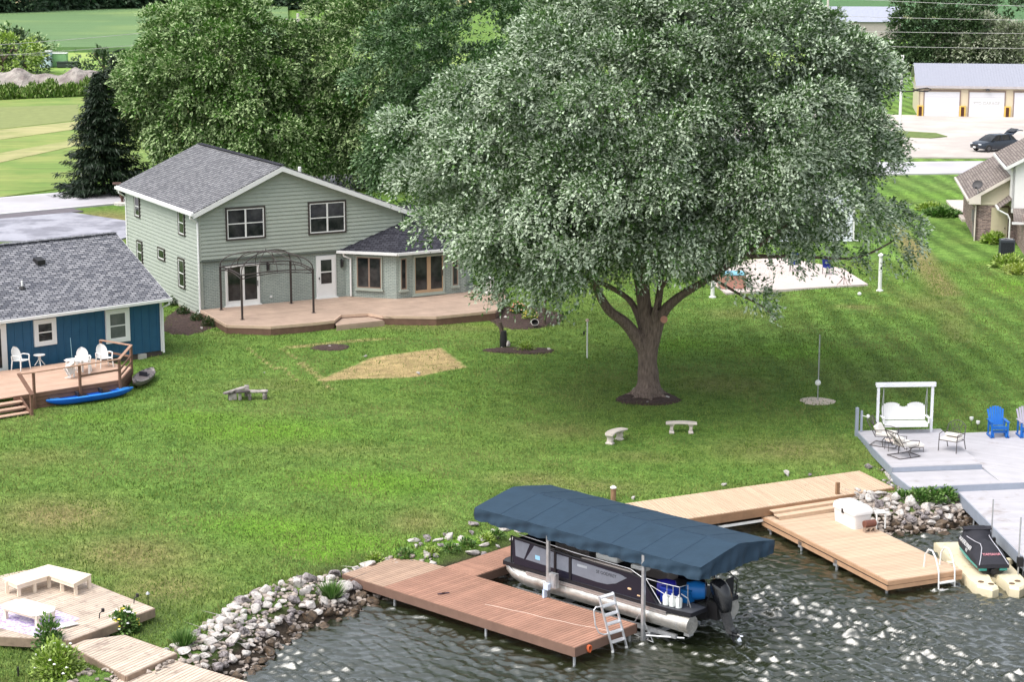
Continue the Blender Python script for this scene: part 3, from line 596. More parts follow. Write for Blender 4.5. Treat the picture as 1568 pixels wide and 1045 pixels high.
def patio_deck():
    dk = thing('wooden_patio_deck', 'long low weathered tan wooden deck along the sage green house', 'deck', (-16.19, 101.91, 0), TH)
    # outline in the house's frame, split in convex pieces
    pieces = [[(-.03, .05), (-.26, -4.54), (1.54, -5.9), (3.76, -6.06), (4.9, -5.98), (5.8, -4.77), (5.8, .05)], [(5.8, -4.77), (7.26, -5.03), (7.63, -6.05), (7.9, -6.4), (7.9, .05), (5.8, .05)],
              [(7.9, .05), (7.9, -6.23), (9.96, -7.5), (13.34, -7.5), (14.19, -6.5), (16.2, -3.4), (16.0, .05)]]
    mb = MB()
    for p in pieces: boards(mb, p, 0.0, 2.21, 2.25, .145, .009)
    mb.build('deck_boards', deck_house, dk)
    out = [(-.03, .0), (-.26, -4.54), (1.54, -5.9), (3.76, -6.06), (4.9, -5.98), (5.8, -4.77), (7.26, -5.03), (7.63, -6.05), (9.96, -7.5), (13.34, -7.5), (14.19, -6.5), (16.2, -3.4)]
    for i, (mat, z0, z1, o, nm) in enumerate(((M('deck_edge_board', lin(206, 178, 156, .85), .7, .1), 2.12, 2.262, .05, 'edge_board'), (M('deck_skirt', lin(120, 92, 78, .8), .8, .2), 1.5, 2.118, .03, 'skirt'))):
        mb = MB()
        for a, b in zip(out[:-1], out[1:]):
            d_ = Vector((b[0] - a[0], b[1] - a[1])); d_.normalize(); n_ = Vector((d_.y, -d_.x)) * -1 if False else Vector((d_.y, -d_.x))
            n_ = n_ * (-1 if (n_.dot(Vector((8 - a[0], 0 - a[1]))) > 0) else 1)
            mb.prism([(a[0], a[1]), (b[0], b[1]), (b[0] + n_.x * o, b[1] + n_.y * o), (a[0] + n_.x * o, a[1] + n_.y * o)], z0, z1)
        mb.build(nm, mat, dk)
    s = MB(); boards(s, [(4.85, -6.45), (7.5, -6.35), (7.3, -5.08), (5.85, -4.85), (5.0, -5.95)], 0, 2.02, 2.08, .145, .009); s.prism([(4.85, -6.47), (7.55, -6.37), (7.55, -6.33), (4.85, -6.43)], 1.6, 2.02); s.build('step', deck_house, dk)
patio_deck()
def gazebo():
    x0, x1, y0, y1 = .91, 4.82, -3.58, -.56
    g = thing('gazebo', 'bare dark metal gazebo frame with curved roof ribs on the patio deck', 'gazebo', (-16.19, 101.91, 2.255), TH)
    for x in (x0, x1):
        for y in (y0, y1):
            m_ = MB().box(x - .045, x + .045, y - .045, y + .045, 0.015, 2.30); m_.box(x - .1, x + .1, y - .1, y + .1, 0, .015); m_.build('post', trimdark, g)
    zt = 2.30; A = ((x0, y0), (x1, y0), (x1, y1), (x0, y1))
    for i in range(4):
        p, q = A[i], A[(i + 1) % 4]; mb = MB(); up = []; lo_ = []
        for k in range(13):
            t = k / 12; x, y = p[0] + (q[0] - p[0]) * t, p[1] + (q[1] - p[1]) * t; lo_.append((x, y, zt - .22 + .17 * math.sin(math.pi * t))); up.append((x, y, zt - .03 + .08 * math.sin(math.pi * t)))
        mb.tube(up, .032, 6); mb.tube(lo_, .026, 6)
        for t in (.25, .5, .75):
            x, y = p[0] + (q[0] - p[0]) * t, p[1] + (q[1] - p[1]) * t; mb.tube([(x, y, zt - .22 + .17 * math.sin(math.pi * t)), (x, y, zt - .03 + .08 * math.sin(math.pi * t))], .012, 6)
        mb.build('side_truss', trimdark, g)
    cx, cy, ap = (x0 + x1) / 2, (y0 + y1) / 2, 3.14
    tgt = list(A) + [(cx, y0), (cx, y1), (x0, cy), (x1, cy), (cx - 1, y0), (cx + 1, y0), (cx - 1, y1), (cx + 1, y1)]
    for i, (x, y) in enumerate(tgt):
        pts = [(cx + (x - cx) * math.sin(t * math.pi / 2) ** .9, cy + (y - cy) * math.sin(t * math.pi / 2) ** .9, zt + .02 + (ap - zt) * math.cos(t * math.pi / 2) ** .9) for t in [k / 10 for k in range(11)]]
        MB().tube(pts, .03 if i < 4 else .02, 6).build('roof_rib', trimdark, g)
    MB().lathe([(.12, 0), (.12, .03), (.03, .08), (.01, .2)], (cx, cy, ap - .02), 10).build('finial', trimdark, g)
gazebo()

# ================================================================ blue house
def blue_house():
    ang = R(40.3); h = thing('blue_bungalow', 'blue board and batten bungalow with weathered grey shingle roof beside a railed deck', 'house', (-16.58, 92.64, 0), ang)
    Lx, D_ = 16.0, 9.4; zE, zR = 4.62, 7.0; G = 1.7
    f = Wall((-Lx, 0), (1, 0), (0, -1)); r = Wall((0, 0), (0, 1), (1, 0)); b = Wall((-Lx, D_), (1, 0), (0, 1))
    mb = MB(); wall_solid(mb, f, [(0, 2.05), (Lx, 2.05), (Lx, zE), (0, zE)]); wall_solid(mb, r, [(0, 2.05), (D_, 2.05), (D_, zE), (D_ / 2, zR - .05), (0, zE)]); wall_solid(mb, b, [(0, 2.05), (Lx, 2.05), (Lx, zE), (0, zE)])
    s = .35
    while s < Lx - .1: f.box(mb, s - .03, s + .03, 2.05, zE - .02, 0, .028); s += .405
    s = .3
    while s < D_: r.box(mb, s - .03, s + .03, 2.05, zE, 0, .028); s += .405
    mb.build('wall', bluebatten, h)
    fo = MB().box(-Lx + .05, -.05, .05, D_ - .05, 1.2, 2.05); fo.build('foundation', M('block_foundation', lin(90, 80, 76, .8), .9, .2), h)
    ve = MB(); f.box(ve, Lx - 1.35, Lx - .95, 1.62, 2.02, -.05, .1); ve.build('crawl_vent', M('vent_grey', lin(190, 186, 180, .8), .8, .1), h)
    e = .38; k = (zR - zE) / (D_ / 2); rf = MB(); x0, x1 = -Lx - .3, .32
    rf.slab([(x0, -e, zE + .12 - k * e), (x1, -e, zE + .12 - k * e), (x1, D_ / 2, zR + .12), (x0, D_ / 2, zR + .12)], .06)
    rf.slab([(x0, D_ + e, zE + .12 - k * e), (x1, D_ + e, zE + .12 - k * e), (x1, D_ / 2, zR + .12), (x0, D_ / 2, zR + .12)], .06)
    ro = rf.build('roof', shingle_bl, h)
    cp = MB()
    for i in range(54): cp.cbox((x1 - .15 - i * .3, D_ / 2, zR + .145 + .012 * (i % 2)), (.27, .34, .03))
    cp.build('ridge_cap', shingle_bl, ro)
    def onroof(px, py):
        # the roof point seen there: march along the ray
        u = ray(px, py); M_ = Matrix.Rotation(-ang, 3, 'Z')
        for i in range(4000):
            t = 60 + i * .02; P = Vector((u[0] * t, u[1] * t, HC + u[2] * t)); q = M_ @ Vector((P.x + 16.58, P.y - 92.64, 0))
            if -e < q.y < D_ / 2 and P.z < zE + .12 + k * q.y: return q.x, q.y, P.z
        return 0, 0, 0
    x, y, z = onroof(60, 403); MB().add([(x - .2, y - .25, z - .05), (x + .2, y - .25, z - .05), (x + .2, y + .2, z + .1), (x - .2, y + .2, z + .1), (x - .2, y - .25, z + .16), (x + .2, y - .25, z + .16), (x + .2, y + .2, z + .25), (x - .2, y + .2, z + .25)], [(0, 3, 2, 1), (4, 5, 6, 7), (0, 1, 5, 4), (1, 2, 6, 5), (2, 3, 7, 6), (3, 0, 4, 7)]).build('roof_vent', blackm, ro)
    x, y, z = onroof(34, 442); MB().lathe([(.05, -.1), (.05, .34), (.04, .36)], (x, y, z), 10).build('vent_pipe', white, ro); MB().lathe([(.17, .0), (.14, .06), (.055, .12)], (x, y, z), 10).build('vent_flashing', blackm, ro)
    g = MB(); g.box(x0, x1, -e - .11, -e, zE - .17, zE - .04 + .0); g.box(x0, x1, -e + .002, -.0, zE - .2, zE - .16)
    xa = x1 + .002
    for y0, y1, za, zb in ((-e, D_ / 2, zE + .10 - k * e, zR + .10), (D_ / 2, D_ + e, zR + .10, zE + .10 - k * e)): g.add([(xa, y0, za), (xa, y1, zb), (xa, y1, zb - .2), (xa, y0, za - .2), (xa + .03, y0, za), (xa + .03, y1, zb), (xa + .03, y1, zb - .2), (xa + .03, y0, za - .2)], [(0, 1, 2, 3), (4, 7, 6, 5), (0, 4, 5, 1), (1, 5, 6, 2), (2, 6, 7, 3), (3, 7, 4, 0)])
    g.build('eave_trim', white, h)
    c = MB(); f.box(c, Lx - .12, Lx, 2.0, zE - .2, 0, .035); c.build('corner_board', white, h)
    d = MB(); tubepath(d, [(.18, -.42, zE - .18), (.18, -.40, zE - .32), (-.02, -.1, zE - .5), (-.02, -.1, 1.95)], .05); d.build('downspout', white, h)
    window(h, f, Lx - 6.65, Lx - 5.55, 3.10, 4.32, trim=white, frame=offwhite, tw=.16, cols=1, rows=2, gl=glass); window(h, f, Lx - 3.02, Lx - 1.78, 2.75, 4.34, trim=white, frame=offwhite, tw=.17, cols=1, rows=2, gl=glass_scr)
    # patio door at the left edge of the photo
    dd = MB(); f.box(dd, Lx - 10.0, Lx - 8.0, 2.2, 4.34, 0, .07); dd.build('door_frame', white, h); g2 = MB(); f.box(g2, Lx - 9.8, Lx - 8.28, 2.36, 4.14, .07, .082); g2.build('pane', glass, h)
    # lower side wing of the roof, far left
    return h
blue_house()
def blue_wing():
    h = thing('blue_garage_wing', 'grey shingle roofed garage wing behind the blue bungalow', 'garage', (-28.9, 98.3, 0), R(40.3 + 90))
    mb = MB().box(0, 9, -4, 4, 1.6, 4.4); mb.build('wall', bluebatten, h)
    rf = MB(); rf.slab([(-.3, -4.4, 4.4), (9.3, -4.4, 4.4), (9.3, 0, 6.1), (-.3, 0, 6.1)], .08); rf.slab([(-.3, 4.4, 4.4), (9.3, 4.4, 4.4), (9.3, 0, 6.1), (-.3, 0, 6.1)], .08); rf.build('roof', shingle_bl, h)
blue_wing()
def blue_deck():
    # front edge runs (c1 -> c2 -> c3) at z 2.35
    dk = thing('railed_deck', 'pinkish board deck with brown railing and steps behind the blue bungalow', 'deck', (-17.13, 84.83, 0), R(39.5))
    zt = 2.35; poly = [(-4.19, -.03), (0, 0), (1.63, 2.2), (1.6, 5.2), (-12, 5.0), (-12, -.03)]
    # local x along the front edge, y towards the house
    mb = MB(); boards(mb, [(-12, -.03), (0, 0), (1.66, 2.0), (1.2, 4.72), (-12, 5.4)], 0, zt - .04, zt, .145, .009); mb.build('deck_boards', deck_blue, dk)
    for nm, a, b in (('front_skirt', (-5.0, 0), (0, 0)), ('side_skirt', (0, 0), (1.66, 2.0))):
        s = MB(); d_ = Vector((b[0] - a[0], b[1] - a[1])).normalized(); n_ = Vector((d_.y, -d_.x))
        for i in range(4):
            z1 = zt - .0 - i * .19; o = .035 + (.03 if i == 0 else 0); s.prism([a, b, (b[0] + n_.x * o, b[1] + n_.y * o), (a[0] + n_.x * o, a[1] + n_.y * o)], z1 - .18, z1 - .005)
        s.build(nm, deck_rail, dk)
    def post(x, y, h0=1.5, h1=3.3): MB().box(x - .05, x + .05, y - .05, y + .05, h0, h1).build('rail_post', deck_rail, dk)
    post(-4.1, -.12, 1.5, 3.25); post(-1.95, -.1, 2.0, 3.25); post(-.05, -.12, 2.0, 3.28); post(1.68, 1.98, 2.0, 3.32); post(1.2, 3.9, 2.36, 3.32)
    def rail(a, b, z0, z1, w=.13, t=.04, nm='rail'): 
        m_ = MB(); d_ = Vector((b[0] - a[0], b[1] - a[1])).normalized(); n_ = Vector((-d_.y, d_.x)) * w / 2
        m_.loft([[(p[0] + n_.x, p[1] + n_.y, z), (p[0] - n_.x, p[1] - n_.y, z), (p[0] - n_.x, p[1] - n_.y, z + t), (p[0] + n_.x, p[1] + n_.y, z + t)] for p, z in ((a, z0), (b, z1))]); m_.build(nm, M('rail_top_board', lin(176, 140, 118, .85), .75, .15) if t < .05 else deck_rail, dk)
    rail((-4.2, -.12), (-.0, -.12), 3.25, 3.28); rail((-.05, -.12), (1.72, 2.02), 3.285, 3.32); rail((1.72, 2.02), (1.2, 3.95), 3.325, 3.325)
    rail((-1.9, -.1), (-.1, -.12), 2.75, 2.78, .04, .09, 'mid_rail'); rail((-.0, -.1), (1.66, 1.95), 2.80, 2.83, .04, .09, 'mid_rail'); rail((-.0, -.1), (1.66, 1.95), 2.52, 2.55, .04, .09, 'mid_rail')
    rail((1.66, 2.02), (1.2, 3.9), 2.8, 2.8, .04, .09, 'mid_rail')
    # steps with a sloping handrail
    for i in range(4):
        z1 = 2.17 - i * .19; y0 = -.05 - i * .28
        s = MB().box(-9, -4.75, y0 - .31, y0, z1 - .045, z1).box(-9, -4.76, y0 - .02, y0 + .0, z1 - .19, z1 - .047); s.build('step', deck_blue if i % 2 == 0 else deck_blue, dk)
    st = MB(); st.loft([[(-4.74, y, z), (-4.66, y, z), (-4.66, y, z - .5), (-4.74, y, z - .5)] for y, z in ((.0, 2.33), (-1.25, 1.62))]); st.build('stringer', deck_rail, dk)
    post(-4.7, -1.05, 1.4, 2.55); hr = MB(); hr.loft([[(-4.8, y, z), (-4.62, y, z), (-4.62, y, z + .05), (-4.8, y, z + .05)] for y, z in ((-.02, 3.26), (-1.2, 2.55))]); hr.build('hand_rail', deck_rail, dk)
    rail((-4.7, -.02), (-4.2, -.12), 3.25, 3.25)
    return dk
blue_deck()

# ================================================================ brick house on the right
def brick_house():
    ang = R(-8.4); h = thing('brick_house', 'brick house with tan shingle roofs and white gable at the photo\'s right edge', 'house', (30.09, 128.07, 0), ang)
    f = Wall((0, 0), (1, 0), (0, -1)); l = Wall((0, 0), (0, 1), (-1, 0)); G = 1.6
    zE = 4.62
    bw = MB(); wall_solid(bw, f, [(0, G), (9, G), (9, 4.35), (0, 4.35)]); wall_solid(bw, l, [(0, G), (11, G), (11, zE), (0, zE)])
    f2 = Wall((2.55, -2.4), (0, 1), (-1, 0)); wall_solid(bw, f2, [(-9, G), (2.39, G), (2.39, 4.1), (-9, 4.1)]); bw.build('brick_wall', redbrick, h)
    kr = .60
    gs = MB(); wall_solid(gs, f, [(0, 4.36), (8, 4.36), (8, 9.7), (0, 4.98)], .1); laps(gs, f, [(.02, 4.36), (8, 4.36), (8, 9.7), (.02, 4.98)], .16); f.box(gs, 0.0, 8, 4.27, 4.36, 0, .06); gs.build('gable_siding', beige_side, h)
    rf = MB(); x0, y0 = -.55, -.5; zz = lambda x: 4.72 + kr * (x + .55)
    rf.slab([(x0, y0, zz(x0)), (7.5, y0, zz(7.5)), (7.5, 11.6, zz(7.5)), (x0, 11.6, zz(x0))], .08)
    ro = rf.build('roof', shingle_tan, h)
    tr = MB()
    tr.add([(x0, y0 - .03, zz(x0) - .02), (7.5, y0 - .03, zz(7.5) - .02), (7.5, y0 - .03, zz(7.5) - .24), (x0 + .75, y0 - .03, zz(x0 + .75) - .24), (x0 + .75, y0 - .03, 4.36), (x0, y0 - .03, 4.36)] + [(x0, y0, zz(x0) - .02), (7.5, y0, zz(7.5) - .02), (7.5, y0, zz(7.5) - .24), (x0 + .75, y0, zz(x0 + .75) - .24), (x0 + .75, y0, 4.36), (x0, y0, 4.36)], [(5, 4, 3, 0), (3, 2, 1, 0), (6, 9, 10, 11), (6, 7, 8, 9), (0, 1, 7, 6), (1, 2, 8, 7), (2, 3, 9, 8), (3, 4, 10, 9), (4, 5, 11, 10), (5, 0, 6, 11)])
    tr.box(x0 - .12, x0 - .002, y0, 11.6, 4.55, 4.69); tr.box(x0, 0, y0, 11.6, 4.36, 4.40); tr.build('eave_trim', M('almond_trim', lin(222, 212, 202, .9), .5, .04), h)
    d = MB(); tubepath(d, [(-.6, -.35, 4.55), (-.06, -.05, 4.2), (-.06, -.05, 1.9)], .05); d.build('downspout', M('almond_trim', white), h)
    # higher white gable wall over brick, cut by the edge of the photo
    w = MB(); up = Wall((2.0, -1.9), (1, 0), (0, -1)); wall_solid(w, up, [(0, 4.05), (6, 2.9), (6, 9.0), (0, 7.2)]); s_ = Wall((2.0, -1.9), (0, 1), (-1, 0)); wall_solid(w, s_, [(0, 4.3), (7, 4.3), (7, 7.2), (0, 7.2)])
    w.build('white_gable_wall', M('smooth_white_stucco', lin(232, 230, 228, .92), .7, .02), h)
    r2 = MB(); r2.slab([(1.55, -2.35, 7.05), (6, -2.35, 9.5), (6, 6, 9.5), (1.55, 6, 7.05)], .09); r2.build('upper_roof', shingle_tan, h)
    t2 = MB(); t2.loft([[(x, -2.40, z - .02), (x, -2.36, z - .02), (x, -2.36, z - .24), (x, -2.40, z - .24)] for x, z in ((1.55, 7.05), (6, 9.5))]); t2.box(1.43, 1.548, -2.4, 6, 6.84, 6.98); t2.build('upper_trim', white, h)
    r3 = MB(); r3.slab([(1.25, -1.9, 4.35), (2.0, -1.9, 4.95), (2.0, -.1, 4.95), (1.25, -.1, 4.35)], .06); r3.slab([(1.9, -4.6, 3.85), (6.0, -4.6, 3.85), (6.0, -2.0, 4.35), (2.1, -2.0, 4.35)], .06); r3.build('porch_roof', shingle_tan, h)
    t3 = MB(); t3.box(1.13, 1.248, -1.95, -.1, 4.2, 4.33); t3.box(1.8, 6, -4.72, -4.602, 3.68, 3.82); t3.build('porch_gutter', white, h)
    d = MB(); tubepath(d, [(1.2, -1.85, 4.2), (1.8, -1.9, 3.9), (1.95, -1.95, 3.6), (1.95, -1.95, 1.7)], .055); d.build('downspout', white, h)
    dr = MB(); f.box(dr, .95, 2.0, 1.75, 4.1, .0, .05); do = dr.build('door', cream_door, h)
    pn = MB(); f.box(pn, 1.06, 1.90, 1.80, 4.0, .05, .065)
    for a0, a1, z0, z1 in ((1.14, 1.43, 1.95, 2.75), (1.53, 1.82, 1.95, 2.75), (1.14, 1.43, 2.9, 3.85), (1.53, 1.82, 2.9, 3.85)): f.box(pn, a0, a1, z0, z1, .065, .08)
    pn.build('door_leaf', cream_door, do); kb = MB(); f.box(kb, 1.80, 1.85, 2.75, 2.82, .08, .13); kb.build('handle', blackm, do)
    em = MB(); l.box(em, 1.6, 1.95, 3.0, 3.7, 0, .14); em.build('electric_meter', M('meter_grey', lin(150, 150, 150, .8), .5, .1), h); cn = MB(); l.box(cn, 1.72, 1.80, 1.7, 3.0, 0, .07); cn.build('conduit', M('meter_grey', white), h)
    # satellite dish on the roof edge
    dish = thing('satellite_dish', 'dark grey satellite dish on the lower tan roof of the brick house', 'satellite dish', (30.0, 127.75, 4.95), R(-30))
    di = MB(); rings = []
    for r_, z in ((.0, .0), (.12, .01), (.25, .04), (.34, .08)): rings.append([(r_ * math.cos(k * math.pi / 8), r_ * .9 * math.sin(k * math.pi / 8), z) for k in range(16)])
    di.loft(rings, closed=True, cap=False); di.loft([[(x, y, z - .012) for x, y, z in r_] for r_ in rings[::-1]], cap=False); di.xf(Matrix.Translation((0.05, -.1, .65)) @ Matrix.Rotation(R(60), 4, 'X')); di.build('reflector', M('dish_grey', lin(70, 68, 70, .8), .5, .1), dish, smooth=True)
    MB().tube([(0.05, .0, -.15), (.05, .02, .4), (.05, -.05, .62)], .025, 8).build('mast', galv, dish); MB().tube([(.05, -.1, .35), (.05, -.42, .5)], .012, 6).box(.0, .1, -.50, -.40, .47, .56).build('feed_arm', blackm, dish)
brick_house()
def aircon():
    x, y, z = on_ground(1545, 398); z -= .0
    a = thing('air_conditioner', 'dark grey outdoor air conditioning unit on a small slab by the brick house', 'air conditioner', (x - .05, y + .5, z), R(-8))
    s_ = .44; H_ = 1.18; mb = MB().box(-s_, s_, -s_, s_, .08, .16).box(-s_, s_, -s_, s_, H_ - .12, H_)
    for sx in (-s_, s_ - .05):
        for sy in (-s_, s_ - .05): mb.box(sx, sx + .05, sy, sy + .05, .16, H_ - .12)
    dark = M('ac_dark_steel', lin(66, 72, 80, .8), .5, .1)
    for i in range(14):
        t = -s_ + .06 + i * (2 * s_ - .12) / 13
        mb.box(t - .012, t + .012, -s_ + .01, -s_ + .03, .16, H_ - .12).box(-s_ + .01, -s_ + .03, t - .012, t + .012, .16, H_ - .12).box(s_ - .03, s_ - .01, t - .012, t + .012, .16, H_ - .12)
    mb.build('casing', dark, a); MB().box(-s_ + .06, s_ - .06, -s_ + .06, s_ - .06, .16, H_ - .14).build('coil', blackm, a)
    MB().lathe([(.34, 0), (.36, .03), (.30, .03), (.28, 0)], (0, 0, H_), 20).build('fan_guard', M('fan_guard_grey', lin(170, 172, 176, .8), .5), a); MB().box(-.55, .55, -.55, .55, -.05, .08).build('pad', concrete, a)
aircon()
tag(MB().prism([(32.2, 146.8), (33.6, 146.8), (32.6, 136.5), (31.1, 136.5)], 1.9, 2.12).build('walkway', concrete), kind='structure')

# ================================================================ long utility garage
def garage():
    g = thing('long_garage', 'long cream metal garage with white overhead doors and pale ribbed roof', 'garage', (44.2, 217.2, 0), R(-8.5))
    f = Wall((0, 0), (1, 0), (0, -1)); l = Wall((0, 0), (0, 1), (-1, 0)); L_, D_ = 34, 13; zE, zR = 5.45, 7.3
    cream = M('cream_metal_siding', lin(226, 212, 184, .80), .6, .04)
    mb = MB(); wall_solid(mb, f, [(0, 1.6), (L_, 1.6), (L_, zE), (0, zE)]); wall_solid(mb, l, [(0, 1.6), (D_, 1.6), (D_, zE), (D_ / 2, zR), (0, zE)]); mb.build('wall', cream, g)
    rf = MB(); m_ = M('pale_metal_roof', lin(196, 198, 212, .60), .4, .05, metal=.1)
    for y0, z0, y1, z1 in ((-.4, zE - .05, D_ / 2, zR + .1), (D_ + .4, zE - .05, D_ / 2, zR + .1)):
        rf.slab([(-.4, y0, z0), (L_ + .4, y0, z0), (L_ + .4, y1, z1), (-.4, y1, z1)], .05)
    for i in range(110):
        x = -.3 + i * .31; rf.loft([[(x, y, z + .001), (x + .04, y, z + .001), (x + .04, y, z + .035), (x, y, z + .035)] for y, z in ((-.4, zE - .05), (D_ / 2, zR + .1))])
    rf.build('roof', m_, g)
    t = MB(); t.box(-.42, L_ + .42, -.45, -.402, zE - .32, zE - .05); t.box(-.42, -.402, -.4, D_ + .4, zE - .3, zE - .1); t.build('eave_trim', M('grey_eave', lin(190, 184, 186, .85), .5), g)
    x = .6; n = 0
    while x < L_ - 4:
        fr = MB(); w_ = 3.72
        f.box(fr, x - .12, x + w_ + .12, 4.78, 4.92, 0, .08); f.box(fr, x - .12, x, 1.9, 4.78, 0, .08); f.box(fr, x + w_, x + w_ + .12, 1.9, 4.78, 0, .08); d = MB()
        for i in range(5): f.box(d, x + .003, x + w_ - .003, 1.98 + i * .55, 1.98 + (i + 1) * .55 - .012, 0, .05)
        o = d.build('overhead_door', M('bright_white_door', lin(236, 236, 242, .78), .5, .02), g); fr.build('door_frame', M('door_frame_brown', lin(150, 130, 122, .8), .6), o)
        if n == 1:
            text('door_lettering', 'PTD GARAGE', o, f.p(x + w_ / 2, 3.52, .054), (math.pi / 2, 0, 0), .46, M('faded_lettering', lin(190, 190, 182, .78), .7)); 
        x += 4.75; n += 1
    for i, xx in enumerate((0.18, 4.68, 9.42, 14.2, 18.95)):
        b = MB(); f.box(b, xx - .33, xx + .33, 1.95, 3.25, 0.0, .2); b.build('corner_guard', M('safety_yellow', lin(222, 186, 92, .9), .6, .1), g); c = MB(); f.box(c, xx - .17, xx + .17, 2.05, 3.12, .2, .23); c.build('guard_plate', M('dark_red_brown', lin(78, 40, 24, .8), .6), g)
    lamp = MB(); f.box(lamp, 7.2, 7.3, 5.0, 5.25, 0, .4); lamp.add([f.p(7.0, 4.9, .5), f.p(7.5, 4.9, .5), f.p(7.5, 4.9, .1), f.p(7.0, 4.9, .1), f.p(7.25, 5.25, .3)], [(0, 1, 4), (1, 2, 4), (2, 3, 4), (3, 0, 4), (3, 2, 1, 0)]); lamp.build('wall_lamp', blackm, g)
garage()
# ================================================================ white neighbour house seen through the tree, with its patio
def neighbour():
    h = thing('white_neighbour_house', 'white sided house half hidden behind the big maple', 'house', (10.5, 127.0, 0), R(4))
    f = Wall((0, 0), (1, 0), (0, -1)); r = Wall((11.6, 0), (0, 1), (1, 0)); wm = M('pale_blue_white_siding', lin(226, 230, 238, .92), .6, .03)
    mb = MB(); wall_solid(mb, f, [(0, 1.7), (11.6, 1.7), (11.6, 6.2), (0, 6.2)]); wall_solid(mb, r, [(0, 1.7), (10, 1.7), (10, 6.2), (5, 8.2), (0, 6.2)]); laps(mb, f, [(0.02, 1.9), (11.58, 1.9), (11.58, 6.1), (0.02, 6.1)], .2); mb.build('wall', wm, h)
    rf = MB(); rf.slab([(-.4, -.4, 6.1), (12, -.4, 6.1), (12, 5, 8.3), (-.4, 5, 8.3)], .08); rf.slab([(-.4, 10.4, 6.1), (12, 10.4, 6.1), (12, 5, 8.3), (-.4, 5, 8.3)], .08); rf.build('roof', shingle, h)
    for a, b, z0, z1 in ((1, 2.2, 4.4, 5.7), (4, 5.2, 4.4, 5.7), (8.6, 9.8, 4.3, 5.6), (8.6, 9.9, 2.3, 3.7), (1.2, 3.4, 2.1, 4.1), (5.0, 6.9, 2.1, 4.1)): window(h, f, a, b, z0, z1, trim=white, cols=1, rows=2, gl=glass_scr)
    t = MB(); f.box(t, -.4, 12.0, 5.95, 6.1, 0, .45); t.build('gutter', white, h)
    ds = MB(); tubepath(ds, [(11.7, -.35, 5.95), (11.65, -.08, 5.6), (11.65, -.08, 2.0), (12.1, -.2, 1.95)], .06); ds.build('downspout', white, h)
    pa = [on_ground(*p) for p in ((1048, 405), (1112, 452), (1329, 438), (1290, 412), (1200, 395))]; z = max(p[2] for p in pa) + .03
    tag(MB().prism([(p[0], p[1]) for p in pa], z - .3, z).build('concrete_patio', M('pinkish_patio', lin(216, 202, 196, .80), .85, .07)), kind='structure'); return z
pz = neighbour()
# ================================================================ docks
BA = (.7325, -.6808); BROT = math.atan2(BA[1], BA[0]); BORG = (1.87, 56.25)
def brown_dock():
    d = thing('brown_composite_dock', 'L-shaped red-brown composite dock with a paler landing beside the covered pontoon', 'dock', (BORG[0], BORG[1], 0), BROT)
    z = .6; mb = MB(); boards(mb, [(-8.25, .0), (0, 0), (0, 2.83), (-8.25, 2.83)], math.pi / 2, z - .035, z, .14, .010); mb.build('main_boards', deck_red, d)
    mb = MB(); boards(mb, [(-8.25, 2.84), (-6.86, 2.84), (-6.86, 6.8), (-8.25, 6.8)], 0, z - .035, z, .14, .010); mb.build('side_boards', deck_red, d)
    mb = MB(); boards(mb, [(-10.2, 0), (-8.26, 0), (-8.26, 2.83), (-10.2, 2.6)], math.pi / 2, z - .03, z + .005, .14, .012); mb.build('landing_boards', deck_pale, d)
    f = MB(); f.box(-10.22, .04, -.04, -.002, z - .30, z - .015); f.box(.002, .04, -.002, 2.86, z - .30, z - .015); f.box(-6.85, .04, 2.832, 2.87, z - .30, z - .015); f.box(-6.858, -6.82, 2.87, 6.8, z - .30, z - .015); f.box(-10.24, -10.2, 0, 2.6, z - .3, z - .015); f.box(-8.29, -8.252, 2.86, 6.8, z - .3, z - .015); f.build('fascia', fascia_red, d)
    ed = MB(); ed.box(-10.22, .03, -.03, .10, z + .001, z + .004); 
    s = MB(); s.box(-10, -.1, .1, .2, z - .28, z - .04); s.box(-10, -.1, 1.4, 1.5, z - .28, z - .04); s.box(-10, -.1, 2.6, 2.7, z - .28, z - .04); s.build('joists', fascia_red, d)
    for x, y in ((-7.9, .15), (-3.75, .1), (-.12, .12), (-.12, 2.7), (-3.7, 2.7), (-6.7, 6.4), (-8.0, 2.6)): MB().tube([(x, y, -1.6), (x, y, z - .04)], .045, 10).build('support_post', galv, d)
    return d
brown_dock()
def uvw(u, v, z=0): return (BORG[0] + BA[0] * u - BA[1] * v * 1.0, BORG[1] + BA[1] * u + BA[0] * v, z)
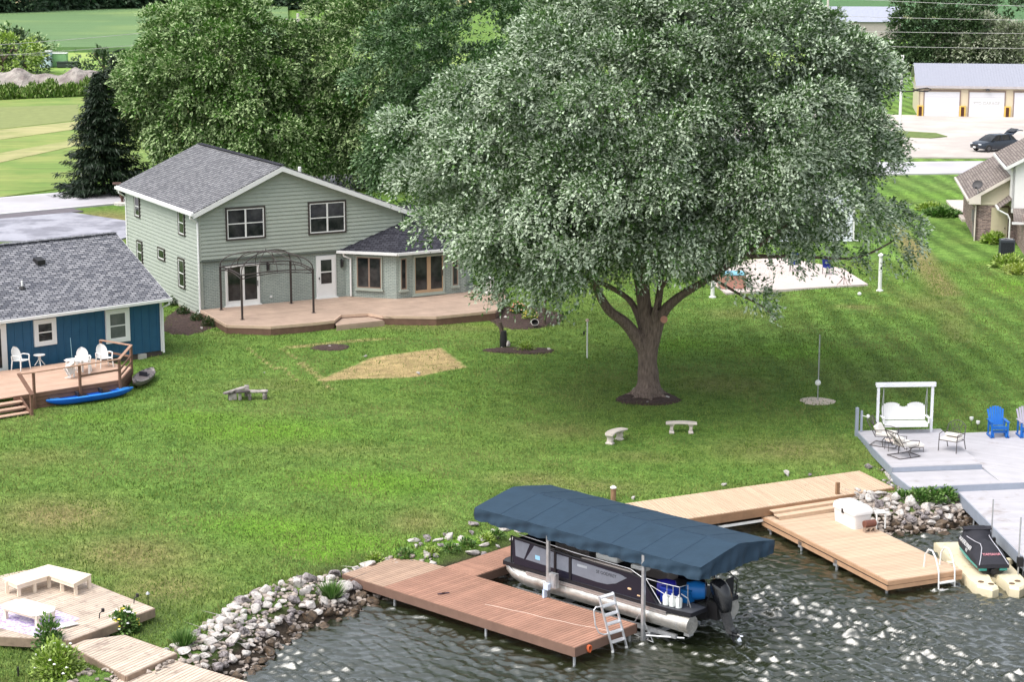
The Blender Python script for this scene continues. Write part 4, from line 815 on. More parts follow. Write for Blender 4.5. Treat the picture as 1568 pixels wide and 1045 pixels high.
def dock_ladder():
    # folding aluminium ladder leaning over the end edge: feet just outside the dock, top tipped back over it
    bl = Vector(at(937, 992, .2) + (.2,)); tl = Vector(at(917, 914, 2.02) + (2.02,)); br = Vector(at(962, 984, .2) + (.2,)); a = thing('dock_ladder', 'silver aluminium dock ladder tipped up on the brown dock end', 'ladder', tuple(bl), 0)
    X = (br - bl); X.z = 0; X = X.normalized() * .58; T = tl - bl; N = X.cross(T).normalized() * .035; lm = M('bright_aluminium', (.72, .73, .75), .45, .08, metal=.35); mb = MB()
    for o in (Vector(), X):
        x = X.normalized() * .022; mb.loft([[tuple(p - x - N), tuple(p + x - N), tuple(p + x + N), tuple(p - x + N)] for p in (o + T, o - T * .06)])
    mb.build('side_rails', lm, a)
    for i in range(6):
        p = T * (.97 - i * .175); d = N.normalized() * .075; u = Vector((0, 0, .016)); MB().loft([[tuple(q - d - u), tuple(q + d - u), tuple(q + d + u), tuple(q - d + u)] for q in (p + X * .04, p + X * .96)]).build('tread', lm, a)
    q = lambda k, o, z=0: tuple(T * k - X.normalized() * o + Vector((0, 0, z)))
    MB().tube([q(.80, 0), q(.82, .22), q(.78, .33), q(.50, .42), q(.34, .36), q(.28, .2), q(.27, 0)], .022, 8).build('grab_loop', lm, a)
    for o in (Vector(), X): MB().lathe([(.03, -.10), (.045, -.07), (.045, -.02), (.02, 0)], tuple(o - T * .06), 8).build('foot', plastic_w, a)
dock_ladder()
def coil():
    c = MB(); 
    for i in range(3):
        c.tube([(.03 * i + .012 * math.sin(t * .9), .07 * math.cos(t * .4488), .10 * math.sin(t * .4488) * 1.1) for t in range(15)], .014, 6)
    o = c.build('rope_coil', M('orange_rope', lin(208, 104, 60, .9), .7, .1)); o.location = uvw(.07, .55, .43); o.rotation_euler = (0, 0, BROT); tag(o, 'small orange rope coil hanging on the end of the brown dock', 'rope')
    r = MB().tube([(x, .02 * math.sin(x * 5) + .03 * math.sin(x * 1.7), .012) for x in np.arange(0, 4.6, .12)], .009, 6).build('dock_rope', M('pale_rope', lin(225, 200, 185, .9), .8, .1)); r.location = uvw(-4.6, .95, .6); r.rotation_euler = (0, 0, BROT + .17); tag(r, 'thin pale line lying loose across the brown dock boards', 'rope')
    s = MB(); 
    for dx in (0, .14): s.loft([[(dx + x, y + w_, 0.005), (dx + x, y - w_, 0.005), (dx + x, y - w_, .03), (dx + x, y + w_, .03)] for x, y, w_ in ((-.13, .0, .03), (-.05, 0, .045), (.1, 0, .04), (.13, 0, .02))])
    o = s.build('flip_flops', M('dark_rubber', lin(70, 50, 60, .8), .8)); o.location = uvw(-6.35, .75, .6); o.rotation_euler = (0, 0, .4); tag(o, 'pair of dark flip-flops left on the brown dock', 'flip-flops')
coil()
# ---------------------------------------------------------------- boat lift with canopy, pontoon boat
def lift():
    l = thing('boat_lift', 'boat lift with dark blue fabric canopy over the pontoon boat', 'boat lift', uvw(0, 0, 0), BROT)
    zc, u0, u1, v0, v1 = 2.92, -6.93, 2.42, 2.9, 6.66; vm = (v0 + v1) / 2; rise = .32; rnd2 = random.Random(4)
    cloth = M('navy_canopy_cloth', lin(62, 87, 108, .52), .75, .10, 2.0, spec=.25, bump=.012, bscale=5)
    nu, nv = 120, 40; vs = []; fs = []
    hx = .42
    # top surface with hips at both ends, bows every 1.15 m, sag between them, then the skirt
    def ztop(u, v):
        e = abs(v - vm) / ((v1 - v0) / 2); du = min(u - u0, u1 - u) / .95; k = min(1, max(0, du))
        z = zc + rise * (1 - e ** 1.12)
        z += -.022 * (1 - e * .5) * abs(math.sin((u - u0) / 1.17 * math.pi)) ** .8 * min(1, k * 2) + .006 * math.sin(u * 3.3 + v * 2.1) * math.sin(v * 4 + u); return z
    ring = []; prof = []
    for j in range(nv + 1): prof.append(('t', v0 + (v1 - v0) * j / nv))
    for i in range(nu + 1):
        u = u0 + (u1 - u0) * i / nu; row = []
        for j in range(nv + 1): v = v0 + (v1 - v0) * j / nv; row.append((u, v, ztop(u, v)))
        vs += row
    W_ = nv + 1
    for i in range(nu):
        for j in range(nv): fs.append((i * W_ + j, (i + 1) * W_ + j, (i + 1) * W_ + j + 1, i * W_ + j + 1))
    o = MB().add(vs, fs)
    # skirt round the outline
    rim = [(u0 + (u1 - u0) * i / 110, v0) for i in range(110)] + [(u1, v0 + (v1 - v0) * i / 46) for i in range(46)] + [(u1 - (u1 - u0) * i / 110, v1) for i in range(110)] + [(u0, v1 - (v1 - v0) * i / 46) for i in range(46)]
    n = len(rim); rows = []
    for k in range(9):
        t = k / 8; row = []
        for i, (u, v) in enumerate(rim):
            cxn = (0, -1) if i < 110 else ((1, 0) if i < 156 else ((0, 1) if i < 266 else (-1, 0)))
            fl = .045 * t * math.sin(i * .5 + 2 * math.sin(i * .17)) + .03 * t * math.sin(i * 1.25 + 3 * t) + .03 * math.sin(t * math.pi) * math.sin(i * .33 + t * 4)
            dz = (.41 + .02 * abs(math.sin(i * .14)) + .01 * math.sin(i * .61)) * t; row.append((u + cxn[0] * fl, v + cxn[1] * fl, ztop(u, v) * (1 - t) + (zc - dz / max(t, .01)) * t if t > 0 else ztop(u, v)))
        rows.append(row)
    o.loft(rows, cap=False); c = o.build('canopy', cloth, l, smooth='all')
    sm = MB(); ring = [(u, vm, ztop(u, vm) + .006) for u in np.linspace(u0 + .9, u1 - .9, 24)]; sm.tube(ring, .008, 5)
    for uu in np.linspace(u0, u1, 9)[1:-1]: sm.tube([(uu, vv, ztop(uu, vv) + .003) for vv in np.linspace(v0, v1, 16)], .007, 5)
    sm.build('ridge_seam', M('seam_blue', lin(48, 74, 100, .6), .7), c)
    # frame bows and posts
    fr = MB(); 
    for v in (v0 + .06, v1 - .06): fr.tube([(u0 + .1, v, zc - .08), (u1 - .1, v, zc - .08)], .025, 8)
    for u in np.linspace(u0 + .1, u1 - .1, 9): fr.tube([(u, v0 + .06, zc - .08), (u, vm, zc + .1), (u, v1 - .06, zc - .08)], .02, 8)
    fr.build('canopy_frame', galv, l)
    for u in (-3.72, .2):
        for v in (2.96, 6.55): MB().box(u - .05, u + .05, v - .05, v + .05, -1.5, 2.85).build('lift_post', galv, l)
    cr = MB(); cr.box(-4.0, .4, 3.45, 3.55, -.05, .05); cr.box(-4.0, .4, 5.5, 5.6, -.05, .05)
    for u in (-3.72, .2): cr.box(u - .06, u + .06, 3.02, 6.48, .12, .26)
    cr.box(-5.4, 1.2, 3.3, 3.4, .27, .40); cr.box(-5.4, 1.2, 5.55, 5.65, .27, .40); cr.build('cradle', galv, l)
    wh = MB(); wh.tube([(.1, 2.9, .9), (-.5, 3.1, .15), (.5, 3.1, .05), (.15, 2.92, .9)], .02, 6); wh.tube([(.3, 3.0, .25), (1.4, 3.5, .3)], .03, 6); wh.build('brace', galv, l)
    w = MB().box(-3.62, -3.32, 2.86, 3.02, .95, 1.42); w.box(-3.60, -3.55, 2.84, 2.858, 1.0, 1.38).box(-3.40, -3.35, 2.84, 2.858, 1.0, 1.38); w.build('winch_box', galv, l)
    MB().box(-3.72, -3.52, 2.72, 2.85, .88, 1.08).box(-3.74, -3.66, 2.70, 2.84, .55, .86).build('control_unit', M('pale_blue_plastic', lin(200, 215, 235, .9), .5, .05), l)
    MB().tube([(-3.7, 2.88, .9), (-3.75, 2.86, .75), (-3.72, 2.9, .66), (-3.68, 2.85, .61)], .025, 6).build('power_cable', plastic_w, l)
lift()
def pontoon():
    b = thing('pontoon_boat', 'black and grey pontoon boat with silver tubes parked on a boat lift', 'pontoon boat', uvw(0, 0, 0), BROT)
    u0, u1, y0, y1 = -6.1, 1.6, 3.25, 5.80; zd = 1.22
    navy = M('dark_navy_panel', lin(34, 34, 50, .7), .35, .08); sil = M('silver_grey_panel', lin(128, 134, 146, .75), .4, .08, 5.0); blk = M('black_trim', (.012, .012, .016), .4, .1)
    tubem = M('satin_tube_aluminium', (.58, .56, .52), .42, .22, 3.0, metal=.75, stretch=(1, 3, 3), c2=(.30, .26, .22), c2s=1.5, c2lo=.5, c2hi=.75)
    def tube_(v):
        m_ = MB(); n = 20; rings = []
        for u, r, dz in ((-6.0, .03, .22), (-5.9, .12, .17), (-5.6, .22, .08), (-5.15, .27, .015), (-4.9, .285, 0), (1.35, .285, 0), (1.72, .285, 0)): rings.append([(u, v + r * math.cos(2 * math.pi * k / n), .80 + dz + r * math.sin(2 * math.pi * k / n)) for k in range(n)])
        m_.loft(rings); o = m_.build('pontoon_tube', tubem, b, smooth=50); s_ = MB()
        for u in (-4.9, -3.2, -1.5, .2): s_.lathe([(.292, 0), (.292, .03)], (0, 0, 0), 20); 
        st = MB()
        for u in (-4.9, -3.2, -1.5, .2, 1.3): st.loft([[(u + d, v + .292 * math.cos(2 * math.pi * k / n), .80 + .292 * math.sin(2 * math.pi * k / n)) for k in range(n)] for d in (0, .03)])
        st.box(-4.9, 1.4, v - .05, v + .05, 1.08, 1.16); st.box(1.5, 1.7, v - .12, v + .1, .45, .62)
        for k in range(2): st.tube([(-5.9, v - .12 + .1 * k, 1.12), (-5.5, v - .22 + .08 * k, .98), (-5.05, v - .25, .80 + .06 * k)], .02, 6)
        st.build('strake', alu, o)
    tube_(3.45); tube_(5.55)
    # deck with rounded bow and aft platform
    prof = [(u0 + .12, y0 + .04), (u0, y0 + .3), (u0, y1 - .3), (u0 + .12, y1 - .04), (.9, y1), (1.75, y1 - .1), (1.75, y1 - .85), (1.05, y1 - .9), (1.05, y0 + .9), (1.75, y0 + .85), (1.75, y0 + .1), (.9, y0)]
    MB().prism(prof, zd - .07, zd).build('deck', M('dark_grey_deck_vinyl', lin(92, 94, 100, .75), .6, .12), b)
    sk = MB()
    for a, c_ in zip(prof, prof[1:] + prof[:1]):
        d_ = Vector((c_[0] - a[0], c_[1] - a[1])).normalized(); n_ = Vector((-d_.y, d_.x)) * .03
        sk.prism([a, c_, (c_[0] + n_.x, c_[1] + n_.y), (a[0] + n_.x, a[1] + n_.y)], zd - .13, zd - .005)
    sk.build('deck_rub_rail', blk, b)
    gr = MB().box(-4.9, .9, y0 - .06, y0 - .035, 1.0, 1.06).box(-4.9, .9, y0 - .06, y0 - .035, 1.075, 1.11); gr.build('side_trim_rail', alu, b)
    # fence: dark lower part, silver panels, dark top rail
    for side, yy, out in ((0, y0 + .02, -1), (1, y1 - .02, 1)):
        W_ = Wall((0, yy), (1, 0), (0, out)); m_ = MB()
        wall_solid(m_, W_, [(-5.5, zd), (.48, zd), (.20, 1.58), (-.12, 1.96), (-.6, 2.0), (-3.0, 2.02), (-5.55, 2.14), (-5.62, 1.6)], .04); m_.build('fence_panel', navy, b)
        p = MB()
        for poly in ([(-5.42, 1.50), (-5.05, 1.48), (-4.80, 2.03), (-5.46, 2.05)], [(-4.98, 1.48), (-3.75, 1.45), (-3.75, 1.98), (-4.6, 2.02)], [(-3.63, 1.46), (-3.12, 1.45), (-3.12, 1.94), (-3.63, 1.95)], [(-2.98, 1.44), (-1.9, 1.40), (-1.5, 1.42), (-1.15, 1.53), (-.72, 1.80), (-1.0, 1.86), (-2.98, 1.93)]): 
            a = [W_.p(s_, z, .012) for s_, z in poly]; k = len(a); c_ = [W_.p(s_, z, .0) for s_, z in poly]; f = [tuple(range(k))] + [(i, k + i, k + (i + 1) % k, (i + 1) % k) for i in range(k)]; p.add(a + c_, f if out < 0 else [t[::-1] for t in f])
        p.build('silver_panel', sil, b)
        t = MB(); t.tube([W_.p(-5.62, 1.24, 0), W_.p(-5.62, 2.14, .0), W_.p(-4.8, 2.10, 0), W_.p(-3.0, 2.0, 0), W_.p(-.6, 1.99, 0), W_.p(-.1, 1.93, 0), W_.p(.5, 1.24, 0)], .028, 8)
        for s_ in (-3.69, -3.05): t.box(s_ - .045, s_ + .045, min(yy - .03, yy + .03), max(yy - .03, yy + .03), zd, 2.0)
        t.build('fence_rail', blk, b)
        mr = MB(); mr.tube([W_.p(-5.3, 2.25, -.02), W_.p(-4, 2.2, -.02), W_.p(-2.9, 2.15, -.02), W_.p(-.6, 2.12, -.02), W_.p(-.15, 1.96, -.02)], .016, 6); mr.build('grab_rail', alu, b)
        tb = MB().box(-2.75, -2.35, yy + out * .013 - .001, yy + out * .013 + .001 + .001, 1.74, 1.82); tb.build('oval_badge', M('badge_silver', lin(170, 178, 186, .8), .4), b)
    Wn = Wall((0, y0 + .02), (1, 0), (0, -1))
    text('side_lettering', 'SE GODFREY', b, Wn.p(-1.55, 1.745, .016), (math.pi / 2, 0, 0), .145, blk, .001)
    sq = MB(); Wn.box(sq, -4.55, -4.35, 1.58, 1.72, .013, .017); sq.build('registration_sticker', M('pale_blue_sticker', lin(150, 205, 235, .9), .5), b)
    sq = MB(); Wn.box(sq, -.66, -.53, 1.46, 1.51, .0, .03); Wn.box(sq, -.28, -.17, 1.33, 1.36, .0, .03); sq.build('courtesy_light', M('amber_light', lin(235, 200, 160, .9), .4), b)
    fw = MB(); fw.box(-5.64, -5.60, y0 + .1, y1 - .1, zd, 2.0); fw.build('bow_panel', navy, b)
    # seats under the canopy
    seat = M('cream_vinyl', lin(196, 184, 176, .85), .5, .08)
    for y in (y0 + .35, y1 - .35):
        for a0, a1 in ((-5.4, -3.9), (-2.7, -.6)):
            s_ = MB().box(a0, a1, y - .28, y + .28, zd, zd + .45); yb = y - .17 if y < 4.5 else y + .17
            s_.box(a0, a1, yb - .08, yb + .08, zd + .46, zd + .80); s_.build('bench_seat', seat, b, bevel=.04)
    co = MB(); co.add([(-2.6, 4.7, zd), (-1.9, 4.7, zd), (-1.9, 5.3, zd), (-2.6, 5.3, zd), (-2.5, 4.75, zd + 1.0), (-2.1, 4.75, zd + .8), (-2.1, 5.25, zd + .8), (-2.5, 5.25, zd + 1.0)], [(0, 3, 2, 1), (4, 5, 6, 7), (0, 1, 5, 4), (1, 2, 6, 5), (2, 3, 7, 6), (3, 0, 4, 7)]); co.build('helm_console', blk, b)
    cv = MB().box(-2.3, -1.4, 3.6, 4.0, zd + .80, zd + 1.0).box(-.9, -.3, 3.65, 3.95, zd + .76, zd + .92); cv.build('folded_cover', plastic_w, b, bevel=.05)
    # aft rails, swim platform, boarding handle
    ra = MB(); yy = y0 + .1
    ra.tube([(.0, yy, 1.93), (.62, yy, 1.92), (1.25, yy + .05, 1.92), (1.3, yy + .4, 1.92), (1.3, yy + .4, 1.24)], .016, 6); ra.tube([(.15, yy, 1.75), (.75, yy, 1.58), (1.28, yy + .05, 1.60)], .013, 6); ra.tube([(-.05, yy, 1.95), (.58, yy, 1.24)], .018, 6)
    for u in (.78, 1.02, 1.27): ra.tube([(u, yy + .03, 1.92), (u, yy + .03, 1.3)], .013, 6)
    ra.tube([(1.28, yy + .1, 1.7), (1.42, yy + .25, 1.55), (1.46, yy + .35, 1.24)], .02, 6); ra.build('stern_rail', alu, b)
    rb = MB(); yy = y1 - .2; rb.tube([(1.3, yy - .5, 1.24), (1.3, yy - .5, 2.0), (1.7, yy - .3, 2.05), (1.8, yy, 1.75), (1.75, yy, 1.24)], .02, 6); rb.box(1.7, 1.74, yy - .45, yy - .1, 1.3, 1.85); rb.build('boarding_ladder', blk, b)
    # outboard motor
    mt = MB(); n = 16; rings = []
    for z, a, c_, off in ((1.02, .17, .15, .06), (1.18, .24, .2, .05), (1.45, .33, .25, .02), (1.75, .33, .25, -.02), (1.95, .27, .21, -.07), (2.06, .15, .12, -.10)): rings.append([(2.08 + off + a * math.cos(2 * math.pi * k / n), 4.55 + c_ * math.sin(2 * math.pi * k / n), z) for k in range(n)])
    mt.loft(rings); mt.xf(Matrix.Translation((2.0, 4.5, 1.2)) @ Matrix.Rotation(R(-14), 4, 'Y') @ Matrix.Translation((-2.0, -4.5, -1.2)))
    mo = mt.build('outboard_motor', blackgloss, b, smooth='all')
    lw = MB(); lw.loft([[(x - a, y_, z) for a, y_ in ((0, 4.42), (0, 4.68))] + [(x + w_, 4.64, z), (x + w_, 4.46, z)] for x, w_, z, a in ((1.95, .3, 1.15, 0), (2.05, .28, .9, 0), (2.22, .2, .62, 0), (2.3, .2, .42, 0))]); lw.box(2.2, 2.65, 4.45, 4.65, .50, .53)
    lw.loft([[(2.25 + d, 4.55 + r * math.cos(2 * math.pi * k / 12), .42 + r * math.sin(2 * math.pi * k / 12)) for k in range(12)] for d, r in ((0, .04), (.1, .08), (.4, .075), (.48, .05))]); lw.add([(2.35, 4.54, .36), (2.55, 4.54, .36), (2.5, 4.54, .12), (2.35, 4.56, .36), (2.55, 4.56, .36), (2.5, 4.56, .12)], [(0, 1, 2), (5, 4, 3), (0, 3, 4, 1), (1, 4, 5, 2), (2, 5, 3, 0)]); lw.build('lower_unit', blackgloss, mo)
    pr = MB()
    for k in range(3):
        a = k * 2.094; pr.add([(2.73, 4.55 + .03 * math.cos(a), .42 + .03 * math.sin(a)), (2.70, 4.55 + .17 * math.cos(a - .35), .42 + .17 * math.sin(a - .35)), (2.74, 4.55 + .2 * math.cos(a), .42 + .2 * math.sin(a)), (2.80, 4.55 + .16 * math.cos(a + .45), .42 + .16 * math.sin(a + .45))], [(0, 1, 2, 3), (3, 2, 1, 0)])
    pr.lathe([(.045, 0), (.04, .12), (.02, .16)], (0, 0, 0), 8); pr.v[-24:] = [(2.68 + z, 4.55 + x, .42 + y) for x, y, z in pr.v[-24:]]; pr.build('propeller', M('polished_steel', (.8, .8, .8), .2, .05, metal=1.0), mo)
    br = MB().box(1.55, 1.95, 4.40, 4.70, .75, 1.3); br.box(1.2, 1.6, 4.3, 4.8, .7, 1.15); br.build('motor_bracket', blackm, b)
    ct = MB()
    for yy_ in (4.40, 4.70): ct.tube([(1.5, yy_, 1.2), (1.72, yy_, 1.6), (1.9, yy_, 1.5)], .03, 6)
    ct.build('steering_lines', blackm, b)
    dec = MB().box(2.30, 2.302, 4.4, 4.7, 1.35, 1.5)
    # things carried on the aft deck
    for i, (u, v, w_, d_, h_, c_) in enumerate(((.62, 3.75, .5, .4, .5, lin(40, 70, 190, .8)), (.95, 4.1, .45, .35, .42, lin(20, 110, 180, .8)))):
        o = MB().box(-w_ / 2, w_ / 2, -d_ / 2, d_ / 2, 0, h_ * .78).box(-w_ / 2 - .015, w_ / 2 + .015, -d_ / 2 - .015, d_ / 2 + .015, h_ * .79, h_).build('cooler_box', M('cooler_blue_%d' % i, c_, .4, .05), bevel=.03)
        o.location = uvw(u, v, zd); o.rotation_euler = (0, 0, BROT); tag(o, ('violet-blue' if i == 0 else 'bright cyan-blue') + ' cooler on the stern deck of the pontoon boat', 'cooler')
    for i, (u, v) in enumerate(((.72, 3.42), (.95, 3.45), (1.18, 3.47))):
        o = MB().lathe([(.05, 0), (.10, .02), (.11, .28), (.09, .33), (.04, .36), (.035, .42), (.01, .43)], (0, 0, 0), 12).build('water_jug', M('white_jug_plastic', (.75, .78, .76), .35, .1), smooth=True); o.location = uvw(u, v, zd)
        tag(o, ['white jug nearest the sloping fence end on the pontoon stern', 'middle white jug in the row on the pontoon stern', 'white jug nearest the outboard motor in the stern row'][i], 'jug', 'white jugs along the stern rail')
    for i, (u, v, z, c_, nm) in enumerate(((.35, 3.9, 1.24, lin(52, 48, 170, .8), 'violet'), (1.15, 4.35, 1.24, lin(30, 120, 200, .8), 'light blue'))):
        o = MB().loft([[(x, r * math.cos(2 * math.pi * k / 12), .3 + r * 1.3 * math.sin(2 * math.pi * k / 12)) for k in range(12)] for x, r in ((-.32, .08), (-.28, .2), (0, .24), (.28, .2), (.32, .08))]).build('float_tube', M('float_%s' % nm[:3], c_, .4, .05), smooth=True)
        o.location = uvw(u, v, z + .02); o.rotation_euler = (0, 0, BROT + .6); tag(o, 'bulging %s inflatable float stowed under the canopy at the stern' % nm, 'float')
pontoon()
# ---------------------------------------------------------------- beige docks
def tan_docks():
    A0 = R(26.8); d = thing('tan_shore_dock', 'long tan composite dock along the grass bank with two steps down', 'dock', (14.41, 72.6, 0), A0)
    z = .92; L_ = 12.8; mb = MB(); boards(mb, [(-L_, .02), (0, .02), (0.32, 2.55), (-L_, 2.75)], R(80), z - .035, z, .14, .007); mb.build('deck_boards', deck_tan, d)
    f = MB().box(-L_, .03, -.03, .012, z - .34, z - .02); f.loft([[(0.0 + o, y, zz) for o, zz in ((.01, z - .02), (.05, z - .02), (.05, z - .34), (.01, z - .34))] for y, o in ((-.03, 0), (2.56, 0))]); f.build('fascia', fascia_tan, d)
    rail = MB().box(-L_, .3, -.02, .06, .38, .46); rail.build('white_beam', offwhite, d)
    for x in (-.4, -4.8, -8.9, -12.2): MB().tube([(x, .1, -1.2), (x, .1, z - .2)], .05, 8).build('support_post', galv, d)
    for i, (zz, y) in enumerate(((.80, -.32), (.70, -.64))): MB().box(-5.62, -2.3 + .0, y, y + .30 if i == 0 else y + .32, zz - .04, zz).box(-5.6, -2.32, y + .01, y + .03, zz - .14, zz - .042).build('step', deck_tan, d)
    # lower dock out over the water
    B0 = R(-66.6); e = thing('tan_finger_dock', 'tan composite finger dock reaching over the water with a white box on it', 'dock', (9.3, 69.73, 0), B0)
    zz = .55; Lf, Wd = 7.74, 2.92; mb = MB(); boards(mb, [(-.35, 0.02), (Lf, 0.02), (Lf, Wd), (.3, Wd)], R(88), zz - .035, zz, .14, .007); mb.build('deck_boards', deck_tan, e)
    f = MB().box(-.35, Lf + .04, -.04, .012, zz - .14, zz - .015).box(-.35, Lf + .02, -.03, .012, zz - .34, zz - .19).box(Lf + .002, Lf + .04, .012, Wd, zz - .16, zz - .015).box(Lf - .03, Lf + .03, .012, Wd, zz - .32, zz - .18).box(0, Lf, Wd, Wd + .03, zz - .3, zz - .02); f.build('fascia', M('tan_edge', lin(196, 156, 122, .84), .75, .12), e)
    g = MB().box(-.3, Lf, -.02, .02, zz - .185, zz - .145); g.build('gap_shade_strip', blackm, e)  # solid black strip stands in for the shade between the two fascia boards
    for x, y in ((.1, .1), (2.3, .05), (4.6, .05), (7.4, .2), (7.4, 2.6), (4.6, 2.6)):
        MB().box(x - .12, x + .12, y - .08, y + .0, .12, .35).tube([(x, y, -1.4), (x, y, zz - .05)], .05, 8).build('support_post', galv, e)
    MB().box(.1, 6, .3, 2.7, .15, .3).build('joist_frame', fascia_tan, e)
    # boarding ladder with white hoops
    lx = Lf; ld = thing('white_dock_ladder', 'white tubular ladder with two hooped handrails at the tan dock corner', 'ladder', (e.matrix_basis @ Matrix.Translation((0, 0, 0))).translation, B0)
    ld.location = (9.3 + math.cos(B0) * Lf - math.sin(B0) * 2.15, 69.73 + math.sin(B0) * Lf + math.cos(B0) * 2.15, zz); ld.rotation_euler = (0, 0, B0)
    for y in (-.22, .42): MB().tube([(-.75, y, .0), (-.70, y, .45), (-.52, y, .68), (-.30, y, .70), (-.1, y, .5), (.10, y, .1), (.14, y, -.75)], .028, 8).build('hand_hoop', plastic_w, ld)
    for zz2 in (-.30, -.55): MB().box(.05, .2, -.20, .40, zz2 - .02, zz2 + .02).build('tread', plastic_w, ld)
    # white fibreglass dock box
    bx = thing('white_dock_box', 'large white moulded dock box with dome lid on the tan finger dock', 'dock box', (12.28, 69.1, zz), R(-66.6))
    bm = M('chalky_fibreglass', lin(232, 230, 228, .92), .5, .06)
    def rr(w, d_, z, r=.12, n=4): 
        out = []
        for cx, cy, a0 in ((w - r, d_ - r, 0), (-w + r, d_ - r, 90), (-w + r, -d_ + r, 180), (w - r, -d_ + r, 270)):
            for k in range(n + 1): a = R(a0 + 90 * k / n); out.append((cx + r * math.cos(a), cy + r * math.sin(a), z))
        return out
    MB().loft([rr(.66, .36, 0), rr(.70, .40, .52)]).build('body', bm, bx, smooth=40); MB().loft([rr(.73, .43, .525), rr(.73, .43, .60), rr(.70, .40, .72), rr(.60, .30, .80), rr(.40, .15, .83)]).build('lid', bm, bx, smooth=40); MB().box(-.05, .05, -.45, -.40, .46, .62).build('latch', blackm, bx)
    # small things beside the box
    o = MB().loft([[(x, .13 * math.cos(2 * math.pi * k / 14), .30 + .13 * math.sin(2 * math.pi * k / 14)) for k in range(14)] for x in (-.25, .2)]).build('brown_bucket', M('rusty_brown', lin(120, 76, 62, .8), .5, .2)); o.location = (12.75, 68.15, zz); o.rotation_euler = (0, 0, R(25)); tag(o, 'brown cylinder lying on a concrete block beside the white dock box', 'drum')
    cb = MB().box(-.2, .2, -.1, .1, 0, .04).box(-.2, .2, -.1, .1, .15, .19).box(-.2, -.16, -.1, .1, .04, .15).box(-.02, .02, -.1, .1, .04, .15).box(.16, .2, -.1, .1, .04, .15).build('cinder_block', M('block_tan', lin(172, 150, 132, .8), .9, .2)); cb.location = (12.72, 68.1, zz); cb.rotation_euler = (0, 0, R(15)); tag(cb, 'tan hollow concrete block on the finger dock holding up a brown cylinder', 'concrete block')
    ch = thing('tubular_stand', 'small white tubular frame standing beside the white dock box', 'stand', (13.2, 68.5, zz), R(10))
    for x in (-.16, .16): MB().tube([(x, 0, 0), (x, .02, .52), (x, .25, .56)], .03, 8).build('leg', plastic_w, ch)
    MB().box(-.19, .19, -.03, .3, .57, .61).build('top_bar', plastic_w, ch)
    p = MB().box(-.07, .07, -.05, .05, 0, .95).box(-.03, .03, -.07, -.052, .2, .8).build('mooring_post', woodpost); p.location = (12.15, 71.95 - .25, .42); p.rotation_euler = (0, 0, R(27)); tag(p, 'square brown wooden post beside the tan dock steps', 'post')
    p2 = thing('round_post', 'short round wooden post with pale cap at the back of the tan dock', 'post', on_ground(939, 768)); MB().lathe([(.10, -.3), (.10, .5)], (0, 0, 0), 12).build('shaft', woodpost, p2); MB().lathe([(.12, .5), (.12, .54), (.03, .6)], (0, 0, 0), 12).build('cap', offwhite, p2)
tan_docks()
# ---------------------------------------------------------------- grey decks on the right
def grey_decks():
    A0 = R(7.5); d = thing('grey_lakeside_deck', 'large pale grey stepped deck with swing and chairs by the lake', 'deck', (14.60, 73.95, 0), A0)
    # upper platform (z 1.35), wide middle level (1.15), low dock (.9)
    mb = MB(); boards(mb, [(-.0, 0), (3.55, .05), (3.9, 5.6), (.39, 5.75)], 0, 1.31, 1.35, .145, .009); mb.build('upper_boards', deck_grey, d)
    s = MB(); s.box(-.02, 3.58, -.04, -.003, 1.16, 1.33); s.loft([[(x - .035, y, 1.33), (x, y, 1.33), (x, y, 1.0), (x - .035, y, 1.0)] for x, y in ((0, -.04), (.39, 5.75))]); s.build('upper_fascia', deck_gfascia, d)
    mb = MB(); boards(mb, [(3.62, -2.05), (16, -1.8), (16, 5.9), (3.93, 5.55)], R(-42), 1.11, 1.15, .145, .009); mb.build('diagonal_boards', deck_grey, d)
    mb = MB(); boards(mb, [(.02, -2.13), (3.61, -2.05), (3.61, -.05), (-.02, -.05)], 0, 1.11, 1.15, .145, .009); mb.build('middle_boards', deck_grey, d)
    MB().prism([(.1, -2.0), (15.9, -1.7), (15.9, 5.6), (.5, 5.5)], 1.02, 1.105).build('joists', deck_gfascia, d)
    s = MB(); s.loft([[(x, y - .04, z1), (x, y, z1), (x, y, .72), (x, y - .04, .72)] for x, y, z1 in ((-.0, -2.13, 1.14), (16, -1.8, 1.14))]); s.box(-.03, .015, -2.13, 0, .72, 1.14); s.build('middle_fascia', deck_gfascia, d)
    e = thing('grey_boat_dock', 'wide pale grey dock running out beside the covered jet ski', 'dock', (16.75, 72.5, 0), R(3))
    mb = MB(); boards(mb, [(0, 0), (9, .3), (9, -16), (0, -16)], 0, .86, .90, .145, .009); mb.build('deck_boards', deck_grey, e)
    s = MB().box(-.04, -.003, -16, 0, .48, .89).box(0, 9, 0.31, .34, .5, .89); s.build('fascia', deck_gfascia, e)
    for y in (-2, -5, -8, -11, -14): MB().tube([(.15, y, -1.5), (.15, y, .86)], .04, 8).build('support_post', galv, e)
    MB().box(.3, 8.6, -15.6, -.3, .5, .62).build('joist_frame', deck_gfascia, e)
    # posts at the left back corner
    q = MB(); q.box(.27, .39, 5.60, 5.72, .8, 2.35).build('corner_post', deck_gfascia, d); MB().box(.45, .53, 5.5, 5.58, 1.36, 2.25).build('corner_post', deck_gfascia, d)
    sp = MB().lathe([(.02, 0), (.07, .04), (.075, .12), (.03, .16)], (.72, 5.4, 1.95), 10).tube([(.70, 5.4, 2.0), (.50, 5.52, 2.05)], .015, 6); sp.build('spot_lamp', offwhite, d)
grey_decks()
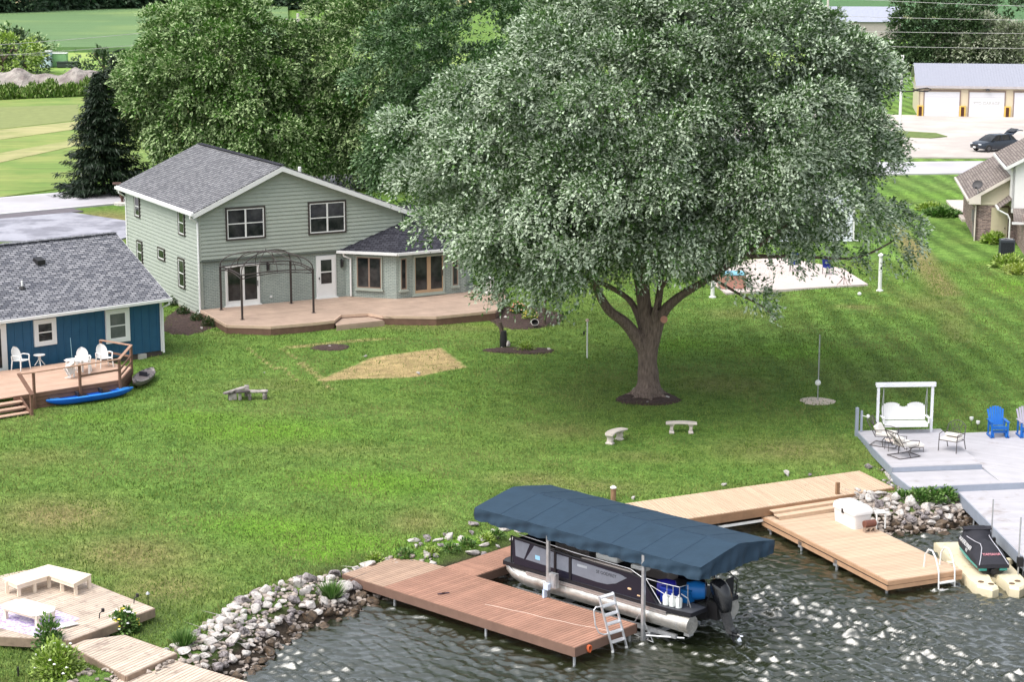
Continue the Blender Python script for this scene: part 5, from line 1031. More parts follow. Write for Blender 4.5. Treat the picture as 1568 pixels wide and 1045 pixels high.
def pwc():
    # floating cradle
    ax = R(-86.5); f = thing('jet_ski_float', 'cream plastic floating dock cradle carrying the covered jet ski', 'float dock', (16.05, 65.4, 0), ax)
    cr = M('cream_float_plastic', lin(230, 218, 186, .9), .6, .10, 2.0, c2=lin(190, 165, 120, .85), c2s=2.0, c2lo=.55, c2hi=.75)
    # x along the float (positive towards open water), y across
    mb = MB()
    for s_ in (-1, 1):
        out = [(-2.4, .10), (-2.4, .95), (1.9, .95), (2.55, .85), (2.95, .45), (2.75, .18), (2.2, .22), (1.6, .12)]
        poly = [(x, s_ * y) for x, y in out]; 
        if s_ < 0: poly = poly[::-1]
        n = len(poly); cx = sum(p[0] for p in poly) / n; cy = sum(p[1] for p in poly) / n
        sh = lambda k, z: [(cx + (p[0] - cx) * k, cy + (p[1] - cy) * k, z) for p in poly]
        o = MB().loft([sh(.97, -.12), sh(1.0, 0), sh(1.0, .26), sh(.95, .33)]); o.build('float_lobe', cr, f, smooth=30)
        for x, y in ((2.45, .35), (2.2, .62)): MB().lathe([(.10, .325), (.10, .345), (.06, .345)], (x, s_ * y, 0), 12).build('deck_plug', M('plug_brown', lin(110, 90, 70, .8), .7), f)  # plug discs in a brown darker than the cream float
        MB().lathe([(.14, .2), (.14, .36), (.07, .38)], (-.1 if s_ > 0 else .1, s_ * 1.05, 0), 12).build('pole_collar', cr, f)
    MB().box(-2.3, 1.5, -.12, .12, .05, .22).build('keel_bed', cr, f)
    # covered watercraft
    j = thing('covered_jet_ski', 'jet ski under a black fitted cover with teal hull, resting on the cream float', 'jet ski', (16.05, 65.4, .28), ax)
    n = 20; teal = M('teal_gelcoat', lin(70, 170, 160, .8), .3, .05)
    def sec(x, w_, zk, zg): return [(x, w_ * math.cos(math.pi * k / 12), zg - (zg - zk) * math.sin(math.pi * k / 12) ** .8) for k in range(13)]
    h = MB().loft([sec(-1.75, .03, .38, .45), sec(-1.4, .32, .16, .42), sec(-.8, .50, .04, .40), (sec(0, .56, .02, .40)), sec(1.0, .55, .02, .38), sec(1.45, .50, .04, .36)], closed=True); h.build('hull', M('black_hull', lin(30, 34, 38, .7), .3), j, smooth=40)
    st = MB(); 
    for s_ in (-1, 1): st.loft([[(x, s_ * w_, z), (x, s_ * (w_ + .02), z), (x, s_ * (w_ + .02), z - .10), (x, s_ * w_, z - .10)] for x, w_, z in ((-1.3, .36, .40), (-.6, .53, .40), (.4, .57, .39), (1.40, .51, .37))])
    st.box(1.44, 1.50, -.48, -.22, .20, .38).box(1.44, 1.50, .22, .48, .20, .38); st.build('side_stripe', teal, j)
    MB().lathe([(.07, 0), (.10, .02), (.10, .10)], (0, 0, 0), 12).xf(Matrix.Translation((1.5, 0, .18)) @ Matrix.Rotation(R(90), 4, 'Y')).build('jet_nozzle', blackm, j)
    cov = M('charcoal_cover_cloth', lin(50, 50, 58, .7), .8, .12, 5.0, bump=.012, bscale=10)
    def cs(x, w_, top, tw, zb=.42, hump=0):
        prof = [(w_, zb - .06), (w_ + .01, zb + .06), (w_ * .93, zb + (top - zb) * .45), (tw * 1.15, zb + (top - zb) * .86), (tw * .7, top - .01 + hump * .3), (0, top + hump)]
        L_ = [(x, y, z) for y, z in prof]; return L_ + [(x, -y, z) for y, z in prof[-2::-1]]
    secs = [cs(-1.78, .05, .52, .02), cs(-1.45, .36, .62, .12), cs(-1.05, .47, .78, .22), cs(-.72, .52, .98, .34), cs(-.60, .54, 1.16, .40), cs(-.45, .55, 1.18, .38), cs(-.32, .55, .98, .22), cs(-.1, .56, .86, .15), cs(.25, .57, .90, .17), cs(.75, .57, .92, .18), cs(1.0, .56, .82, .22), cs(1.35, .55, .58, .34), cs(1.55, .52, .44, .40, .36)]
    c = MB().loft(secs, closed=True, cap=True); co = c.build('fitted_cover', cov, j, smooth=50)
    hb = MB().loft([[(x, y, z) for x, z in ((-.68, 1.08), (-.5, 1.16), (-.36, 1.08), (-.5, 1.0))] for y in (-.48, -.3, 0, .3, .48)]); hb.build('handlebar_bulge', cov, co, smooth=50)
    pipe = M('light_grey_piping', lin(196, 196, 204, .85), .6)
    pp = MB()
    for s_ in (-1, 1):
        pp.tube([(1.56, s_ * .50, .42), (1.35, s_ * .40, .60), (1.0, s_ * .27, .84), (.72, s_ * .24, .90), (.3, s_ * .30, .86), (-.3, s_ * .38, .84), (-.7, s_ * .46, .90), (-1.1, s_ * .38, .74)], .014, 6)
    pp.build('piping', pipe, co)
    wt = M('white_print', (.8, .8, .8), .5, 0)
    text('side_lettering', 'WAVERUNNER', co, (-.02, -.545, .70), (R(66), 0, 0), .20, wt, .002, shear=.2); text('side_lettering', 'VX', co, (.28, -.585, .55), (R(74), 0, 0), .17, wt, .002, shear=.2)
    text('rear_lettering', 'YAMAHA', co, (1.235, 0, .685), (R(37), 0, R(90)), .15, M('red_white_print', lin(225, 150, 160, .9), .5), .003)
    for i, (x, y) in enumerate(((16.59, 66.14), (16.99, 63.94))):
        p = thing('mooring_pole', ['slim grey steel pole beside the jet ski handlebars', 'slim grey steel pole beside the jet ski stern'][i], 'mooring pole', (x, y, 0), group='steel poles between float and grey dock')
        MB().tube([(0, 0, -1.5), (0, 0, 2.33)], .028, 10).build('pole', galv, p); MB().box(-.05, .14, -.07, .07, .62, .95).build('bracket', blackm, p)
pwc()
# ================================================================ furniture
blue_pl = M('bright_blue_plastic', lin(24, 108, 196, .85), .45, .06); grey_pl = M('grey_plastic_slats', lin(176, 170, 186, .85), .5, .06)
def adirondack(label, loc, rz, seatm, backm, rocker=True, w=.64, seat_m=None):
    c = thing('adirondack_chair', label, 'chair', loc, rz, None)     # faces local -y
    n = 7; b = MB()
    for i in range(n):
        t = (i - (n - 1) / 2) / ((n - 1) / 2); x0 = t * .24; x1 = t * .31; top = 1.16 - .13 * t * t; y0, y1 = .18, .48
        sw = .040; b.loft([[(x0 - sw, y0, .42), (x0 + sw, y0, .42), (x0 + sw, y0 + .025, .42), (x0 - sw, y0 + .025, .42)], [(x1 - sw, y1, top), (x1 + sw, y1, top), (x1 + sw, y1 + .025, top), (x1 - sw, y1 + .025, top)]])
    b.build('backrest', backm, c); s = MB()
    for i in range(6): s.cbox((0, -.38 + i * .105, .47 - i * .018), (.56, .09, .025), rx=R(-9))
    s.build('seat', seat_m or seatm, c)
    for sx in (-1, 1):
        MB().cbox((sx * .33, -.05, .66), (.12, .72, .028)).build('armrest', seat_m or seatm, c); l = MB().box(sx * .33 - .035, sx * .33 + .035, -.36, -.30, .08, .645).box(sx * .33 - .03, sx * .33 + .03, .16, .22, .08, .645); l.build('leg', seatm, c)
    a = MB().box(-.30, .30, -.40, -.375, .36, .46); a.box(-.30, .30, -.3, -.27, .2, .30)
    for sx in (-1, 1): a.box(sx * .36 - .02, sx * .36 + .02, -.42, .30, .005, .08); a.box(sx * .27 - .03, sx * .27 + .03, -.40, -.2, .02, .2)
    a.build('glider_base' if rocker else 'base', seatm, c); return c
D15 = lambda px, py, z=1.155: at(px, py, z) + (z,)
adirondack('bright blue slatted adirondack chair on the grey lakeside deck', D15(1527, 668), R(2), blue_pl, blue_pl)
adirondack('grey-backed adirondack chair with blue base at the photo\'s right edge', D15(1572, 668), R(2), blue_pl, grey_pl, seat_m=grey_pl)
def plastic_chair(label, loc, rz, tip=None):
    c = thing('plastic_chair', label, 'chair', loc, rz, 'white plastic chairs on the railed deck')
    def shell(): 
        rings = []
        for t in np.linspace(0, 1, 12):
            z = .42 + .58 * t; y = .20 + .20 * t; w_ = .26 * (1 - .0 * t) * math.sqrt(max(0.02, 1 - max(0, (t - .45) / .56) ** 2)); cv = .06
            rings.append([(w_ * k, y - cv * k * k, z) for k in (-1, -.6, -.2, .2, .6, 1)] + [(w_ * k, y + .02 - cv * k * k, z) for k in (1, .6, .2, -.2, -.6, -1)])
        return MB().loft(rings)
    shell().build('backrest', plastic_w, c, smooth=50); MB().loft([[(-.25, y, z), (.25, y, z), (.25, y, z + .02), (-.25, y, z + .02)] for y, z in ((-.27, .41), (-.22, .44), (.1, .41), (.22, .40))]).build('seat', plastic_w, c)
    for sx in (-1, 1):
        MB().tube([(sx * .28, .24, .62), (sx * .31, .1, .66), (sx * .31, -.22, .66), (sx * .29, -.27, .60)], .028, 6).build('armrest', plastic_w, c)
        for y, z in ((-.26, .62), (.24, .62)): MB().tube([(sx * .29, y, z), (sx * .27, y, .42), (sx * .31, y * 1.12, 0)], [.03, .032, .022], 6).build('leg', plastic_w, c)
    if tip: c.rotation_euler = tip
    return c
zb = 2.35; bd = lambda px, py, dz=0: at(px, py, zb + dz) + (zb + dz,)
plastic_chair('upright white plastic chair left of the small round table', bd(32, 566), R(60))
plastic_chair('high-backed white plastic chair in the middle of the railed deck', bd(128, 568), R(20))
plastic_chair('white plastic chair nearest the deck corner railing', bd(160, 562), R(35))
plastic_chair('white plastic chair tipped over on its side on the deck', bd(96, 566, .32), 0, (R(80), R(-25), R(60)))
def round_table(name, label, loc, r, h_, mat, group=None):
    t = thing(name, label, 'table', loc)
    MB().lathe([(r * .97, h_ - .03), (r, h_ - .02), (r, h_), (0.01, h_)], (0, 0, 0), 24).build('tabletop', mat, t)
    for k in range(4): a = k * math.pi / 2 + .4; MB().tube([(.05 * math.cos(a), .05 * math.sin(a), h_ - .04), (.04 * math.cos(a), .04 * math.sin(a), h_ * .55), (r * .9 * math.cos(a), r * .9 * math.sin(a), .01)], .02, 6).build('leg', mat, t)
    return t
round_table('side_table', 'small round white plastic table between the chairs and blue wall', bd(61, 560), .26, .5, plastic_w)
tb = thing('plastic_table', 'square white plastic table beside the brown railing of the deck', 'table', bd(120, 574), R(38)); MB().box(-.42, .42, -.38, .38, .66, .70).build('tabletop', plastic_w, tb, bevel=.02)
for x in (-.37, .37):
    for y in (-.33, .33): MB().box(x - .035, x + .035, y - .035, y + .035, 0, .66).build('leg', plastic_w, tb)
um = MB().tube([(0, 0, .0), (-.05, .02, 1.15)], .012, 6).build('thin_stake', M('pale_teal_rod', lin(150, 190, 200, .8), .5)); um.location = bd(111, 556); tag(um, 'thin pale upright rod leaning by the blue wall behind the white chairs', 'rod')
def kayak(name, label, mid, rz, L_, w_, mat, deckm, tilt=0.0):
    k = thing(name, label, 'kayak', mid, rz); n = 12; rings = []; dk = []
    for t in np.linspace(-1, 1, 21):
        f = max(.02, 1 - abs(t) ** 2.6); hw = w_ / 2 * f; zk = .27 * abs(t) ** 5; x = t * L_ / 2
        rings.append([(x, hw * math.cos(math.pi * i / 8), .30 - (.30 - zk) * math.sin(math.pi * i / 8) ** .7) for i in range(9)])
        dk.append([(x, hw * 1.0, .30), (x, hw * .86, .345), (x, hw * .68, .33 - .10 * (abs(t) < .62)), (x, -hw * .68, .33 - .10 * (abs(t) < .62)), (x, -hw * .86, .345), (x, -hw, .30)])
    MB().loft(rings, closed=True).build('hull', mat, k, smooth=40); MB().loft(dk, closed=False, cap=False).build('deck', deckm, k, smooth=30)
    for x in ((-.35, .75) if L_ > 3.5 else (.1,)):
        s = MB(); s.cbox((x, 0, .29), (.42, w_ * .5, .06)); s.cbox((x - .26, 0, .40), (.06, w_ * .46, .22), ry=R(-12)); s.build('seat', M('black_pad', lin(50, 50, 60, .7), .8), k)
    hd = MB().tube([(-L_ / 2 + .15, -.05, .36), (-L_ / 2 + .15, 0, .42), (-L_ / 2 + .15, .05, .36)], .015, 6).tube([(L_ / 2 - .2, -.05, .36), (L_ / 2 - .2, 0, .42), (L_ / 2 - .2, .05, .36)], .015, 6); hd.build('handle', blackm, k)
    if tilt: k.rotation_euler = (tilt, 0, rz)
    return k
a = on_ground(62, 622); b_ = on_ground(196, 602); m_ = ((a[0] + b_[0]) / 2, (a[1] + b_[1]) / 2); kayak('blue_kayak', 'bright blue kayak lying against the foot of the railed deck', (m_[0] + .30, m_[1] - .28, gz(*m_) + .02), math.atan2(b_[1] - a[1], b_[0] - a[0]), 4.1, .80, M('kayak_blue', lin(20, 96, 210, .85), .35, .05), M('kayak_light_blue', lin(60, 150, 235, .85), .35, .05))
a = on_ground(198, 598); b_ = on_ground(226, 574); m_ = ((a[0] + b_[0]) / 2, (a[1] + b_[1]) / 2); kayak('grey_kayak', 'short mottled grey kayak on the grass at the deck corner', (m_[0] + .25, m_[1] - .15, gz(*m_) + .04), math.atan2(b_[1] - a[1], b_[0] - a[0]), 3.1, .78, M('kayak_grey', lin(120, 112, 112, .8), .5, .25, 4), M('kayak_mottled', lin(164, 156, 152, .85), .5, .35, 6, c2=lin(70, 64, 66, .7), c2s=4), R(6))
# porch swing in its white timber frame
def swing():
    x, y = at(1384, 662, 1.36); s = thing('porch_swing', 'white three-seat porch swing hanging in a white timber frame', 'porch swing', (x, y, 1.352), R(3)); s_w = M('white_swing_timber', lin(226, 228, 232, .92), .55, .06)  # one even white for all the frame timber
    for sx in (-1.12, 1.12):
        p = MB().box(sx - .05, sx + .05, -.06, .04, 0, 1.98); p.build('frame_post', s_w, s); MB().box(sx - .05, sx + .05, .95 - .05, 1.05, 0.0, 1.86).build('frame_post', s_w, s) if False else None
        MB().tube([(sx * .80, .0, 1.86), (sx * .80, -.1, .62)], .012, 6).tube([(sx * .80, .0, 1.86), (sx * .80, .3, .80)], .012, 6).build('hanging_chain', galv, s)
    MB().box(-1.24, 1.24, -.08, .06, 1.98, 2.10).box(-1.24, 1.24, -.10, -.08, 1.93, 2.11).build('top_beam', s_w, s)
    li = MB(); 
    for sx in (-1.12, 1.12): li.tube([(sx + .055 * math.sin(k * .9), -.065 + .055 * math.cos(k * .9), k * .055) for k in range(36)], .009, 5)
    li.tube([(-1.2 + k * .06, -.105, 2.02 + .05 * math.sin(k * 1.3)) for k in range(41)], .009, 5); li.build('string_lights', M('clear_bulb_white', (.8, .82, .85), .3, .05), s)
    bk = MB(); n = 22
    for i in range(n):
        xx = -.86 + i * 1.72 / (n - 1); u = abs(xx); top = 1.02 + .19 * max(0, 1 - ((u - .50) / .38) ** 2) ** .5 if abs(u - .5) < .38 else 1.02
        bk.loft([[(xx - .038, .14 + .1 * t, .50 + (top - .50) * t), (xx + .038, .14 + .1 * t, .50 + (top - .50) * t), (xx + .038, .165 + .1 * t, .50 + (top - .50) * t), (xx - .038, .165 + .1 * t, .50 + (top - .50) * t)] for t in (0, .5, 1)])
    bk.build('backrest', white, s); st = MB()
    for i in range(5): st.box(-.90, .90, -.34 + i * .1, -.25 + i * .1, .44, .465)
    st.box(-.90, .90, -.36, -.34, .30, .46); st.build('seat', white, s)
    for sx in (-.93, .93): MB().box(sx - .06, sx + .06, -.36, .18, .66, .69).box(sx - .03, sx + .03, -.34, -.28, .44, .66).build('armrest', white, s)
swing()
iron = M('bronze_wrought_iron', lin(92, 86, 86, .7), .5, .15); cush = M('ivory_cushion', lin(228, 222, 214, .9), .85, .06)
def iron_chair(name, label, loc, rz, style=0):
    c = thing(name, label, 'chair', loc, rz); c.scale = (1.28, 1.28, 1.12)        # faces -y
    f = MB(); w_ = .30
    if style == 0:      # club chair with lattice back
        for sx in (-1, 1):
            f.tube([(sx * w_, -.30, 0), (sx * w_, -.28, .40), (sx * w_, -.26, .62), (sx * (w_ + .02), 0, .64), (sx * w_, .24, .60)], .014, 6); f.tube([(sx * w_, .36, 0), (sx * w_, .22, .40), (sx * w_, .26, .62), (sx * w_ * .95, .34, .86)], .014, 6)
        f.tube([(-w_, -.28, .40), (w_, -.28, .40), (w_, .22, .38), (-w_, .22, .38), (-w_, -.28, .40)], .013, 6); f.build('frame', iron, c)
        b = MB(); b.tube([(-w_ * .95, .34, .86), (-.15, .37, .98), (0, .38, 1.02), (.15, .37, .98), (w_ * .95, .34, .86)], .013, 6)
        for i in range(7):
            x = -.24 + i * .08; b.tube([(x, .25, .42), (x * .2 + .1 * ((i % 2) * 2 - 1), .31, .7), (x, .36, .93)], .008, 5)
        b.tube([(-w_, .26, .60), (w_, .26, .60)], .01, 5); b.build('backrest', iron, c)
        MB().cbox((0, -.03, .445), (.56, .52, .10)).build('seat_cushion', cush, c, bevel=.04); MB().cbox((.02, .08, .56), (.44, .40, .12), rx=R(-15)).build('pillow', cush, c, bevel=.05)
    else:               # reclining spring chair with curved sled legs
        for sx in (-1, 1):
            f.tube([(sx * w_, -.42, .02), (sx * w_, .10, .015), (sx * w_, .38, .03)], .015, 6); f.tube([(sx * w_, -.05, .02), (sx * w_ * .8, 0, .22), (sx * w_, -.1, .36)], .015, 6); f.tube([(sx * w_, -.34, .40), (sx * w_, .20, .36), (sx * w_, .50, .95)], .015, 6); f.tube([(sx * w_, -.34, .40), (sx * w_, -.36, .58), (sx * w_, -.1, .63), (sx * w_, .30, .58)], .014, 6)
        f.tube([(-w_, -.42, .02), (w_, -.42, .02)], .014, 6); f.tube([(-w_, .38, .03), (w_, .38, .03)], .014, 6); f.tube([(-w_, .50, .95), (w_, .50, .95)], .014, 6); f.build('frame', iron, c)
        b = MB()
        for i in range(6): b.tube([(-w_ + .1 * i, .2, .38), (w_ - .1 * i, .49, .93)], .008, 5)
        b.build('backrest', iron, c); MB().cbox((0, -.06, .45), (.55, .56, .11)).build('seat_cushion', cush, c, bevel=.04); MB().cbox((0, .18, .60), (.52, .14, .34), rx=R(-28)).build('back_cushion', cush, c, bevel=.05)
    return c
U = lambda px, py: at(px, py, 1.355) + (1.355,)
iron_chair('club_chair', 'iron club chair with ivory cushions alone on the right of the upper deck', U(1457, 690), R(-38))
iron_chair('lounge_chair', 'iron lounge chair with round ivory pillow beside the swing post', U(1354, 682), R(62), 1)
iron_chair('spring_chair', 'iron spring chair on sled legs nearest the front deck edge', U(1383, 699), R(118), 1)
ot = thing('ottoman', 'low ottoman with ivory cushion between the two iron chairs', 'ottoman', U(1401, 692), R(10)); MB().cbox((0, 0, .27), (.62, .46, .12)).build('cushion', cush, ot, bevel=.04)
o_ = MB()
for x in (-.27, .27):
    for y in (-.19, .19): o_.tube([(x, y, .21), (x, y, 0.01)], .013, 6)
o_.tube([(-.27, -.19, .2), (.27, -.19, .2), (.27, .19, .2), (-.27, .19, .2), (-.27, -.19, .2)], .013, 6); o_.build('frame', iron, ot)
tt = thing('iron_side_table', 'small dark iron side table in front of the lounge chair', 'table', U(1366, 690), .2); MB().cbox((0, 0, .42), (.5, .42, .03)).build('tabletop', M('pale_table_top', lin(222, 205, 195, .85), .6), tt)
for x in (-.22, .22):
    for y in (-.18, .18): MB().tube([(x, y, .4), (x * 1.1, y * 1.1, 0.01)], .012, 6).build('leg', iron, tt)
for i, (px, py) in enumerate(((1487, 648), (1497, 654))):
    p_ = on_ground(px, py + 6); o = thing('garden_spotlight', ['white garden spotlight on a stake behind the club chair, the farther one', 'white garden spotlight on a stake nearer the blue chair'][i], 'garden light', p_)
    MB().tube([(0, 0, -.1), (0, 0, .3)], .012, 6).build('stake', blackm, o); MB().lathe([(.03, 0), (.08, .06), (.085, .16), (.05, .17)], (0, 0, .26), 10).build('lamp_head', offwhite, o)
# curved concrete benches
def bench(name, label, loc, rz, L_=1.28, curve=.16):
    b = thing(name, label, 'bench', loc, rz, 'curved concrete garden benches under the tree'); rings = []
    bm = M('cast_concrete', lin(206, 196, 186, .9), .9, .14, 6, bump=.012, bscale=12)
    for t in np.linspace(-1, 1, 13):
        x = t * L_ / 2; yc = curve * (1 - t * t) - curve; hw = .19 * (1 if abs(t) < .95 else .8); rings.append([(x, yc - hw, .40), (x, yc + hw, .40), (x, yc + hw + .02, .44), (x, yc + hw, .47), (x, yc - hw, .47), (x, yc - hw - .02, .44)])
    MB().loft(rings).build('seat', bm, b, smooth=40)
    for sx in (-1, 1):
        m = MB(); xx = sx * L_ * .31; pr = [(.14, .0), (.15, .05), (.10, .10), (.09, .2), (.10, .3), (.15, .36), (.16, .402)]
        m.loft([[(xx - r_ * .7, -curve * .4 - r_ * 1.1, z), (xx + r_ * .7, -curve * .4 - r_ * 1.1, z), (xx + r_ * .7, -curve * .4 + r_ * 1.1, z), (xx - r_ * .7, -curve * .4 + r_ * 1.1, z)] for r_, z in pr]); m.cbox((xx, -curve * .4 - .12, .21), (.1, .06, .10)); m.build('leg', bm, b)
    return b
bench('concrete_bench', 'pale curved concrete bench seen nearly end-on, left of the other bench', on_ground(939, 677), R(58)); bench('concrete_bench', 'pale curved concrete bench seen broadside, right of the other bench', on_ground(1043, 663), R(-3))
# stacked bench pieces on the lawn
pl_ = thing('stacked_bench_pieces', 'small pile of pale concrete bench slabs and pedestals on the lawn', 'bench pieces', on_ground(372, 613), R(8)); bm = M('grey_weathered_cast_stone', lin(176, 168, 162, .85), .9, .3, 5, c2=lin(96, 90, 88, .7), c2s=3)
def bar(c, sz, rz, rx=0, ry=0, nm='slab', m=bm): MB().cbox(c, sz, rz, 0, rx, ry).build(nm, m, pl_, bevel=.03)
bar((-.45, .1, .16), (.34, .28, .32), .2, nm='pedestal'); bar((-.12, .0, .14), (.14, .2, .28), 0, nm='pedestal'); bar((.30, -.05, .14), (.14, .2, .28), 0, nm='pedestal'); bar((.95, .0, .14), (.2, .22, .28), 0, nm='pedestal')
bar((.62, .05, .36), (.95, .34, .09), -.05, nm='slab'); bar((-.35, .15, .40), (1.0, .36, .10), .55, R(-8), R(-8), nm='slab'); bar((.18, .3, .34), (.20, .22, .50), .1, nm='pedestal'); bar((0, -.1, .40), (.6, .28, .07), .3, nm='dark_slab', m=M('lichen_dark_concrete', lin(92, 84, 84, .7), .9, .3))
# tether ball, posts, bird feeder pole
p_ = on_ground(1252, 614); t = thing('tetherball_pole', 'thin grey tetherball pole with a white ball in a pale gravel ring', 'tetherball', p_)
MB().tube([(0, 0, -.2), (0, 0, 2.95)], .022, 8).build('pole', galv, t); MB().tube([(.05, 0, 2.9), (.02, -.06, .95)], .006, 5).build('cord', M('cord_grey', (.3, .3, .3)), t)
b = MB().lathe([(.001 + .13 * math.sin(math.pi * k / 10), -.13 * math.cos(math.pi * k / 10)) for k in range(11)], (-.02, -.06, .82), 16).build('ball', M('white_ball', (.8, .8, .76), .4, .05), t, smooth=True)
def disc(name, label, cat, px, py, rx, ry, mat, h_=.05, seed=1, kind=None):
    x, y, z = on_ground(px, py); rs = random.Random(seed); n = 36; mb = MB(); rim = []; inn = []
    for k in range(n):
        a = 2 * math.pi * k / n; j = 1 + rs.uniform(-.06, .06) + .05 * math.sin(3 * a + seed); X, Y = rx * j * math.cos(a), ry * j * math.sin(a); rim.append((X, Y, gz(x + X, y + Y) - z - .01)); inn.append((X * .9, Y * .9, gz(x + X * .9, y + Y * .9) - z + h_))
    mid = [(X * .5, Y * .5, gz(x + X * .5, y + Y * .5) - z + h_ * 1.2 + rs.uniform(0, .02)) for X, Y, _ in inn]
    mb.loft([rim, inn, mid], cap=True); o = mb.build(name, mat); o.location = (x, y, z); tag(o, label, cat, kind=kind); return o
disc('gravel_ring', 'round pale gravel patch around the tetherball pole', 'gravel patch', 1252, 615, .80, .72, pink_stone, .03)
disc('mulch_ring', 'dark mulch circle around the foot of the big maple', 'mulch bed', 992, 611, 1.42, 1.15, mulch, .07, 3)
disc('mulch_circle', 'small dark mulch circle in the lawn with a stump stone', 'mulch bed', 506, 533, .95, .72, mulch, .05, 5)
disc('mulch_bed', 'dark mulch flower bed beside the patio deck corner', 'mulch bed', 805, 487, 2.0, 3.1, mulch, .06, 8)
disc('mulch_bed', 'dark mulch bed on the lawn around the yellow-green plant', 'mulch bed', 797, 538, 1.75, .78, mulch, .06, 11)
disc('mulch_strip', 'dark mulch strip with small shrubs along the green side wall', 'mulch bed', 300, 488, 1.7, 4.2, mulch, .05, 14).rotation_euler = (0, 0, 0)
def rod_thing(name, label, cat, px, py, h_, r, mat, cap=None, capr=.0, extra=None):
    t = thing(name, label, cat, on_ground(px, py)); MB().tube([(0, 0, -.2), (0, 0, h_)], r, 10).build('post', mat, t)
    if cap: MB().lathe([(r * 1.2, 0), (capr, .02), (capr, .10), (r * .5, .14)], (0, 0, h_), 12).build('cap', cap, t)
    return t
t = rod_thing('white_garden_post', 'thin white post with a round top and black bracket on the lawn', 'post', 899, 549, 1.78, .035, offwhite, M('pinkish_cap', lin(225, 195, 185, .9)), .08); MB().tube([(0, 0, 1.3), (-.13, 0, 1.32), (-.15, 0, 1.22)], .012, 6).cbox((-.16, 0, 1.22), (.08, .06, .16)).build('bracket', blackm, t)
def pillar(label, px, py, h_):
    t = thing('white_column', label, 'column', on_ground(px, py)); MB().lathe([(.20, 0), (.20, .06), (.11, .10), (.10, h_ - .1), (.13, h_ - .06), (.13, h_)], (0, 0, 0), 16).build('shaft', offwhite, t, smooth=35); MB().lathe([(.17, 0), (.17, .05), (.04, .16)], (0, 0, h_), 12).build('cap', offwhite, t); return t
pillar('short white column at the left corner of the concrete patio', 1091, 456, 1.5); pillar('taller white column on the lawn right of the patio', 1347, 446, 2.0)
b = MB().lathe([(.001 + .11 * math.sin(math.pi * k / 8), -.11 * math.cos(math.pi * k / 8)) for k in range(9)], (0, 0, .10), 12).build('white_ball', offwhite, smooth=True); b.location = on_ground(1316, 453); tag(b, 'white ball lying on the grass near the taller white column', 'ball')
# trash can by the patio corner
x, y = at(748, 449, 2.26); t = thing('white_bin', 'white plastic bin at the far corner of the patio deck', 'bin', (x, y, 2.255), .3); MB().lathe([(.26, 0), (.33, .72), (.36, .74), (.36, .78)], (0, 0, 0), 18).build('body', plastic_w, t, smooth=40); MB().lathe([(.37, .785), (.34, .86), (.12, .92), (.02, .92)], (0, 0, 0), 18).build('lid', plastic_w, t, smooth=40)
x, y = at(757, 455, 2.26); t = thing('garden_tools_rack', 'black metal garden stand leaning beside the white bin', 'stand', (x, y, 2.255), .2)
mb = MB()
for k in range(4): mb.tube([(-.12 + .09 * k, 0, 0), (-.02 + .07 * k, .1, .95)], .014, 5)
mb.build('rods', blackm, t); MB().box(-.14, .2, -.04, .04, .10, .14).build('crossbar', blackm, t)
# patio table things seen beneath the tree
for i, (px, py, w_, lb) in enumerate(((1120, 440, .7, 'terracotta-sided hot tub box with pale blue cover under the maple branches'),)):
    x, y = at(px, py, pz); t = thing('hot_tub', lb, 'hot tub', (x, y, pz + .001), .1); MB().box(-.7, .7, -.6, .6, 0, .75).build('shell', M('terracotta_panel', lin(190, 140, 125, .85), .7, .1), t, bevel=.05); MB().box(-.72, .72, -.62, .62, .755, .84).build('cover', M('pale_blue_vinyl', lin(130, 190, 210, .85), .5), t, bevel=.03)
def patio_chair(label, px, py, rz, mat, grp):
    x, y = at(px, py, pz); c = thing('patio_chair', label, 'chair', (x, y, pz), rz, grp); MB().cbox((0, 0, .42), (.52, .5, .07)).build('seat', mat, c, bevel=.02); MB().cbox((0, .24, .72), (.52, .07, .6), rx=R(-12)).build('backrest', mat, c, bevel=.02)
    for x_ in (-.24, .24):
        for y_ in (-.22, .22): MB().tube([(x_, y_, 0), (x_, y_, .4)], .018, 6).build('leg', blackm, c)
navyc = M('navy_canvas', lin(24, 40, 120, .8), .8, .1); cobalt = M('cobalt_canvas', lin(30, 80, 190, .85), .7, .1)
patio_chair('navy patio chair glimpsed under the maple at the right of the patio', 1268, 420, .4, navyc, None); patio_chair('navy patio chair glimpsed in the middle of the patio', 1216, 415, -.2, navyc, None)
patio_chair('cobalt blue chair seen left of the patio between the maple limbs', 1060, 414, .2, cobalt, None)
t = thing('umbrella_base', 'bare brown umbrella stand with splayed legs on the concrete patio', 'umbrella stand', at(1292, 436, pz) + (pz,), 0)
mb = MB().tube([(0, 0, 0), (.05, .02, 1.25)], .02, 6)
for k in range(4): a = k * 1.57 + .4; mb.tube([(0, 0, .45), (.45 * math.cos(a), .45 * math.sin(a), .0)], .014, 5)
mb.build('stand', M('brown_tube', lin(120, 96, 84, .8)), t)
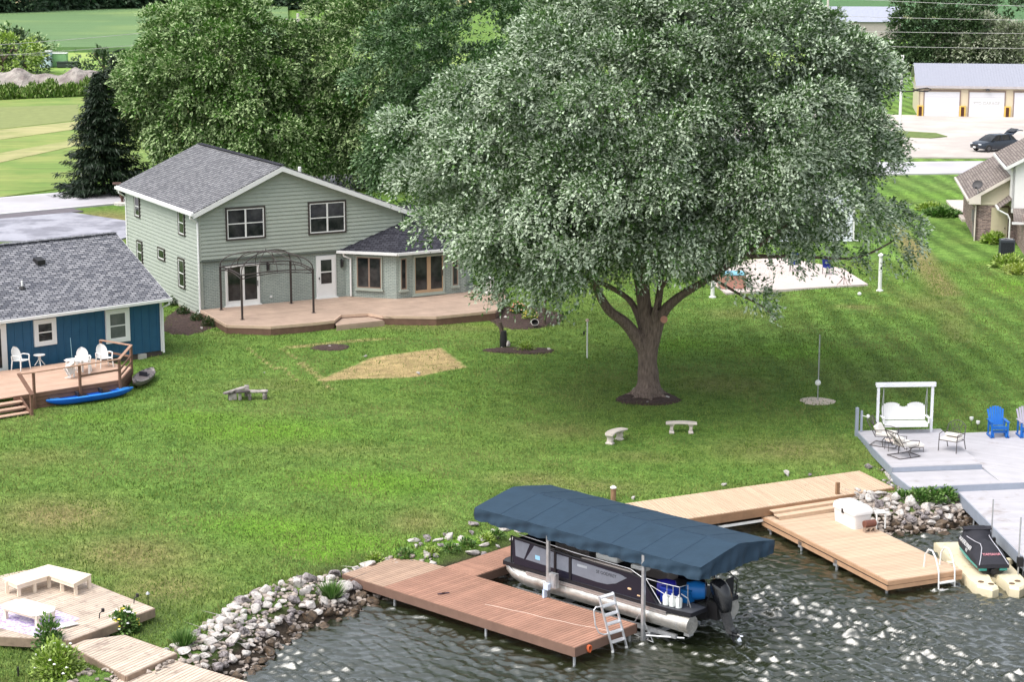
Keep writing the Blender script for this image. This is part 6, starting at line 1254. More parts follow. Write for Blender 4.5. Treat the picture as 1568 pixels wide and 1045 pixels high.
# bottom left weathered deck
def left_deck():
    e1 = Vector(at(236, 932, 1.0)); e2 = Vector(at(107, 981, 1.0)); e0 = Vector(at(75, 868, 1.0)); A0 = math.atan2(e1.y - e0.y, e1.x - e0.x)
    d = thing('weathered_deck', 'silvery weathered board deck with rug and white furniture in the lower left', 'deck', (e0.x, e0.y, 0), A0); L_ = (e1 - e0).length
    inv = Matrix.Rotation(-A0, 2)
    lo = lambda v: tuple(inv @ (Vector(v) - e0))
    P = [lo(e0), lo(e1), lo(e2), lo(at(0, 992, 1.0)), lo(at(-60, 972, 1.0)), lo(at(-60, 890, 1.0)), lo(at(0, 903, 1.0))]
    mb = MB(); boards(mb, [P[0], P[1], P[2], P[4], P[5]], R(99), .965, 1.0, .145, .012); mb.build('deck_boards', deck_old, d)
    f = MB(); q = [P[0], P[1], P[2], P[4]]
    for a, b in zip(q[:-1], q[1:]):
        d_ = Vector((b[0] - a[0], b[1] - a[1])).normalized(); n_ = Vector((-d_.y, d_.x)) * .04; f.prism([a, b, (b[0] + n_.x, b[1] + n_.y), (a[0] + n_.x, a[1] + n_.y)], .72, .985)
    f.build('fascia', M('weathered_fascia', lin(150, 130, 112, .8), .85, .25, 3), d)
    b1, b2, b3, b4 = [Vector(at(*p, .85)) for p in ((190, 973), (270, 1001), (193, 1036), (100, 985))]
    s = thing('weathered_step_platform', 'square weathered board platform one step below the left deck', 'platform', (b1.x, b1.y, 0), math.atan2(b2.y - b1.y, b2.x - b1.x)); inv2 = Matrix.Rotation(-s.rotation_euler.z, 2); l2 = lambda v: tuple(inv2 @ (Vector(v) - b1))
    mb = MB(); P = [l2(v) for v in (b1, b2, b3, b4)]; boards(mb, P, R(99), .815, .85, .145, .012); mb.build('deck_boards', deck_old, s); f = MB()
    for a, b in zip(P, P[1:] + P[:1]):
        d_ = Vector((b[0] - a[0], b[1] - a[1])).normalized(); n_ = Vector((-d_.y, d_.x)) * .04; f.prism([a, b, (b[0] + n_.x, b[1] + n_.y), (a[0] + n_.x, a[1] + n_.y)], .52, .835)
    f.build('fascia', M('weathered_fascia', white), s)
    c1, c2, c3, c4 = [Vector(at(*p, .68)) for p in ((262, 1010), (430, 1060), (250, 1110), (120, 1066))]
    w_ = thing('weathered_walkway', 'weathered board walkway running off the bottom edge beside the riprap', 'walkway', (c1.x, c1.y, 0), math.atan2(c2.y - c1.y, c2.x - c1.x)); inv3 = Matrix.Rotation(-w_.rotation_euler.z, 2); l3 = lambda v: tuple(inv3 @ (Vector(v) - c1))
    mb = MB(); boards(mb, [l3(v) for v in (c1, c2, c3, c4)], R(97), .645, .68, .145, .012); mb.build('deck_boards', deck_old, w_); mb = MB(); P = [l3(v) for v in (c1, c2, c3, c4)]
    a, b = P[0], P[1]; mb.prism([a, b, (b[0], b[1] - .05), (a[0], a[1] - .05)], .38, .64); mb.build('fascia', M('weathered_fascia', white), w_)
    ptm = M('raw_white_lumber', lin(232, 216, 196, .92), .7, .08, 3)
    # L-shaped bench
    o = thing('corner_bench', 'L-shaped cream wooden bench on the weathered deck', 'bench', at(75, 893, 1.0) + (1.0,), 0); zt = 1.45
    q = [Vector(at(*p, zt)) - Vector(o.location[:2]) for p in ((4, 886), (74, 865), (140, 880), (113, 895), (75, 882), (26, 897))]; mb = MB()
    mb.prism([tuple(q[0]), tuple(q[1]), tuple(q[4]), tuple(q[5])], .415, .45); mb.prism([tuple(q[1]), tuple(q[2]), tuple(q[3]), tuple(q[4])], .415, .4495); 
    mb.build('seat', ptm, o); ap = MB()
    for a, b in ((q[0], q[5]), (q[5], q[4]), (q[4], q[3]), (q[3], q[2])): 
        d_ = (b - a).normalized(); n_ = Vector((d_.y, -d_.x)) * -.03; a2 = a + d_ * .05 + n_; b2 = b - d_ * .05 + n_; ap.prism([tuple(a2), tuple(b2), tuple(b2 + n_), tuple(a2 + n_)], .30, .412)
    ap.build('apron', ptm, o)
    for p in ((10, 889), (28, 893), (74, 880), (94, 886), (52, 887), (115, 891), (136, 881), (74, 869)):
        v = Vector(at(*p, zt)) - Vector(o.location[:2]); MB().cbox((v.x, v.y + (.06 if p[1] < 880 else .02), .205), (.10, .10, .41), .5).build('leg', ptm, o)
    # low coffee table with clipped corners
    x, y = at(44, 931, 1.42); c = thing('coffee_table', 'low white wooden coffee table with rounded corners on the purple rug', 'table', (x, y, 1.012), R(-35)); a_, b2_ = .88, .46
    top = [(-a_ + .22, -b2_), (a_ - .22, -b2_), (a_, -b2_ + .25), (a_, b2_ - .25), (a_ - .22, b2_), (-a_ + .22, b2_), (-a_, b2_ - .25), (-a_, -b2_ + .25)]; MB().prism(top, .38, .42).build('tabletop', M('bright_white_wood', lin(240, 234, 226, .94), .6, .05), c)
    MB().box(-a_ + .12, a_ - .12, -b2_ + .08, -b2_ + .11, .28, .378).box(-a_ + .12, a_ - .12, b2_ - .11, b2_ - .08, .28, .378).box(-a_ + .12, -a_ + .15, -b2_ + .12, b2_ - .12, .28, .378).box(a_ - .15, a_ - .12, -b2_ + .12, b2_ - .12, .28, .378).build('apron', ptm, c)
    for sx in (-.7, .7):
        for sy in (-.3, .3): MB().cbox((sx, sy, .19), (.11, .11, .38)).build('leg', ptm, c)
    r = [Vector(at(*p, 1.006)) for p in ((-30, 935), (35, 918), (122, 948), (62, 977), (-30, 955))]; cx, cy = sum(v.x for v in r) / 5, sum(v.y for v in r) / 5
    m, t_, b_ = newmat('lilac_patterned_rug'); tc = nn(t_, 'ShaderNodeTexCoord').outputs['Object']; vo = nn(t_, 'ShaderNodeTexVoronoi'); vo.inputs['Scale'].default_value = 5; t_.links.new(tc, vo.inputs['Vector']); n_ = noise(t_, tc, 9, 3, .7)
    t_.links.new(mixc(t_, mrange(t_, n_, 0, 1, .4, .6), mixc(t_, mrange(t_, vo.outputs[0], 0, 1, .2, .5), lin(205, 196, 222, .9), lin(168, 140, 205, .85)), lin(232, 226, 236, .92)), b_.inputs['Base Color']); b_.inputs['Roughness'].default_value = .95
    g = MB().prism([(v.x - cx, v.y - cy) for v in r], 0, .012).build('outdoor_rug', m); g.location = (cx, cy, 1.0); tag(g, 'lilac and white patterned rug under the coffee table', 'rug')
    o = MB().cbox((0, 0, .03), (.55, .42, .05), .7, 0, R(-8)).build('white_tray', M('soft_white_cloth', (.78, .78, .78), .7, .05), bevel=.02); o.location = at(103, 958, 1.03) + (1.012,); tag(o, 'flat white pad lying on the corner of the lilac rug', 'pad')
    for i, (px, py, lb) in enumerate(((205, 925, 'small black lamp bracket on the far edge of the weathered deck'), (152, 948, 'small dark lamp bracket beside the flowering shrub on the weathered deck'))):
        t = thing('deck_spotlight', lb, 'deck light', at(px, py, 1.0) + (1.0,), .4); MB().tube([(0, 0, 0), (.02, 0, .16), (.12, 0, .24)], .018, 6).build('bracket', blackm, t); MB().lathe([(.05, 0), (.05, .10)], (.12, 0, .2), 8).build('lamp_head', blackm, t)
    t = thing('path_light', 'thin black path light stake at the corner of the weathered deck', 'path light', on_ground(227, 929), 0); MB().tube([(0, 0, -.1), (0, 0, .42)], .012, 6).build('stake', blackm, t); MB().lathe([(.07, 0), (.05, .05), (.01, .08)], (0, 0, .40), 10).build('lamp_head', galv, t)
    b = MB().lathe([(.001, 0), (.17, .02), (.19, .12), (.11, .22), (.01, .25)], (0, 0, 0), 12).build('white_boulder', stone, smooth=True); b.location = on_ground(159, 976); tag(b, 'rounded white boulder between the left deck and the lower platform', 'boulder')
    s = MB().tube([(0, 0, -.5), (0, 0, .55)], .03, 6).build('deck_stake', blackm); s.location = at(28, 1035, .7) + (.4,); tag(s, 'thin black stake beneath the front edge of the weathered deck', 'stake')
left_deck()
# ---------------------------------------------------------------- car with its tailgate up
def car():
    a = Vector(at(1498, 236, 2.1)); A0 = R(28) + math.pi
    # local +x is the front of the car
    c = thing('parked_suv', 'dark blue-grey crossover parked on the gravel lot with its tailgate raised', 'car', (43.9, 181.3, 2.10), math.atan2(-1.9, -3.9)); body = M('blue_grey_car_paint', lin(52, 62, 76, .6), .25, .05, spec=.6); L_ = 2.2
    prof = [(-2.15, .45, .55, .84), (-2.12, .30, .95, .86), (-1.6, .24, 1.02, .90), (-.8, .24, .98, .91), (.6, .24, .96, .91), (1.2, .24, .94, .90), (1.75, .28, .84, .86), (2.12, .34, .70, .74), (2.2, .42, .6, .6)]
    rings = []
    for x, zl, zh, w_ in prof: rings.append([(x, w_ * .92, zl), (x, w_, zl + .15), (x, w_, (zl + zh) / 2 + .1), (x, w_ * .93, zh), (x, w_ * .5, zh + .03), (x, -w_ * .5, zh + .03), (x, -w_ * .93, zh), (x, -w_, (zl + zh) / 2 + .1), (x, -w_, zl + .15), (x, -w_ * .92, zl)])
    MB().loft(rings).build('body', body, c, smooth=40)
    cab = []
    for x, z, w_ in ((-1.95, .98, .78), (-1.55, 1.40, .64), (-.9, 1.50, .62), (.1, 1.50, .62), (.45, 1.42, .63), (1.1, .97, .80)): cab.append([(x, w_ + .10 * (1.5 - z), .96), (x, w_, z), (x, w_ * .6, z + .03), (x, -w_ * .6, z + .03), (x, -w_, z), (x, -w_ - .10 * (1.5 - z), .96)])
    MB().loft(cab).build('glass_house', glass, c, smooth=30)
    rf = MB().loft([[(x, w_, z + .012), (x, w_ * .6, z + .045), (x, -w_ * .6, z + .045), (x, -w_, z + .012)] for x, z, w_ in ((-1.56, 1.40, .64), (-.9, 1.5, .62), (.1, 1.5, .62), (.42, 1.43, .63))], closed=False)
    for s_ in (-1, 1):
        for x0, x1 in ((.42, 1.1), ): rf.tube([(x0, s_ * .63, 1.42), (x1, s_ * .81, .97)], .035, 5)
        rf.tube([(-.25, s_ * .63, 1.5), (-.25, s_ * .85, .97)], .03, 5); rf.tube([(-1.2, s_ * .63, 1.47), (-1.35, s_ * .83, .97)], .05, 5)
    rf.build('roof', body, c)
    tg = MB().loft([[(x, w_, z), (x, -w_, z), (x, -w_, z - .05), (x, w_, z - .05)] for x, z, w_ in ((-1.62, 1.48, .62), (-2.1, 1.80, .66), (-2.6, 1.86, .68), (-2.75, 1.78, .66))]); to = tg.build('tailgate', body, c); MB().cbox((-2.05, 0, 1.81), (.62, 1.05, .02), ry=R(24)).build('rear_window', glass, to)
    for x in (-1.3, 1.32):
        for s_ in (-1, 1):
            w_ = MB().lathe([(.02, -.1), (.30, -.1), (.34, -.06), (.34, .06), (.30, .1), (.02, .1)], (0, 0, 0), 20); w_.xf(Matrix.Translation((x, s_ * .84, .34)) @ Matrix.Rotation(math.pi / 2, 4, 'X')); wo_ = w_.build('wheel', M('tyre_rubber', (.02, .02, .02), .8), c)
            r_ = MB().lathe([(.02, -.11), (.2, -.11), (.21, .11), (.02, .11)], (0, 0, 0), 12); r_.xf(Matrix.Translation((x, s_ * .84, .34)) @ Matrix.Rotation(math.pi / 2, 4, 'X')); r_.build('rim', M('dark_alloy', (.12, .12, .13), .3, .1, metal=.8), wo_)
    for s_ in (-1, 1):
        MB().cbox((2.08, s_ * .58, .72), (.12, .30, .09)).build('headlight', M('headlight_glass', (.75, .78, .8), .1), c); MB().cbox((-2.12, s_ * .62, .85), (.08, .34, .1)).build('tail_light', M('red_lens', (.35, .02, .02), .2), c); MB().cbox((.75, s_ * 1.0, .98), (.12, .16, .11)).build('wing_mirror', body, c)
    MB().cbox((2.17, 0, .58), (.08, .9, .22)).build('grille', blackm, c); MB().cbox((2.23, 0, .44), (.02, .36, .14)).build('number_plate', white, c)
car()
# mailbox-like post by the road left
x, y = at(189, 312, 2.06); t = thing('mailbox', 'dark brown mailbox on a slanted post in a small stone ring by the road', 'mailbox', (x, y, 2.0), .3)
MB().tube([(0, 0, 0), (-.2, 0, .8), (-.3, 0, 1.5)], .09, 8).tube([(.25, 0, 0), (-.1, 0, .7)], .05, 6).build('post', M('mailbox_brown', lin(96, 72, 66, .8), .7), t)
MB().loft([[(x_, .16 * math.cos(math.pi * k / 6), .16 * math.sin(math.pi * k / 6)) for k in range(7)] for x_ in (-.3, .3)]).xf(Matrix.Translation((-.42, 0, 1.5))).build('box', M('mailbox_brown', white), t); MB().lathe([(.7, -.05), (.7, .15), (.5, .2), (.02, .2)], (0, 0, 0), 10).build('stone_ring', stone, t)
# power lines
def cable(name, label, a, b, sag, r, mat):
    a, b = Vector(a), Vector(b); MBc = MB().tube([tuple(a.lerp(b, k / 24) - Vector((0, 0, 4 * sag * (k / 24) * (1 - k / 24)))) for k in range(25)], r, 5); o = MBc.build(name, mat); tag(o, label, 'cable', 'overhead cables along the road')
def P3(px, py, Y):
    u = ray(px, py); t_ = Y / u[1]; return (u[0] * t_, Y, HC + u[2] * t_)
wm = M('pale_cable', lin(190, 190, 186, .8), .6)
cable('power_line', 'highest pale overhead wire crossing the crop field at the upper left', P3(-60, 72, 175), P3(260, 46, 185), .1, .022, wm); cable('power_line', 'second pale overhead wire below it at the upper left', P3(-60, 88, 172), P3(260, 64, 182), .1, .02, wm); cable('power_line', 'lowest dull wire in front of the bushes at the upper left', P3(-60, 80, 172), P3(60, 84, 175), .05, .02, M('dull_cable', (.3, .3, .28)))
for i, (y0, y1, nm) in enumerate(((-12, 11, 'topmost'), (18, 31, 'second'), (42, 51, 'third'), (64, 74, 'lowest'))): cable('power_line', '%s pale overhead wire above the garage at the upper right' % nm, P3(1120, y0, 196), P3(1640, y1, 200), .15, .022, wm)
cable('phone_cable', 'black overhead cable with a wound loop in front of the long garage', P3(1330, 132, 190), P3(1400, 140, 192), .1, .06, blackm)
lp = MB().tube([P3(1398, 138, 192), P3(1410, 136, 192), P3(1420, 134.5, 192), P3(1426, 137, 192), P3(1420, 140, 192), P3(1408, 139, 192), P3(1400, 138, 192)], .07, 6).build('cable_loop', blackm); tag(lp, 'black wound loop at the end of the overhead cable left of the garage', 'cable loop')
for px, top, base, Y, lb in ((1382, 84, 150, 200, 'thin pale utility pole standing left of the long garage'), (1269, -30, 60, 196, 'pale utility pole top rising behind the maple crown')):
    p = P3(px, top, Y); t = thing('utility_pole', lb, 'utility pole', (p[0], p[1], 2.0)); MB().tube([(0, 0, -.5), (0, 0, p[2] - 2)], [.16, .11], 8).build('shaft', offwhite if px > 1300 else M('bleached_pole', lin(200, 195, 185, .85)), t); MB().box(-.14, .14, -.14, .14, p[2] - 2.3, p[2] - 2).build('cap', offwhite, t)
p = P3(456, 20, 170); t = thing('utility_pole', 'grey utility pole rising between the rear trees behind the house', 'utility pole', (p[0], p[1], 2)); MB().tube([(0, 0, -.5), (0, 0, p[2] - 2)], [.18, .12], 8).build('shaft', M('bleached_pole', white), t); MB().box(-1.2, 1.2, -.07, .07, p[2] - 2.6, p[2] - 2.45).build('crossarm', M('bleached_pole', white), t)
# distant hut, cars, far grey roof, site cabins
t = thing('open_hut', 'small dark hut with pale pyramid roof at the far edge of the crop field', 'hut', at(88, 19, 2) + (1.9,), .1); MB().box(-2.4, 2.4, -2.4, 2.4, 0, 3.9).build('walls', M('dark_hut', lin(52, 52, 60, .7)), t); MB().add([(-3.2, -3.2, 3.9), (3.2, -3.2, 3.9), (3.2, 3.2, 3.9), (-3.2, 3.2, 3.9), (0, 0, 5.3)], [(0, 1, 4), (1, 2, 4), (2, 3, 4), (3, 0, 4), (3, 2, 1, 0)]).build('roof', M('pale_hut_roof', lin(200, 195, 195, .85)), t)
t = thing('distant_car', 'small silver-blue car parked beside the far dark hut', 'car', at(103, 18, 2) + (2.0,), .1); MB().loft([[(x, -.9, z0), (x, .9, z0), (x, .8, z1), (x, -.8, z1)] for x, z0, z1 in ((-2.3, .4, .9), (-1.7, .4, 1.1), (-1.1, .4, 1.6), (.4, .4, 1.65), (1.2, .4, 1.1), (2.2, .4, .9))]).build('body', M('silver_blue_paint', lin(150, 155, 175, .8), .3), t); w_ = MB()
for x in (-1.4, 1.4): w_.tube([(x, -.92, .35), (x, .92, .35)], .33, 10)
w_.build('wheels', blackm, t)
for px, py, w2, h2, m2, lb, ct in ((71, 103, 1.6, 2.4, M('pale_blue_cabin', lin(190, 208, 222, .9)), 'pale blue-white portable toilet beside the bushes', 'portable toilet'), (87, 102, 3.2, 2.0, M('pale_green_container', lin(140, 190, 130, .8)), 'pale green container in the bright meadow', 'container'), (104, 103, 3.0, .8, M('dark_trailer', lin(60, 70, 66, .7)), 'low dark trailer in the bright meadow', 'trailer')):
    x, y = at(px, py, 2.1); o = thing('portable_toilet' if ct[0] == 'p' else ct, lb, ct, (x, y, 2.06), .05); MB().box(-w2 / 2, w2 / 2, -.8, .8, .08, h2).build('body', m2, o, bevel=.05); MB().box(-w2 / 2 - .06, w2 / 2 + .06, -.86, .86, h2, h2 + .1).build('roof', offwhite if ct[0] != 't' else m2, o)
    MB().box(-w2 / 2 + .1, w2 / 2 - .1, -.7, .7, 0, .08).build('skid', blackm, o)
t = thing('distant_barn', 'grey metal roofed barn partly hidden behind the maple crown', 'barn', at(1338, 60, 2) + (2,), R(-6)); MB().box(-9, 5, 0, 9, 0, 3.4).build('wall', M('barn_wall', lin(180, 170, 165, .85)), t); rr_ = MB(); rr_.slab([(-9.4, -.4, 3.3), (5.4, -.4, 3.3), (5.4, 4.5, 6.0), (-9.4, 4.5, 6.0)], .1); rr_.slab([(-9.4, 9.4, 3.3), (5.4, 9.4, 3.3), (5.4, 4.5, 6), (-9.4, 4.5, 6)], .1); rr_.build('roof', M('blue_grey_metal', lin(170, 174, 190, .8), .5), t)
hp = on_ground(1445, 325)
# ================================================================ foliage
def leafmat(name, top1, top2, under, rough=.45, trans=.10, k2=(.42, .62)):
    if name in MATS: return MATS[name]
    m, t, b = newmat(name); g = nn(t, 'ShaderNodeNewGeometry')
    c = mixc(t, g.outputs['Random Per Island'], top1, top2)
    c = mixc(t, mrange(t, noise(t, nn(t, 'ShaderNodeTexCoord').outputs['Object'], .5, 3, .6), 0, .5, *k2), c, tuple(x * 1.35 for x in top2))
    c = mixc(t, g.outputs['Backfacing'], c, under); t.links.new(c, b.inputs['Base Color']); b.inputs['Roughness'].default_value = rough; b.inputs['Specular IOR Level'].default_value = .35
    tr = nn(t, 'ShaderNodeBsdfTranslucent'); t.links.new(c, tr.inputs[0]); mx = nn(t, 'ShaderNodeMixShader'); mx.inputs[0].default_value = trans; out = [n for n in t.nodes if n.type == 'OUTPUT_MATERIAL'][0]
    t.links.new(b.outputs[0], mx.inputs[1]); t.links.new(tr.outputs[0], mx.inputs[2]); t.links.new(mx.outputs[0], out.inputs[0]); MATS[name] = m; return m
def unit(a): return a / np.maximum(np.linalg.norm(a, axis=-1, keepdims=True), 1e-6)
def leaves(rs, pos, dirs, L, Wd, flip=.28, jit=.5):
    """one diamond-shaped leaf per row; normals mostly up, a share turned over by the wind"""
    n = len(pos); d = unit(dirs + rs.normal(0, jit, (n, 3))); up = unit(np.array([0, 0, 1.0]) + rs.normal(0, .40, (n, 3))); s = unit(np.cross(d, up))
    nrm = np.cross(s, d); sgn = np.where(nrm[:, 2:3] * np.where(rs.rand(n, 1) < flip, -1, 1) < 0, -1.0, 1.0); s = s * sgn
    l = (L * (.7 + .6 * rs.rand(n, 1))); w_ = Wd * (.7 + .6 * rs.rand(n, 1)) / 2
    v = np.stack([pos, pos + d * l * .45 - s * w_, pos + d * l, pos + d * l * .45 + s * w_], 1); return v.reshape(-1, 3)
def clump_leaves(rs, cen, rad, out, nper, L, Wd, flip, droop=.35, spray=5, sx=.10):
    """leaves over the outer and upper side of each clump, gathered into small sprays"""
    P, D, FL = [], [], []
    for c, r, o in zip(cen, rad, out):
        k = max(3, int(nper * (r ** 2) / spray)); n_ = unit(rs.normal(0, .9, (k, 3)) + o * .8 + np.array([0, 0, 1.05])); rr = r * (.62 + .42 * rs.rand(k, 1) ** .6)
        p = c + n_ * rr * np.array([1, 1, .75]); d = unit(n_ * .8 + o * .5 + np.array([0, 0, -droop]) + rs.normal(0, .35, (k, 3)))
        ln = (sx * 5.0 * (.6 + .8 * rs.rand(k, 1)))[:, :, None]; tt = ((np.arange(spray) + .5) / spray)[None, :, None]; q = p[:, None, :] + d[:, None, :] * ln * tt + np.array([0, 0, -.35]) * ln * tt ** 2 + rs.normal(0, sx * .45, (k, spray, 3))
        P.append(q.reshape(-1, 3)); D.append(np.repeat(d, spray, 0)); FL.append(np.repeat(np.clip(flip * (rs.rand() * 1.6 + .1) + rs.normal(0, .22, k), 0, .95), spray))
    P = np.concatenate(P); D = np.concatenate(D); return leaves(rs, P, D, L, Wd, np.concatenate(FL)[:, None], .38)
def ell_clumps(rs, lobes, dens, r0, r1, inner=.25, zmin=-99):
    C, Rr, O = [], [], []
    for (c, r) in lobes:
        c = np.array(c, float); r = np.array(r, float); n = int(dens * (r[0] * r[1] + r[0] * r[2] + r[1] * r[2]) / 3)
        u = unit(rs.normal(0, 1, (n, 3))); ph = rs.rand(3) * 6; bump = 1 + .10 * np.sin(u[:, 0] * 5 + ph[0]) * np.sin(u[:, 2] * 6 + ph[1]) + .07 * np.sin(u[:, 1] * 9 + ph[2]) + rs.normal(0, .055, n)
        k = np.where(rs.rand(n) < inner, .5 + .35 * rs.rand(n), .88 + .12 * rs.rand(n)) * bump; p = c + u * r * k[:, None]; ok = p[:, 2] > zmin
        C.append(p[ok]); Rr.append(rs.uniform(r0, r1, ok.sum())); O.append(unit(u * r / r.max())[ok])
    return np.concatenate(C), np.concatenate(Rr), np.concatenate(O)
def crown_obj(name, v, mat, parent):
    me = fast_mesh(name, v, np.arange(len(v)).reshape(-1, 4), mat, 4); o = bpy.data.objects.new(name, me); col.objects.link(o); o.parent = parent; return o
def limb(mb, pts, r0, r1, n=12, seed=0, flare=0):
    rs = random.Random(seed); P = [Vector(p) for p in pts]; out = []; k = 5
    for i in range(len(P) - 1):
        a = P[max(i - 1, 0)]; b = P[i]; c = P[i + 1]; d = P[min(i + 2, len(P) - 1)]
        for j in range(k): t = j / k; out.append(0.5 * ((2 * b) + (-a + c) * t + (2 * a - 5 * b + 4 * c - d) * t * t + (-a + 3 * b - 3 * c + d) * t ** 3))
    out.append(P[-1]); m = len(out); rs_ = [r0 + (r1 - r0) * (i / (m - 1)) ** .8 for i in range(m)]
    if flare:
        for i in range(m):
            h = out[i].z - out[0].z; rs_[i] *= 1 + flare * math.exp(-h / .35)
    for i in range(m): rs_[i] *= 1 + rs.uniform(-.05, .05)
    mb.tube(out, rs_, n)
def tree(name, label, base, lobes, leaf, dens=3.0, r0=.8, r1=1.4, nper=130, L=.24, Wd=.13, flip=.28, seed=1, trunk_r=.4, trunk_h=None, group=None, limbs=None, inner=.25, droop=.35, zmin=1.0, spray=5, extra=None, sx=.10, cat='tree'):
    t = thing(name, label, cat, base, 0, group); rs = np.random.RandomState(seed); C, Rr, O = ell_clumps(rs, lobes, dens, r0, r1, inner, zmin)
    if extra is not None:
        ec, er = np.array([e[:3] for e in extra], float), np.array([e[3] for e in extra], float); C = np.concatenate([C, ec]); Rr = np.concatenate([Rr, er]); O = np.concatenate([O, unit(ec - np.array(lobes[0][0]))])
    crown_obj('crown', clump_leaves(rs, C, Rr, O, nper, L, Wd, flip, droop, spray, sx), leaf, t); mb = MB()
    if limbs:
        for i, (pts, a, b) in enumerate(limbs): limb(mb, pts, a, b, 14 if i == 0 else 9, i, .9 if i == 0 else 0)
    else:
        c = lobes[0][0]; th = trunk_h or c[2]; limb(mb, [(0, 0, -.3), (0.05, 0, th * .3), (c[0] * .5, c[1] * .5, th * .7), (c[0], c[1], th)], trunk_r, trunk_r * .35, 10, seed, .5)
        for k in range(6):
            a = k * 1.05 + seed; z = th * (.45 + .08 * k); l0 = lobes[k % len(lobes)]; R_ = min(l0[1][0], l0[1][1]) * .7; limb(mb, [(c[0] * .4, c[1] * .4, z), (c[0] + R_ * .5 * math.cos(a), c[1] + R_ * .5 * math.sin(a), z + 1.0), (c[0] + R_ * math.cos(a), c[1] + R_ * math.sin(a), z + 2.2)], trunk_r * .4, .05, 7, seed + k)
    mb.build('trunk', bark, t, smooth='all'); return t
silver_leaf = leafmat('silver_maple_leaf', lin(50, 84, 38, .72), lin(98, 132, 72, .84), lin(196, 212, 184, .82))
green_leaf = leafmat('green_maple_leaf', lin(48, 88, 32, .74), lin(94, 138, 54, .84), lin(180, 204, 144, .76))
yel_leaf = leafmat('yellow_green_leaf', lin(46, 86, 32, .66), lin(86, 130, 54, .76), lin(180, 202, 144, .78))
dark_leaf = leafmat('dark_green_leaf', lin(38, 74, 32, .68), lin(70, 110, 50, .76), lin(130, 160, 116, .7))
# the big silver maple
bx, by, bz = on_ground(992, 607)
loc = lambda px, py, Y: (lambda p: (p[0] - bx, p[1] - by, p[2] - bz))(P3(px, py, Y))
L1 = [((-.3, .2, 12.0), (11.2, 9.3, 8.2)), ((-6.4, -2.4, 8.6), (4.3, 4.2, 3.4)), ((8.4, 0, 8.0), (3.9, 4.2, 3.4)), ((3.6, -3.6, 8.2), (5.0, 4.2, 3.4)), ((-1.6, -4.4, 8.6), (4.6, 3.8, 3.6)), ((5, 1, 16.5), (6.5, 6, 5)), ((-4, 1, 16.5), (6, 6, 5))]
ex = [loc(*p) + (r,) for p, r in (((1165, 455, 80), .55), ((1170, 475, 80), .45), ((1150, 440, 80), .6), ((1120, 425, 80), .6), ((1385, 350, 84), .8), ((1370, 395, 84), .7), ((1345, 345, 83), .9), ((1300, 400, 83), .7), ((752, 440, 80), .7), ((775, 410, 80), 1.0), ((800, 448, 80), 1.0), ((850, 458, 80), .9), ((725, 385, 80), .8), ((655, 345, 80), .8), ((885, 435, 80), .9), ((840, 425, 79), 1.0), ((1205, 395, 80), .9), ((1250, 385, 81), .9), ((1395, 372, 84), .5), ((1360, 330, 84), .8))]
tr = thing('silver_maple_tree', 'huge silver maple with forked grey trunk in the middle of the lawn', 'tree', (bx, by, bz))
rs = np.random.RandomState(21); C, Rr, O = ell_clumps(rs, L1, 3.3, .6, 1.3, .10, 3.2)
C2, R2, O2 = ell_clumps(rs, [(c_, tuple(.74 * q for q in r_)) for c_, r_ in L1], 3.6, .8, 1.3, .3, 3.2); C = np.concatenate([C, C2]); Rr = np.concatenate([Rr, R2]); O = np.concatenate([O, O2])
# keep the lower middle open so that the limbs show, as they do under the crown
hole = (np.abs(C[:, 0] - .3) < 2.2) & (C[:, 2] < 5.6); 
WX, WY, WZ = C[:, 0] + bx, C[:, 1] + by, C[:, 2] + bz; dep = WY * CP - (WZ - HC) * SP; PX = 784 + FPX * WX / dep; PY = 522.5 - FPX * (WY * SP + (WZ - HC) * CP) / dep; RP = Rr * 32 + 6
# the outline the crown has from the lake: how low it hangs and how far it reaches on each side
hole2 = PY + RP > np.interp(PX, [560, 600, 640, 700, 730, 760, 800, 860, 900, 930, 1060, 1100, 1140, 1190, 1260, 1330, 1400], [300, 335, 378, 394, 425, 458, 480, 482, 466, 450, 440, 424, 428, 412, 394, 378, 365])
hole2 |= PX + RP * .8 > np.interp(PY, [-100, 0, 30, 70, 110, 150, 190, 240, 285, 320, 370, 400], [1240, 1268, 1300, 1360, 1380, 1392, 1412, 1395, 1350, 1345, 1412, 1395])
hole2 |= PX - RP * .8 < np.interp(PY, [-100, 0, 60, 100, 140, 180, 250, 300, 340, 380], [880, 840, 770, 730, 650, 572, 562, 592, 625, 660])
thin = (C[:, 0] > 6.5) & (C[:, 2] < 9.5) & (C[:, 1] > -6) & (rs.rand(len(C)) < .45); keep = ~(hole | hole2 | thin); C, Rr, O = C[keep], Rr[keep], O[keep]
ec = np.array([e[:3] for e in ex]); C = np.concatenate([C, ec]); Rr = np.concatenate([Rr, [e[3] for e in ex]]); O = np.concatenate([O, unit(ec - np.array([0, 0, 11.]))])
crown_obj('crown', clump_leaves(rs, C, Rr, O, 760, .165, .095, .28, .35, 8, .085), silver_leaf, tr)
